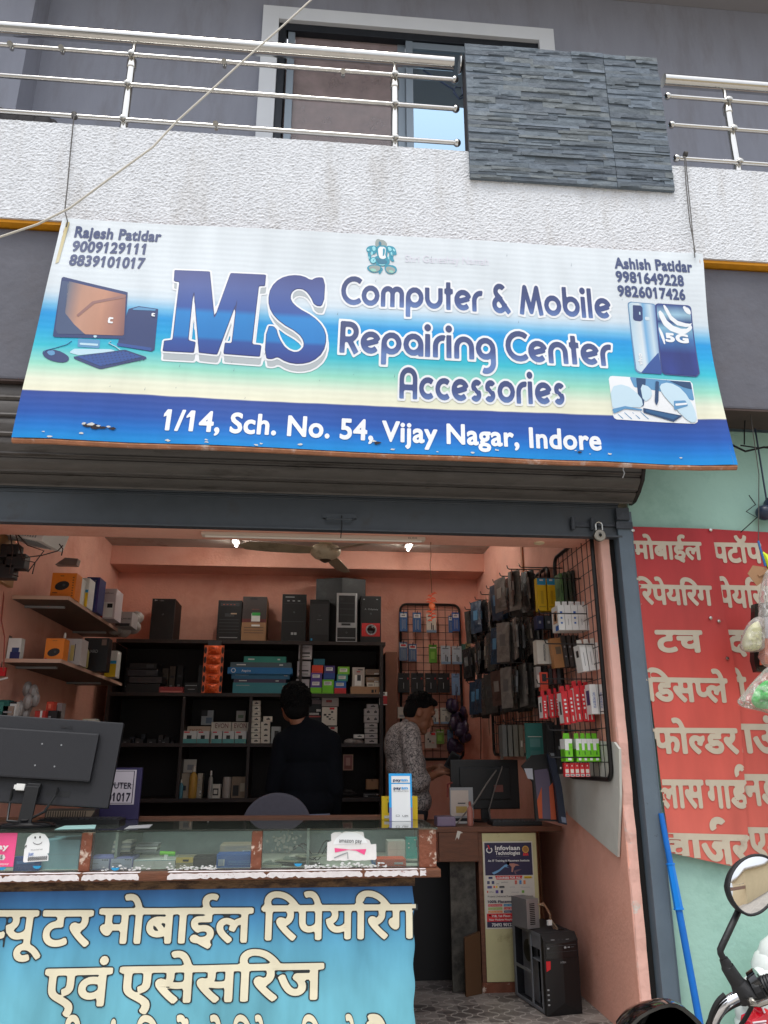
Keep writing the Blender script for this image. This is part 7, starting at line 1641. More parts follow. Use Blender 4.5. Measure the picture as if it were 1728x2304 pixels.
for k in range(5):
    hung('green patterned pouch, %s from the left above the white boxes' % ORDN[k], (1210+k*9, 1238-k*2, 1216+k*9, 1300), .46, .10, (cm(70, 110, 60), cm(48, 62, 44), cm(58, 66, 52), cm(40, 46, 40), cm(66, 72, 62))[k], [(.3, .3, .7, .6, cm(36, 60, 34))], side=[(.1, .2, .6, .5, cm(40, 80, 40)), (.5, .55, .9, .85, cm(96, 130, 80))], lean=random.uniform(-2, 3), cat='pouch', name='hanging_pouch')
for k, a in enumerate((1206, 1220.5, 1235, 1249.5, 1264)):
    hung('white charger box, %s from the left in the row of five' % ORDN[k], (a, 1307, a+13.6, 1361), .30, .12, WHITE, [(.3, .65, .7, .75, BLUE), (.35, .45, .65, .52, BLUE), (.35, .25, .65, .32, BLUE)] if k in (0, 2) else [(.45, .2, .55, .45, LGREY)], side=[(.15, .3, .8, .8, cm(190, 150, 120)), (0, 0, .5, .2, BLUE), (.3, .4, .6, .7, DGREY)] if k == 0 else None, flap=WHITE)
for k, (a, c) in enumerate(((1160, 1186), (1186.5, 1203))):
    hung('pale grey boxed stylus, %s of the pair on the near grid' % ('left' if k == 0 else 'right'), (a, 1382, c, 1434), .62, .08, OFFW, [(.55, .15, .6, .8, LGREY)], texts=[('PROFESSIONAL', .7, .12, .85, .16, DGREY)])
hung('brown kraft pouch with round window on the near grid', (1190, 1378, 1216, 1442), .52, .05, cm(170, 118, 70), [(.3, .45, .75, .7, cm(110, 90, 70))], lean=-6, cat='pouch', name='hanging_pouch')
for k in range(4): hung('grey patterned pouch, %s right of the kraft pouch' % ORDN[k], (1214+k*12, 1372, 1222+k*12, 1440), .50, .1, cm(60+8*k, 56+6*k, 54+5*k), [(.3, .6, .7, .66, LGREY), (.3, .3, .7, .34, LGREY)], lean=-5+k, cat='pouch', name='hanging_pouch')
for k, a in enumerate((1253, 1267.5, 1282)):
    hung('slim white box, %s of the three beside the grid edge' % ORDN[k], (a, 1392-k*2, a+13, 1450-k*2), .19, .10, WHITE, [(.45, .2, .55, .7, LGREY)], side=[(.3, .55, .7, .8, BLK)] if k == 0 else None, lean=-5, flap=OFFW)
hung('orange red card pack under the stylus boxes', (1168, 1452, 1184, 1492), .6, .05, cm(206, 66, 40), [(.2, .5, .8, .9, BLK)], cat='pack', name='hanging_pack')
hung('clear pack with white card left of the orange red pack', (1159, 1440, 1169, 1484), .62, .05, cm(150, 142, 136), [(.2, .2, .8, .6, OFFW)], cat='pack', name='hanging_pack')
for k in range(3): hung('dark pack, %s right of the orange red pack' % ORDN[k], (1186+k*9, 1444, 1193+k*9, 1478), .58, .06, (BLK, cm(90, 40, 34), DGREY)[k], cat='pack', name='hanging_pack')
rd = [(.32, .70-.12*i, .68, .76-.12*i, WHITE) for i in range(4)]+[(.38, .06, .62, .22, OFFW)]
sdw = [(.05, .05, .95, .95, WHITE), (.3, .3, .7, .7, BLK)]
for k, (a, c, y0, y1, Y) in enumerate(((1172, 1182, 1502, 1553, .42), (1186, 1197, 1499, 1550, .42), (1200, 1208, 1497, 1549, .42), (1214, 1227, 1493, 1565, .28), (1228, 1239, 1490, 1562, .28), (1241, 1253, 1482, 1559, .26), (1254.5, 1265, 1481, 1558, .26), (1267, 1279, 1484, 1559, .24))):
    hung('red and white charger box, %s from the left in the red row' % ORDN[k], (a, y0, c, y1), Y, .08, RED, rd, side=sdw, lean=-3 if k > 2 else -1, flap=RED)
for k, (a, c) in enumerate(((1275, 1289), (1290, 1304))):
    hung('white data cable box lettered in blue, %s of the pair' % ('left' if k == 0 else 'right'), (a, 1478, c, 1542), .16, .07, WHITE, side=[(.2, .3, .9, .8, NAVY)] if k == 0 else None, lean=-2, texts=[('iP5 & USB Data Cable', .68, .2, .72, .38, BLUE)])
for k, (a, c) in enumerate(((1221, 1237), (1245, 1257), (1257.5, 1269), (1269.5, 1281.5), (1282, 1295))):
    hung('bright green and white charger box, %s from the left' % ORDN[k], (a, 1596, c, 1645), .22, .08 if k < 2 else .05, GREENL, [(0, .62, 1, 1, WHITE), (0, .5, .5, .62, WHITE), (.5, .62, 1, .8, GREENL), (.4, .3, .6, .45, cm(60, 120, 30)), (.3, .05, .75, .15, WHITE)], side=[(0, .55, 1, 1, WHITE), (.2, .1, .8, .5, cm(90, 160, 30))] if k < 2 else None, flap=GREENL)
for k in range(5): hung('small red and white box, %s from the left below the green boxes' % ORDN[k], (1220+k*11, 1648, 1230+k*11, 1678), .24, .03, RED, [(.15, .28, .85, .55, OFFW), (.1, .04, .9, .2, WHITE), (.2, .08, .8, .16, BLK), (.4, .75, .6, .85, WHITE)])
# pouches of the far grid: a few prototypes, copied
random.seed(101)
def pouch_proto(m, h, w, accent):
    b = MB(); pts = []; n = 8
    for s_ in (-1, 1):
        for j in range(n+1):
            for i in range(5):
                u, v = i/4, j/n; bul = .007*math.sin(math.pi*u)*math.sin(math.pi*v)+.002*math.sin(9*v+4*u)
                pts.append((s_*(.001+max(0, bul)), w*(u-.1), -h*v))
    for s_ in (0, 1):
        o = s_*(n+1)*5
        b.add(pts[o:o+(n+1)*5], [[j*5+i, j*5+i+1, (j+1)*5+i+1, (j+1)*5+i] for j in range(n) for i in range(4)], m)
    b.box((-.006, -w*.1-.001, -h*.75), (.006, -w*.1+.002, -h*.2), m)
    if accent: b.box((-.007, -w*.1-.0025, -h*.6), (.005, -w*.1-.0015, -h*.35), accent); b.box((-.0095, w*.2, -h*.6), (-.0085, w*.6, -h*.3), accent)
    return b
mk = lambda r, g, b_: mat('pouch_%d_%d_%d' % (r, g, b_), C(r, g, b_), .22, var=.35, vscale=18, bump=.4, bscale=40)
protos = [pouch_proto(mk(48, 48, 50), .25, .15, cm(100, 102, 104)), pouch_proto(mk(70, 68, 66), .28, .14, cm(54, 54, 56)), pouch_proto(mk(104, 96, 90), .24, .14, cm(150, 142, 132)), pouch_proto(mk(50, 66, 86), .26, .13, cm(70, 120, 156)), pouch_proto(mk(126, 120, 114), .27, .13, cm(90, 86, 84)), pouch_proto(mk(88, 66, 60), .24, .14, cm(130, 120, 114))]
first = []
rowname = ['top', 'middle', 'lower']; usedp = {}
for r in range(3):
    for k in range(8):
        for j in range(5):
            i = random.choice((0, 0, 1, 1, 2, 4, 5, 3)) if r != 2 or k < 3 else random.choice((2, 3, 4, 1))
            loc = (GX-.04-.045*j+random.uniform(-.01, .01), 1.0+.215*k-.01, zr[r]-.004); rot = (random.uniform(-.06, .06), random.uniform(-.06, .06), random.uniform(-.25, .55))
            lab = 'thin dark phone case pouch crowded in the %s row of the far wall grid' % rowname[r]; grp = 'pouches in the %s row of the far wall grid' % rowname[r]
            if i not in usedp:
                o = protos[i].build('hanging_pouch', None, label=lab, cat='pouch', group=grp, org=(0, 0, 0)); usedp[i] = o
            else:
                o = usedp[i].copy(); COL.objects.link(o); o['label'] = lab; o['group'] = grp
            o.location = loc; o.rotation_euler = rot
# lower goods of the far grid
for k in range(4): hung('clear film pack, %s from the left below the far grid rows' % ORDN[k], (1086+k*12, 1566, 1095+k*12, 1634), 1.25, .1, cm(104+6*k, 104+4*k, 100), [(.3, .3, .7, .5, OFFW)] if k == 3 else (), cat='pack', name='hanging_pack', group='packs at the bottom of the far wall grid')
hung('teal and clear accessory pack at the bottom of the far grid', (1137, 1562, 1174, 1642), 1.0, .03, cm(50, 116, 108), [(.1, .62, .9, .64, OFFW), (.2, .35, .8, .58, cm(90, 140, 134)), (.2, .05, .8, .25, cm(70, 120, 116))], cat='pack', name='hanging_pack', group='packs at the bottom of the far wall grid')
hung('tall black pack behind the green charger boxes', (1182, 1560, 1200, 1665), .7, .08, BLK, [(.3, .3, .8, .36, LGREY)], cat='pack', name='hanging_pack', group='packs at the bottom of the far wall grid')
hung('tall black pack with pale dots behind the green charger boxes', (1201, 1566, 1216, 1672), .66, .08, BLK, [(.4, .1, .6, .14, WHITE), (.4, .5, .6, .56, LGREY)], cat='pack', name='hanging_pack', group='packs at the bottom of the far wall grid')
# long hanging bags with printed picture
def longbag(label, pts, Y, m, prints):
    b = MB(); b.prism([at(x, y, Y=Y) for x, y in pts], (0, .03, 0), m)
    for i, (q, mm) in enumerate(prints): b.poly([at(x, y, Y=Y-.001*(i+1)) for x, y in q], mm)
    return b.build('hanging_bag', None, label=label, cat='bag', group='long printed bags below the far grid')
longbag('long black bag printed with an orange picture', [(1128, 1655), (1150, 1632), (1182, 1628), (1200, 1700), (1206, 1775), (1158, 1772), (1152, 1690)], .72, BLK, [([(1154, 1664), (1184, 1660), (1200, 1770), (1164, 1768)], cm(86, 76, 96)), ([(1160, 1730), (1170, 1700), (1172, 1768), (1164, 1768)], cm(180, 80, 40)), ([(1186, 1700), (1194, 1690), (1202, 1770), (1190, 1770)], cm(170, 74, 40)), ([(1132, 1660), (1150, 1660), (1152, 1684), (1140, 1682)], cm(170, 172, 180))])
longbag('narrow dark blue bag hanging beside the grey board', [(1182, 1628), (1200, 1640), (1214, 1700), (1225, 1782), (1208, 1778), (1200, 1700)], .66, cm(22, 32, 52), [([(1212, 1764), (1222, 1766), (1224, 1778), (1214, 1776)], cm(120, 130, 150))])
# thin grey board leaning on the wall below the grid
bpts = [(1205, 1640), (1290, 1600), (1326, 1603), (1337, 1618), (1339, 1720), (1334, 1851), (1318, 1838), (1262, 1790), (1228, 1760), (1222, 1745), (1216, 1762), (1208, 1748)]
P = [at(x, y, X=1.562) for x, y in bpts]
b = MB(); b.prism(P, (.012, 0, 0)); b.build('grey_board', mat('grey_board', C(196, 196, 188), .5, var=.1, vscale=6, stain=C(216, 214, 208), sscale=14, samt=(.66, .7)), label='thin pale grey broken board fixed on the right wall under the grid', cat='board', fixn=True)

# ------------------------------------------------------------------ people
def fuse(shapes, voxel, smooth_it=4):
    """shapes: list of ('c', p0, r0, p1, r1) tapered limbs and ('e', c, (rx, ry, rz)[, euler]) -> one continuous surface"""
    b = MB()
    for s_ in shapes:
        if s_[0] == 'c':
            _, p, r, q, t = s_; b.T = Matrix.Identity(4); b.tube([p, q], [r, t], n=14); b.ball(p, r, None, 14, 9); b.ball(q, t, None, 14, 9)
        else:
            b.T = Matrix.Translation(s_[1]) @ (Matrix.Rotation(s_[3][1], 4, 'Y') @ Matrix.Rotation(s_[3][0], 4, 'X') @ Matrix.Rotation(s_[3][2], 4, 'Z') if len(s_) > 3 else Matrix.Identity(4)); b.ball((0, 0, 0), s_[2], None, 18, 12)
    me = bpy.data.meshes.new('t'); me.from_pydata([tuple(v) for v in b.v], [], b.f)
    bm = bmesh.new(); bm.from_mesh(me); bmesh.ops.remove_doubles(bm, verts=bm.verts, dist=1e-6); bmesh.ops.recalc_face_normals(bm, faces=bm.faces); bm.to_mesh(me); bm.free()
    o = bpy.data.objects.new('t', me); COL.objects.link(o)
    m = o.modifiers.new('r', 'REMESH'); m.mode = 'VOXEL'; m.voxel_size = voxel
    m = o.modifiers.new('s', 'SMOOTH'); m.iterations = smooth_it; m.factor = .5
    bpy.context.view_layer.update()
    e = bpy.data.meshes.new_from_object(o.evaluated_get(bpy.context.evaluated_depsgraph_get()))
    bpy.data.objects.remove(o); bpy.data.meshes.remove(me); return e
def person_part(name, me, m, parent):
    me.name = name; o = bpy.data.objects.new(name, me); COL.objects.link(o); og = ORG[parent.name]
    me.transform(Matrix.Translation(-og)); me.materials.clear(); me.materials.append(m)
    for p in me.polygons: p.use_smooth = True
    ORG[o.name] = og; o.parent = parent; return o
def hand(wrist, d, up, curl=.5, s=1.0):
    """palm, four bent fingers of different lengths and a thumb leaving the side of the palm"""
    w = Vector(wrist); d = Vector(d).normalized(); n = Vector(up); n = (n-d*n.dot(d)).normalized(); sd = d.cross(n)
    out = [('e', w+d*.045*s, (.042*s, .042*s, .026*s))]
    out.append(('c', w, .026*s, w+d*.05*s, .03*s))
    for k, (o, L) in enumerate(((.03, .072), (.011, .082), (-.009, .076), (-.028, .060))):
        p = w+d*.075*s+sd*o*s; a = curl*.6; q = p+(d*math.cos(a)-n*math.sin(a))*L*.5*s; a2 = curl*1.5; r = q+(d*math.cos(a2)-n*math.sin(a2))*L*.45*s
        out += [('c', w+d*.04*s+sd*o*.8*s, .012*s, p, .0105*s), ('c', p, .0105*s, q, .0092*s), ('c', q, .0092*s, r, .0078*s)]
    t0 = w+d*.025*s+sd*.03*s; t1 = t0+(d*.6+sd*.7-n*.3).normalized()*.04*s; t2 = t1+(d*.85+sd*.1-n*.5*curl).normalized()*.032*s
    return out+[('c', t0, .014*s, t1, .012*s), ('c', t1, .012*s, t2, .009*s)]
V = Vector
M_skin = mat('skin_brown', C(134, 86, 62), .55, var=.08, vscale=20); M_hair = mat('hair_black', C(13, 11, 11), .75, var=.3, vscale=60, bump=.8, bscale=160, spec=.15)
M_teeb = mat('black_cotton', C(15, 17, 22), .9, spec=.1, var=.15, vscale=9, bump=.35, bscale=16); M_jean = mat('washed_denim', C(120, 128, 150), .85, var=.15, vscale=30); M_trous = mat('dark_trousers', C(34, 34, 40), .85)
# first man: black top, seen from behind, head turned down to the left
Y1 = 1.2
hc = at(637, 1521, Y=Y1); nb = at(655, 1563, Y=Y1); ch1 = at(664, 1620, Y=Y1); hip = at(660, 1748, Y=Y1)
sl, sr = at(612, 1603, Y=Y1), at(714, 1601, Y=Y1)
p1 = thing('person', 'man in a black long sleeved top seen from behind, head bent left', 'person', (hip.x, Y1, 0), 'men working in the shop')
ell, elr = V((sl.x-.05, Y1+.02, sl.z-.28)), V((sr.x+.035, Y1-.01, sr.z-.29)); wl1, wr1 = V((sl.x-.04, Y1+.27, sl.z-.33)), V((sr.x+.03, Y1+.12, sr.z-.52))
hL, hR = V((hip.x-.09, Y1, .80)), V((hip.x+.09, Y1, .80))
body = [('e', hc, (.077, .095, .115)), ('e', hc+V((-.03, .04, -.05)), (.05, .06, .06)), ('c', hc+V((.005, -.01, -.07)), .055, nb+V((0, 0, -.03)), .06), ('e', hc+V((-.078, .01, -.01)), (.012, .02, .03)), ('e', hc+V((.078, .01, -.01)), (.012, .02, .03)), ('e', hc+V((-.045, .1, -.03)), (.012, .02, .02)),
        ('e', ch1, (.155, .095, .17)), ('e', (ch1+hip)/2, (.135, .085, .14)), ('e', hip, (.145, .095, .11)), ('c', nb+V((0, 0, -.04)), .06, sl, .05), ('c', nb+V((0, 0, -.04)), .06, sr, .05),
        ('c', sl, .05, ell, .04), ('c', ell, .038, wl1, .026), ('c', sr, .05, elr, .04), ('c', elr, .038, wr1, .026),
        ('c', hL, .08, V((hL.x-.02, Y1+.01, .46)), .055), ('c', V((hL.x-.02, Y1+.01, .46)), .052, V((hL.x-.03, Y1-.02, .08)), .034), ('c', hR, .08, V((hR.x+.02, Y1+.01, .46)), .055), ('c', V((hR.x+.02, Y1+.01, .46)), .052, V((hR.x+.03, Y1-.02, .08)), .034),
        ('e', V((hL.x-.04, Y1+.05, .04)), (.045, .12, .04)), ('e', V((hR.x+.04, Y1+.05, .04)), (.045, .12, .04))]
body += hand(wl1, (0.1, 1, -.1), (0, 0, 1), .6) + hand(wr1, (0, .4, -1), (0, -1, 0), .5)
person_part('body', fuse(body, .0075), M_skin, p1)
hr = [('e', hc+V((.006, -.018, .03)), (.094, .108, .112)), ('e', hc+V((.01, -.035, -.02)), (.085, .085, .085)), ('e', hc+V((-.02, .03, .08)), (.075, .08, .05))]
random.seed(61)
for k in range(40):
    a, e = random.uniform(0, 6.28), random.uniform(.0, 1.4); hr.append(('e', hc+V((.006+.088*math.cos(a)*math.cos(e), -.02+.10*math.sin(a)*math.cos(e), .03+.108*math.sin(e))), (.018, .018, .014)))
hb_ = person_part('hair', fuse(hr, .007, 2), M_hair, p1)
def strands(c, r3, n, seed, lean, hem):
    random.seed(seed); b = MB()
    for k in range(n):
        a, e = random.uniform(0, 6.283), random.uniform(-.35 if hem else .0, 1.45)
        d = Vector((math.cos(a)*math.cos(e), math.sin(a)*math.cos(e), math.sin(e))); p = c+Vector((d.x*r3[0], d.y*r3[1], d.z*r3[2]))
        t = (Vector((random.uniform(-1, 1), random.uniform(-1, 1), -.8+random.uniform(-.6, .5)))+lean); t -= d*t.dot(d)*.75; t.normalize(); L = random.uniform(.02, .038)
        b.tube([p-d*.006, p+t*L*.5+d*.003, p+t*L+d*random.uniform(-.006, .005)], [.0045, .0038, .0008], n=4, caps=False)
    return b
strands(hc+V((.006, -.018, .03)), (.098, .112, .116), 520, 70, V((-.3, 0, 0)), True).build('hair_strands', M_hair, hb_)
sh = [('e', ch1+V((0, .0, .03)), (.185, .118, .165)), ('e', (ch1+hip)/2, (.172, .112, .17)), ('e', hip+V((0, 0, .035)), (.178, .118, .12)), ('c', nb+V((0, 0, -.045)), .068, sl, .068), ('c', nb+V((0, 0, -.045)), .068, sr, .068), ('c', nb+V((0, 0, -.06)), .075, nb+V((0, 0, -.012)), .066),
      ('c', sl, .07, ell, .058), ('c', ell, .055, ell+(wl1-ell)*.9, .042), ('c', sr, .07, elr, .058), ('c', elr, .055, elr+(wr1-elr)*.9, .042)]
person_part('shirt', fuse(sh, .009, 6), M_teeb, p1)
tr = [('e', V((hip.x, Y1, hip.z-.06)), (.163, .108, .12)), ('c', hL, .095, V((hL.x-.02, Y1+.01, .46)), .07), ('c', V((hL.x-.02, Y1+.01, .46)), .07, V((hL.x-.03, Y1-.02, .1)), .055), ('c', hR, .095, V((hR.x+.02, Y1+.01, .46)), .07), ('c', V((hR.x+.02, Y1+.01, .46)), .07, V((hR.x+.03, Y1-.02, .1)), .055)]
person_part('trousers', fuse(tr, .011, 4), M_jean, p1)
# second man: printed shirt, profile to the right, looking down at his hands
Y2 = 1.6
h2 = at(906, 1540, Y=Y2); n2 = at(886, 1572, Y=Y2); c2 = at(876, 1618, Y=Y2); w2 = at(884, 1690, Y=Y2); hp2 = at(888, 1738, Y=Y2)
p2 = thing('person', 'man in a grey patterned shirt in profile looking down at his hands', 'person', (hp2.x, Y2, 0), 'men working in the shop')
tl = RAD(24)
def hd2(x, y, z): return h2+V((x*math.cos(tl)+z*math.sin(tl), y, -x*math.sin(tl)+z*math.cos(tl)))
sn, sf = V((c2.x+.005, Y2-.19, c2.z+.105)), V((c2.x+.01, Y2+.17, c2.z+.11))
en = at(900, 1690, Y=Y2-.2); wn2 = at(938, 1673, Y=Y2-.12); ef = V((c2.x+.10, Y2+.2, c2.z-.20)); wf = at(940, 1660, Y=Y2+.08)
bd = [('e', hd2(0, 0, .015), (.098, .076, .112), (0, tl, 0)), ('e', hd2(.045, 0, -.055), (.055, .052, .062), (0, tl, 0)), ('c', hd2(.088, 0, .005), .013, hd2(.112, 0, -.035), .016), ('e', hd2(.085, 0, .04), (.022, .05, .02), (0, tl, 0)), ('e', hd2(.093, 0, -.068), (.016, .026, .010)), ('e', hd2(.078, 0, -.105), (.024, .028, .022)), ('e', hd2(-.008, -.078, -.005), (.022, .010, .032), (0, tl, 0)), ('e', hd2(-.008, .078, -.005), (.022, .010, .032)),
      ('c', hd2(-.03, 0, -.06), .056, n2+V((-.01, 0, -.02)), .062), ('e', c2, (.105, .16, .17)), ('e', w2, (.105, .145, .14)), ('e', hp2, (.105, .15, .10)), ('c', n2, .055, sn, .05), ('c', n2, .055, sf, .05), ('c', sn, .05, en, .04), ('c', en, .038, wn2, .027), ('c', sf, .05, ef, .04), ('c', ef, .038, wf, .027)]
for s_ in (-.09, .09):
    bd += [('c', V((hp2.x, Y2+s_, .82)), .08, V((hp2.x+.02, Y2+s_, .45)), .055), ('c', V((hp2.x+.02, Y2+s_, .45)), .052, V((hp2.x-.01, Y2+s_, .08)), .036), ('e', V((hp2.x+.06, Y2+s_, .04)), (.12, .045, .04))]
bd += hand(wn2, (.9, .35, .35), (-.3, 0, 1), .9) + hand(wf, (.9, -.45, .1), (-.2, 0, 1), .9)
person_part('body', fuse(bd, .007), M_skin, p2)
hr = [('e', hd2(-.022, 0, .055), (.098, .082, .088), (0, tl, 0)), ('e', hd2(-.05, 0, .0), (.07, .078, .08), (0, tl, 0)), ('e', hd2(.045, 0, .105), (.055, .06, .028), (0, tl, 0))]
for k in range(36):
    a, e = random.uniform(0, 6.28), random.uniform(.2, 1.4); hr.append(('e', hd2(-.02+.092*math.cos(a)*math.cos(e), .078*math.sin(a)*math.cos(e), .055+.086*math.sin(e)), (.014, .014, .012)))
hb_ = person_part('hair', fuse(hr, .007, 2), M_hair, p2)
strands(hd2(-.02, 0, .055), (.098, .082, .092), 380, 71, V((.5, 0, .4)), False).build('hair_strands', M_hair, hb_)
b = MB(); b.ball(hd2(.088, -.032, .012), (.009, .011, .008)); b.build('eye', mat('eye_dark', C(30, 24, 22), .3), p2, smooth=True)
M_shirt = bpy.data.materials.new('printed_shirt'); M_shirt.use_nodes = True
n_, l_ = M_shirt.node_tree.nodes, M_shirt.node_tree.links; b_ = n_['Principled BSDF']; b_.inputs['Roughness'].default_value = .8
tc_ = n_.new('ShaderNodeTexCoord'); vo = n_.new('ShaderNodeTexVoronoi'); vo.feature = 'DISTANCE_TO_EDGE'; vo.inputs['Scale'].default_value = 24
nz_ = n_.new('ShaderNodeTexNoise'); nz_.inputs['Scale'].default_value = 9; nz_.inputs['Detail'].default_value = 3
ad = n_.new('ShaderNodeMix'); ad.data_type = 'RGBA'; ad.inputs[0].default_value = .35; l_.new(tc_.outputs['Object'], ad.inputs[6]); l_.new(nz_.outputs['Color'], ad.inputs[7]); l_.new(tc_.outputs['Object'], nz_.inputs['Vector']); l_.new(ad.outputs[2], vo.inputs['Vector'])
rp = n_.new('ShaderNodeValToRGB'); l_.new(vo.outputs['Distance'], rp.inputs[0]); e_ = rp.color_ramp.elements
e_[0].color = C(74, 70, 70); e_[0].position = .03; e_[1].color = C(164, 154, 150); e_[1].position = .09; q_ = e_.new(.2); q_.color = C(132, 124, 122); q_ = e_.new(.26); q_.color = C(176, 166, 160)
l_.new(rp.outputs[0], b_.inputs['Base Color'])
sh = [('e', c2+V((-.02, 0, .02)), (.135, .19, .165)), ('e', (c2+w2)/2+V((-.01, 0, 0)), (.142, .18, .15)), ('e', w2+V((.01, 0, 0)), (.135, .172, .15)), ('e', hp2+V((.01, 0, .025)), (.135, .176, .11)), ('c', n2+V((-.01, 0, -.03)), .066, sn, .068), ('c', n2+V((-.01, 0, -.03)), .066, sf, .068), ('c', n2+V((-.012, 0, -.03)), .07, n2+V((-.002, 0, .012)), .066), ('c', sn, .075, en, .066), ('c', en, .066, en+(wn2-en)*.35, .056), ('c', sf, .075, ef, .066), ('c', ef, .062, ef+(wf-ef)*.35, .055)]
person_part('shirt', fuse(sh, .009, 5), M_shirt, p2)
tr = [('e', V((hp2.x, Y2, hp2.z-.05)), (.118, .165, .11))]
for s_ in (-.09, .09): tr += [('c', V((hp2.x, Y2+s_, .82)), .092, V((hp2.x+.02, Y2+s_, .45)), .07), ('c', V((hp2.x+.02, Y2+s_, .45)), .07, V((hp2.x-.01, Y2+s_, .1)), .055)]
person_part('trousers', fuse(tr, .011, 4), M_trous, p2)
b = MB(); q = wn2+V((.035, .01, .012)); b.lathe([(.031, -.006), (.034, 0), (.031, .006)], wn2-V((.012, 0, .006)), 'X', 14); b.build('wrist_thread', cm(150, 40, 34), p2, smooth=True)
hm_ = (wn2+wf)/2+V((.12, -.03, .07)); b = MB(); b.T = Matrix.Translation(hm_) @ Matrix.Rotation(.5, 4, 'Y') @ Matrix.Rotation(.4, 4, 'X'); b.box((-.035, -.004, -.06), (.035, .004, .06), DGREY); b.box((-.028, -.0046, -.045), (.028, -.0041, .05), BLK)
b.build('phone', None, label='small dark phone held by the man in the patterned shirt', cat='phone', bevel=.002)

# ------------------------------------------------------------------ red banners on the neighbour's wall
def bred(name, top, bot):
    return ramp_mat(name, [(0, bot), (.5, C(206, 82, 72)), (1, top)], streak=.12, rough=.5)  # deeper red upwards: sun fade plus shade under the beam, put into the colour
M_let = mat('banner_letter', C(190, 178, 158), .6, var=.08, vscale=10, stain=C(160, 142, 126), sscale=7, samt=(.6, .75))
def rbanner(label, Y, left, right, amp, seed):
    """left and right edges as photo points from top to bottom"""
    t = thing('red_banner', label, 'banner', at(left[-1][0]+60, left[-1][1], Y=Y), 'red lettered banners on the sea green wall')
    def edge(e, v):
        k = v*(len(e)-1); i = min(int(k), len(e)-2); f = k-i; return (e[i][0]*(1-f)+e[i+1][0]*f, e[i][1]*(1-f)+e[i+1][1]*f)
    b = MB(); nu, nv = 24, 50; pts = []; uv = []
    def sf(x, z, h=0): return V((x, Y-amp*(1+mnoise.noise((x*4, seed, z*2.4)))-h, z))
    for j in range(nv+1):
        l_, r_ = edge(left, 1-j/nv), edge(right, 1-j/nv)
        for i in range(nu+1):
            u = i/nu; p = at(l_[0]*(1-u)+r_[0]*u, l_[1]*(1-u)+r_[1]*u, Y=Y); pts.append(sf(p.x, p.z)); uv.append((u, j/nv))
    m = bred('shaded_red_print_%d' % seed, C(176, 34, 42), C(216, 108, 94))
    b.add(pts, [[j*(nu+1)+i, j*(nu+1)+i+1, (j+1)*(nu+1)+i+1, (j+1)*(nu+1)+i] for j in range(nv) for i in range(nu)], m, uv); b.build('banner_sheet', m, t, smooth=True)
    L = [at(*p, Y=Y) for p in left]; Rr = [at(*p, Y=Y) for p in right]
    def inside(x, z):
        def xe(E_, z):
            for a, c in zip(E_[:-1], E_[1:]):
                if c.z <= z <= a.z: f = (z-c.z)/(a.z-c.z+1e-9); return c.x+(a.x-c.x)*f
            return None
        a, c = xe(L, z), xe(Rr, z)
        if a is None: a = L[0].x if z > L[0].z else L[-1].x
        if c is None: c = Rr[-1].x if z < Rr[-1].z else Rr[0].x
        zlo = L[-1].z+(Rr[-1].z-L[-1].z)*max(0, min(1, (x-L[-1].x)/(Rr[-1].x-L[-1].x)))
        return a+.002 < x < c-.002 and z > zlo+.004 and x > 1.766
    return t, sf, inside
z4p = lambda x, y: (1248.1+x*.2604, 1104.1+y*.2604)
z7p = lambda x, y: (1248.1+x*.2622, 1632.1+y*.2622)
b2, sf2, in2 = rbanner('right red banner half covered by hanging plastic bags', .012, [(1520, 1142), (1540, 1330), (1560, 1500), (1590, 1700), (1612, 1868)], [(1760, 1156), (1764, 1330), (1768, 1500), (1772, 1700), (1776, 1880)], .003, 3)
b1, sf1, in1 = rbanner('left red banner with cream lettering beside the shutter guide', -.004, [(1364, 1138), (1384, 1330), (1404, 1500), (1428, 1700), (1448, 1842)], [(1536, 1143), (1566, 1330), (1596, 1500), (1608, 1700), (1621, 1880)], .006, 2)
HP = 36.5
def rw(bn_, sf_, in_, Y, toks, z, p0, p1, hp): deva_on(bn_, toks, z(*p0), z(*p1), hp*1.03, sf_, Y, M_let, None, bold=.036, ol=0, clip=in_, lift=.0014)
R1 = lambda *a: rw(b1, sf1, in1, -.004, *a)
R2 = lambda *a: rw(b2, sf2, in2, .012, *a)
R1(['मोबाईल'], z4p, (468, 392), (1026, 402), 38); R1(['िरपेयिंरग'], z4p, (484, 768), (1114, 780), 41); R1(['टच'], z4p, (660, 1166), (1030, 1168), 44)
R1(['िडस', ('h', 'प', .215), 'ले'], z4p, (576, 1570), (1244, 1582), 46); R1(['फो', ('h', 'ल', .215), 'डर'], z4p, (632, 2003), (1330, 2005), 47)
R1([('h', 'ग', .215), 'लास'], z7p, (600, 422), (1042, 424), 50); R1(['गा', ('r', .32), 'ड'], z7p, (1078, 424), (1400, 426), 50)
R1(['चा', ('r', .34), 'जर'], z7p, (722, 880), (1426, 896), 52)
R2(['पटॉप'], z4p, (1126, 422), (1528, 428), 43); R2(['पेयिंरग'], z4p, (1172, 792), (1660, 802), 46); R2(['मदर'], z4p, (1080, 1180), (1520, 1186), 49)
R2(['की'], z4p, (1150, 1565), (1405, 1568), 46); R2(['साउं'], z4p, (1170, 1996), (1640, 2000), 54); R2(['नड'], z7p, (1388, 402), (1660, 404), 56); R2(['एडे'], z7p, (1420, 812), (1720, 816), 48)
b = MB()
for x, y in ((1367, 1146), (1535, 1145), (1571, 1422), (1535, 1335), (1553, 1342)):
    p = at(x, y, Y=-.016); b.tube([p, p+V((0, .03, 0))], .006, n=8); b.lathe([(0, -.004), (.009, -.003), (.009, 0)], p, 'Y', 10)
b.build('pins', M_steel2, b1)
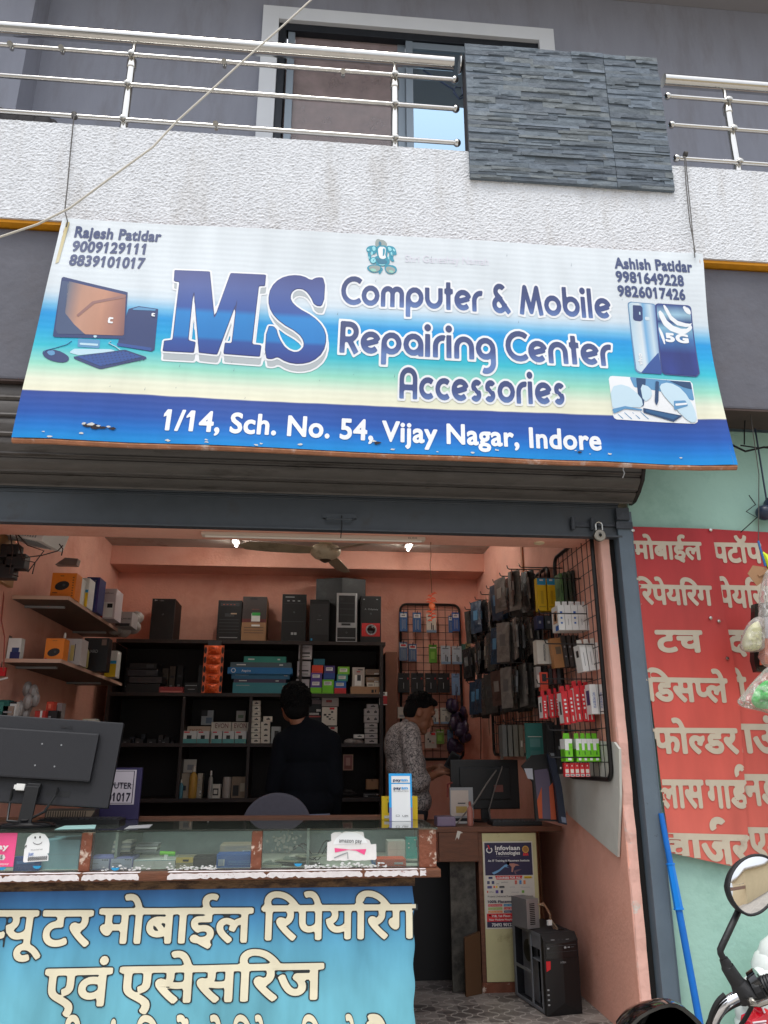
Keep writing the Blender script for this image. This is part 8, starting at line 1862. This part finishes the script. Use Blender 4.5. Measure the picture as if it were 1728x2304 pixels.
# ------------------------------------------------------------------ blue pole
def pp2(x, y): return at(x, y, Y=-.09 if y > 2000 else -.09+.055*(2150-y)/400)
A_, B_ = V(at(1428, 1757, Y=-.035)), None
foot = at(1512, 2212, Y=-.16); dirv = (foot-A_); k = (A_.z-(-.004))/(A_.z-foot.z); foot = A_+dirv*k
poleL = (foot-A_).length; Q = lambda t: A_+(foot-A_)*t
t = thing('blue_pole', 'bright blue telescopic broom pole leaning against the sea green wall', 'pole', foot)
M_bp = mat('blue_plastic', C(0, 100, 186), .35, var=.08, vscale=10); M_bp2 = mat('blue_collar', C(0, 120, 210), .3)
MB().tube([Q(0), Q(.30)], [.013, .0155], n=14).build('upper_tube', M_bp, t, smooth=True)
MB().tube([Q(.215), Q(.222), Q(.223), Q(.40), Q(.401), Q(.408)], [.021, .021, .018, .021, .024, .024], n=6).build('grip_sleeve', M_bp2, t)
MB().tube([Q(.405), Q(.985)], .0165, n=14).build('lower_tube', M_bp, t, smooth=True)
MB().tube([Q(.86), Q(.865), Q(.90), Q(.999)], [.022, .024, .024, .03], n=14).build('foot_socket', M_bp2, t, smooth=True)
# ------------------------------------------------------------------ plastic bags hanging at the right edge
zW = lambda x, y: (1497.7+x*.2256, 1132.9+y*.2256)
M_film = glass_mat('clear_bag_film', (.97, .97, .96, 1), .15, .7, C(240, 236, 230), .26); MATS['clear_bag_film'] = M_film
def smooth_ring(P, it=2):
    for _ in range(it): P = [q for a, c in zip(P, P[1:]+P[:1]) for q in (a*.8+c*.2, a*.2+c*.8)]
    return P
def bag(b, outline, Y, th, m, seed, n=16):
    """puffed bag: two sides of an outline, wrinkled"""
    P = [at(*zW(x, y), Y=Y) for x, y in outline]; c = sum(P, V())/len(P); rings = 12; P = smooth_ring(P); k = len(P)
    for s_ in (-1, 1):
        pts = []
        for r in range(rings+1):
            f = 1-r/rings
            for p in P:
                q = c+(p-c)*f; d = th*math.sqrt(max(0, 1-f*f)); d *= 1+.55*mnoise.noise((q.x*34, seed, q.z*26))+.3*mnoise.noise((q.x*90, seed, q.z*60)); pts.append(V((q.x, Y+s_*d, q.z)))
        b.add(pts, [[r*k+i, r*k+(i+1) % k, (r+1)*k+(i+1) % k, (r+1)*k+i] for r in range(rings) for i in range(k)], m)
hk_ = at(1660, 1140, Y=-.2)
cord = MB(); cord.tube([(hk_.x, -.2, 3.165), (hk_.x-.006, -.2, 2.8), tuple(at(*zW(625, 40), Y=-.2)), tuple(at(*zW(622, 160), Y=-.2)), tuple(at(*zW(660, 260), Y=-.2)), tuple(at(*zW(710, 420), Y=-.2))], .0025, M_wire, 6)
cord.tube([tuple(at(*zW(622, 160), Y=-.2)), tuple(at(*zW(640, 230), Y=-.21)), tuple(at(*zW(690, 400), Y=-.22))], .006, mat('blue_cord', C(30, 90, 150), .6), 6); cord.tube([tuple(at(*zW(640, 250), Y=-.19)), tuple(at(*zW(690, 300), Y=-.2)), tuple(at(*zW(740, 420), Y=-.2))], [.004, .014, .018], mat('neon_yellow', C(206, 226, 30), .5), 8)
cord.build('cord', None, label='cord with blue and yellow strands holding plastic bags at the right edge', cat='cord', smooth=True)
def bagthing(label, outline, Y, th, m, seed, inner=None):
    p = at(*zW(*outline[len(outline)//2]), Y=Y); t = thing('plastic_bag', label, 'plastic bag', p, 'plastic bags hanging at the right edge')
    b = MB(); bag(b, outline, Y, th, m, seed); b.build('bag_film', m, t, smooth=True)
    if inner: inner(t)
    return t
b = MB(); b.prism([at(*zW(x, y), Y=-.14) for x, y in ((590, 760), (720, 740), (800, 1420), (610, 1410), (580, 1300))], (0, .04, 0)); b.tube([at(*zW(690, 760), Y=-.13), at(*zW(700, 420), Y=-.18)], .003, n=5)
b.build('black_packet', mat('black_film', C(40, 36, 34), .2, var=.4, vscale=20), label='dark shiny packet hanging behind the clear bags', cat='packet')
def in_y(t):
    b = MB(); bag(b, [(560, 950), (625, 920), (650, 1010), (654, 1190), (560, 1216), (486, 1206), (468, 1130), (505, 1020)], -.25, .035, None, 9); b.build('yellow_contents', mat('pale_yellow', C(222, 220, 166), .6, var=.15, vscale=20), t, smooth=True)
bagthing('pear shaped clear bag with pale yellow contents', [(640, 880), (660, 950), (664, 1120), (660, 1215), (560, 1226), (490, 1222), (455, 1180), (470, 1090), (520, 960), (570, 900), (610, 885)], -.25, .06, M_film, 4, in_y)
def in_w(t):
    b = MB(); b.prism([at(*zW(x, y), Y=-.24) for x, y in ((684, 890), (830, 880), (836, 1080), (686, 1085))], (0, .05, 0)); b.build('white_packets', mat('white_packets', C(214, 212, 222), .5, var=.15, vscale=30, bump=.8, bscale=30, stretch=(.3, 1, 3)), t)
    b = MB(); b.prism([at(*zW(x, y), Y=-.24) for x, y in ((684, 1092), (836, 1086), (842, 1330), (688, 1336))], (0, .05, 0)); b.build('orange_packets', mat('orange_packets', C(232, 108, 66), .5, var=.2, vscale=30, bump=1, bscale=30, stretch=(.3, 1, 4)), t)
bagthing('tall clear bag stacked with white and orange packets', [(700, 420), (860, 440), (880, 800), (880, 1350), (700, 1370), (640, 1330), (636, 1100), (640, 800), (660, 560)], -.24, .06, M_film, 5, in_w)
def in_g(t):
    b = MB(); bag(b, [(600, 1560), (690, 1490), (760, 1500), (820, 1640), (800, 1760), (690, 1770), (590, 1750), (556, 1680)], -.29, .04, None, 12); b.build('green_contents', mat('bright_green', C(40, 206, 84), .5, var=.3, vscale=20), t, smooth=True)
bagthing('triangular clear bag with bright green contents', [(720, 1350), (800, 1400), (880, 1640), (860, 1800), (760, 1830), (690, 1800), (560, 1770), (470, 1750), (412, 1700), (500, 1590), (620, 1450)], -.29, .055, M_film, 6, in_g)
b = MB(); b.prism([at(*zW(x, y), Y=-.215) for x, y in ((570, 392), (690, 410), (760, 470), (700, 520), (610, 590), (520, 470))], (0, .002, 0)); b.prism([at(*zW(x, y), Y=-.22) for x, y in ((620, 480), (700, 430), (790, 400), (800, 430), (700, 470), (630, 500))], (0, .01, 0), KRAFT); b.build('bag_header', M_film, label='clear bag flap with brown card strip above the tall bag', cat='flap')
# dark wires under the beam at the right
b = MB(); b.tube([at(1575, 958, Y=-.12), at(1610, 975, Y=-.12), at(1650, 966, Y=-.14), at(1700, 972, Y=-.16)], .006, n=6); b.tube([at(1600, 962, Y=-.12), at(1640, 968, Y=-.1), at(1720, 955, Y=-.1)], .004, n=6); b.tube([at(1618, 1070, Y=-.05), at(1632, 1090, Y=-.1), at(1612, 1105, Y=-.12), at(1635, 1118, Y=-.05), at(1600, 1150, Y=-.02)], .003, n=5); b.tube([at(1608, 960, Y=-.12), at(1608, 930, Y=-.12), (at(1608, 900, Y=-.12).x, -.12, 3.162)], .004, n=5)
b.build('dark_wires', M_dark, label='dark wires slung below the beam at the upper right', cat='wires', smooth=True)
b = MB(); c = at(1656, 1105, Y=-.05); b.ball((c.x, -.03, c.z), (.05, .05, .045)); b.ball((c.x+.06, -.03, c.z+.03), (.06, .05, .07)); b.tube([(c.x+.03, -.02, c.z+.05), (c.x+.03, -.02, 3.162)], .005, n=5)
b.build('dark_bundle', mat('dark_blue_film', C(40, 50, 72), .4), label='dark blue bundle hanging at the right edge under the beam', cat='bundle', smooth=True)
# white sack
b = MB(); c = at(1668, 2090, Y=-.25); random.seed(55)
for k in range(26): b.ball((c.x+random.uniform(-.05, .25), -.22+random.uniform(-.06, .1), random.uniform(.06, c.z+.10)), (.12, .10, .11), None, 10, 7)
b.build('white_sack', mat('white_sack', C(214, 222, 218), .5, var=.06, vscale=20), label='stuffed white plastic sack standing against the wall at the right edge', cat='sack', smooth=True)

# ------------------------------------------------------------------ motorcycle in the right corner, nearest to the street
zB = lambda x, y: (1440.1+x*.197, 1776.1+y*.197)
YM = -2.0
mc = thing('motorcycle', 'black motorcycle with round mirror and chrome handlebar at the lower right', 'motorcycle', (1.25, -2.0, -.16))
M_rub = mat('rubber_black', C(22, 22, 24), .55, bump=.1, bscale=150); M_chr = mat('chrome', C(228, 228, 230), .04, 1.0); M_gb = mat('gloss_black_paint', C(12, 12, 13), .12, coat=1)
mo_ = [(650,720),(668,640),(700,560),(760,480),(840,410),(930,368),(1020,356),(1110,366),(1185,410),(1232,490),(1248,590),(1236,700),(1190,810),(1120,905),(1030,975),(950,1010),(870,1020),(800,990),(735,930),(680,840)]
mc0 = at(*zB(950, 690), Y=YM); tilt = Matrix.Translation(mc0) @ Matrix.Rotation(RAD(-8), 4, 'X') @ Matrix.Rotation(RAD(6), 4, 'Z') @ Matrix.Translation(-mc0)
P = [at(*zB(x, y), Y=YM) for x, y in chaikin(mo_, 1)]
b = MB(); b.T = tilt; k = len(P); rings = [(1.0, 0), (1.01, .006), (.96, .022), (.75, .036), (.3, .044)]
pts = [mc0+(p-mc0)*f+V((0, d, 0)) for f, d in rings for p in P]
b.add(pts, [[r*k+i, r*k+(i+1) % k, (r+1)*k+(i+1) % k, (r+1)*k+i] for r in range(4) for i in range(k)]+[[4*k+i for i in range(k)]])
mh = b.build('mirror_housing', M_rub, mc, smooth=True)
b = MB(); b.T = tilt; b.tube([mc0+(p-mc0)*.985+V((0, -.001, 0)) for p in P], .0035, n=8, closed=True); b.build('mirror_rim', M_rub, mh, smooth=True)
b = MB(); b.T = tilt; pts = [mc0+(p-mc0)*.955*f+V((0, -.0015-.006*(1-f*f), 0)) for f in (1, .8, .6, .4, .2) for p in P]
b.add(pts+[mc0+V((0, -.0075, 0))], [[r*k+i, r*k+(i+1) % k, (r+1)*k+(i+1) % k, (r+1)*k+i] for r in range(4) for i in range(k)]+[[4*k+i, 4*k+(i+1) % k, 5*k] for i in range(k)]); b.build('mirror_glass', mat('mirror_silver', C(235, 235, 235), .01, 1.0), mh, smooth=True)
W_ = lambda x, y, dy=0: tuple(at(*zB(x, y), Y=YM+dy))
MB().tube([W_(800, 930, .03), W_(775, 1000, .02), W_(690, 1180, .0), W_(605, 1360), W_(588, 1400), W_(592, 1440), W_(640, 1530)], .0078, n=12).build('mirror_stem', M_rub, mc, smooth=True)
MB().tube([W_(622, 1495), W_(650, 1545), W_(662, 1580), W_(664, 1584), W_(770, 1750), W_(800, 1790)], [.0105, .013, .0135, .0155, .0175, .019], n=14).build('stem_boot', M_rub, mc, smooth=True)
b = MB(); b.tube([W_(780, 1760), W_(830, 1840), W_(890, 1890)], [.018, .026, .030], n=12); b.tube([W_(880, 1900, -.01), W_(905, 1950, -.012), W_(935, 2000, -.012)], [.02, .014, .010], n=10); b.build('lever_perch', M_rub, mc, smooth=True)
b = MB(); p = V(W_(918, 1950, -.03)); b.lathe([(0, -.006), (.007, -.005), (.0075, .01)], p, 'Y', 6, M_steel2); b.build('pivot_bolt', None, mc)
hbp = [W_(420, 2420, .12), W_(450, 2330, .08), W_(505, 2190, .03), W_(560, 2080, .01), W_(640, 1990), W_(740, 1925), W_(860, 1872), W_(1000, 1820, -.01), W_(1150, 1770, -.03), W_(1420, 1680, -.06)]
def smooth_path(P, it=2):
    P = [V(p) for p in P]
    for _ in range(it): P = [P[0]]+[q for a, c in zip(P[:-1], P[1:]) for q in (a*.75+c*.25, a*.25+c*.75)]+[P[-1]]
    return P
MB().tube(smooth_path(hbp), .0125, n=18).build('handlebar', M_chr, mc, smooth=True)
g0, g1, g2, g3 = V(W_(890, 1860)), V(W_(960, 1834, -.004)), V(W_(1040, 1806, -.013)), V(W_(1150, 1770, -.03))
b = MB(); b.tube([g0*.3+g1*.7, g1, g1*.5+g2*.5, g2], [.026, .030, .030, .028], n=16); b.build('switch_housing', M_rub, mc, smooth=False)
b = MB(); b.tube([g1+V((0, 0, .012)), g2+V((0, 0, .016))], [.026, .027], n=12); b.build('switch_cap', M_gb, mc, smooth=True)
gp = []; gr_ = []
for i in range(26): f = i/25; gp.append(g2+(V(W_(1420, 1680, -.06))-g2)*f); gr_.append(.0205+.0018*(i % 2)+(.006 if i < 2 else 0))
MB().tube(gp, gr_, n=16).build('hand_grip', M_rub, mc, smooth=True)
MB().tube([W_(935, 1985, -.02), W_(1020, 1990, -.05), W_(1200, 1930, -.09), W_(1420, 1840, -.12)], [.007, .0075, .007, .006], n=10).build('lever', M_steel2, mc, smooth=True)
b = MB(); b.tube(smooth_path([W_(880, 1960, .01), W_(760, 1990, .02), W_(600, 2090, .03), W_(530, 2240, .05), W_(520, 2400, .1)]), .006, n=8); b.tube(smooth_path([W_(980, 1900, .01), W_(900, 2100, .05), W_(760, 2300, .1)]), .005, n=8); b.tube(smooth_path([W_(640, 1890, -.012), W_(560, 1960, -.008), W_(500, 2080, .0), W_(470, 2200, .02), W_(440, 2400, .08)]), .006, n=8); b.build('control_cables', M_rub, mc, smooth=True)
# headlamp cowl
z7 = lambda x, y: (1248.1+x*.2622, 1632.1+y*.2622)
b = MB(); YC = -1.75
cw_ = [(380, 2290), (430, 2220), (500, 2150), (580, 2100), (680, 2058), (760, 2040), (820, 2044), (880, 2074), (950, 2130), (1010, 2190), (1060, 2270), (1080, 2350)]
P = [at(*z7(x, y), Y=YC) for x, y in cw_]; cc_ = at(*z7(740, 2420), Y=YC); pts = []; rr = [(1.0, .0), (1.0, .02), (.94, .07), (.75, .13), (.4, .17)]
for f, d in rr: pts += [cc_+(p-cc_)*f+V((0, d, 0)) for p in P]
k = len(P); b.add(pts, [[r*k+i, r*k+i+1, (r+1)*k+i+1, (r+1)*k+i] for r in range(4) for i in range(k-1)])
b.add([cc_+(p-cc_)*1.0+V((0, -.001, 0)) for p in P]+[cc_+(p-cc_)*.9+V((0, .004, 0)) for p in P], [[i, i+1, k+i+1, k+i] for i in range(k-1)])
b.add([cc_+(p-cc_)*.9+V((0, .004, 0)) for p in P]+[cc_+(p-cc_)*.86+V((0, .05, 0)) for p in P], [[i, i+1, k+i+1, k+i] for i in range(k-1)])
b.build('headlamp_cowl', M_gb, mc, smooth=True, fixn=False)
b = MB(); b.lathe([(.075, 0), (.085, -.004), (.088, .02), (.08, .05), (0, .06)], at(*z7(760, 2330), Y=YC+.03), 'Y', 28); b.build('gauge', mat('gauge_black', C(18, 18, 20), .2), mc, smooth=True)
b = MB(); b.lathe([(0, -.002), (.074, -.002)], at(*z7(760, 2330), Y=YC+.03), 'Y', 28); b.build('gauge_glass', mat('gauge_glass', C(30, 34, 36), .05), mc)
# red tank flank, fork, wheel and seat below the frame
M_redp = mat('red_paint', C(214, 20, 44), .15, coat=1)
b = MB(); q = [(1000, 1960), (1030, 1945), (1075, 2060), (1130, 2120), (1200, 2100), (1300, 2300), (920, 2260), (930, 2180), (1030, 2130), (1060, 2110), (1015, 2030)]
b.prism([at(*zB(x, y), Y=-1.9) for x, y in q], (0, .05, 0)); b.build('tank_flank', M_redp, mc, bevel=.006)
b = MB()
for (a, c) in (((1015, 1955), (1075, 2090)), ((945, 2200), (1090, 2180)), ((945, 2235), (1090, 2215))):
    p0, p1_ = at(*zB(*a), Y=-1.902), at(*zB(*c), Y=-1.902); b.tube([p0, p1_], .0025, n=5)
b.build('tank_stripes', mat('stripe_white', C(236, 220, 224), .3), mc)
b = MB(); bx, by = 1.12, -1.72
for s_ in (-.09, .09): b.tube([(bx+s_, by-.02, .60), (bx+s_, by+.30, .12)], .02, n=10)
b.build('fork', M_chr, mc, smooth=True)
b = MB(); b.tube([(bx, by+.32+.24*math.cos(a), .13+.24*math.sin(a)) for a in np.linspace(0, 6.283, 33)[:-1]], .045, n=10, closed=True); b.build('front_wheel', M_rub, mc, smooth=True)
b = MB(); b.lathe([(.03, -.05), (.03, .05)], (bx, by+.32, .13), 'X', 12); b.tube([(bx-.11, by+.3, .12), (bx+.11, by+.3, .12)], .01)
for k in range(8): b.tube([(bx, by+.32, .13), (bx, by+.32+.22*math.cos(k*.785), .13+.22*math.sin(k*.785))], .008, n=6)
b.build('wheel_hub', M_steel2, mc)
b = MB(); b.tube([(bx, by-.02, .56), (bx+.05, -2.0, .5), (bx+.1, -2.5, .45), (bx+.1, -2.9, .35)], [.06, .11, .10, .06], n=12); b.build('frame_and_seat', M_gb, mc, smooth=True)
b = MB(); b.tube([(bx+.1, -2.9+.24*math.cos(a), .13+.24*math.sin(a)) for a in np.linspace(0, 6.283, 33)[:-1]], .05, n=10, closed=True); b.tube([(bx+.1, -2.9, .13), (bx+.1, -2.8, .36)], .03); b.tube([(bx+.04, -2.9, .13), (bx+.16, -2.9, .13)], .2, n=16); b.build('rear_wheel', M_rub, mc, smooth=True)

# -- what stands across the street (seen in the mirror and the window glass) and an added sky blocker
op = thing('house_opposite', 'cream two storey house across the street, seen in the mirror', 'house', (5.5, -15, -.16))
MB().box((8, -19, -.16), (20, -13, 5.6)).build('wall', mat('cream_plaster', C(222, 202, 164), .85, var=.06, vscale=1), op)
MB().box((7.6, -19.3, 5.601), (20.4, -12.4, 5.8)).build('roof_slab', mat('slab_white', C(210, 206, 200), .8), op)
MB().box((0, -13.6, 2.2), (7.9, -13, 2.9)).build('balcony', mat('brown_slab', C(150, 120, 104), .8), op)
MB().box((0, -13.55, -.159), (.3, -13.2, 2.199)).build('pillar', MATS['cream_plaster'], op)
b = MB(); b.tube([(0, -13.3, 3.5), (7.9, -13.3, 3.5)], .04); b.build('rail', M_steel2, op)
for k in range(5): MB().tube([(.5+k*1.6, -13.3, 2.9), (.5+k*1.6, -13.3, 3.5)], .03).build('post', M_steel2, op)

o2 = thing('house_opposite', 'added grey three storey house out of view, cutting low sky light', 'house', (-8, -14, -.16))  # house added out of view to hold back low frontal sky light
MB().box((-18, -19, -.16), (-2.2, -13, 7.5)).build('wall', mat('grey_plaster', C(186, 182, 174), .85, var=.06, vscale=1), o2)
MB().box((-18.2, -19.2, 7.501), (-2, -12.6, 7.7)).build('roof_slab', MATS['slab_white'], o2)
for k in range(4): MB().box((-16+k*3.6, -13.02, 4.2), (-14.4+k*3.6, -12.99, 5.8)).build('window', M_dark, o2)
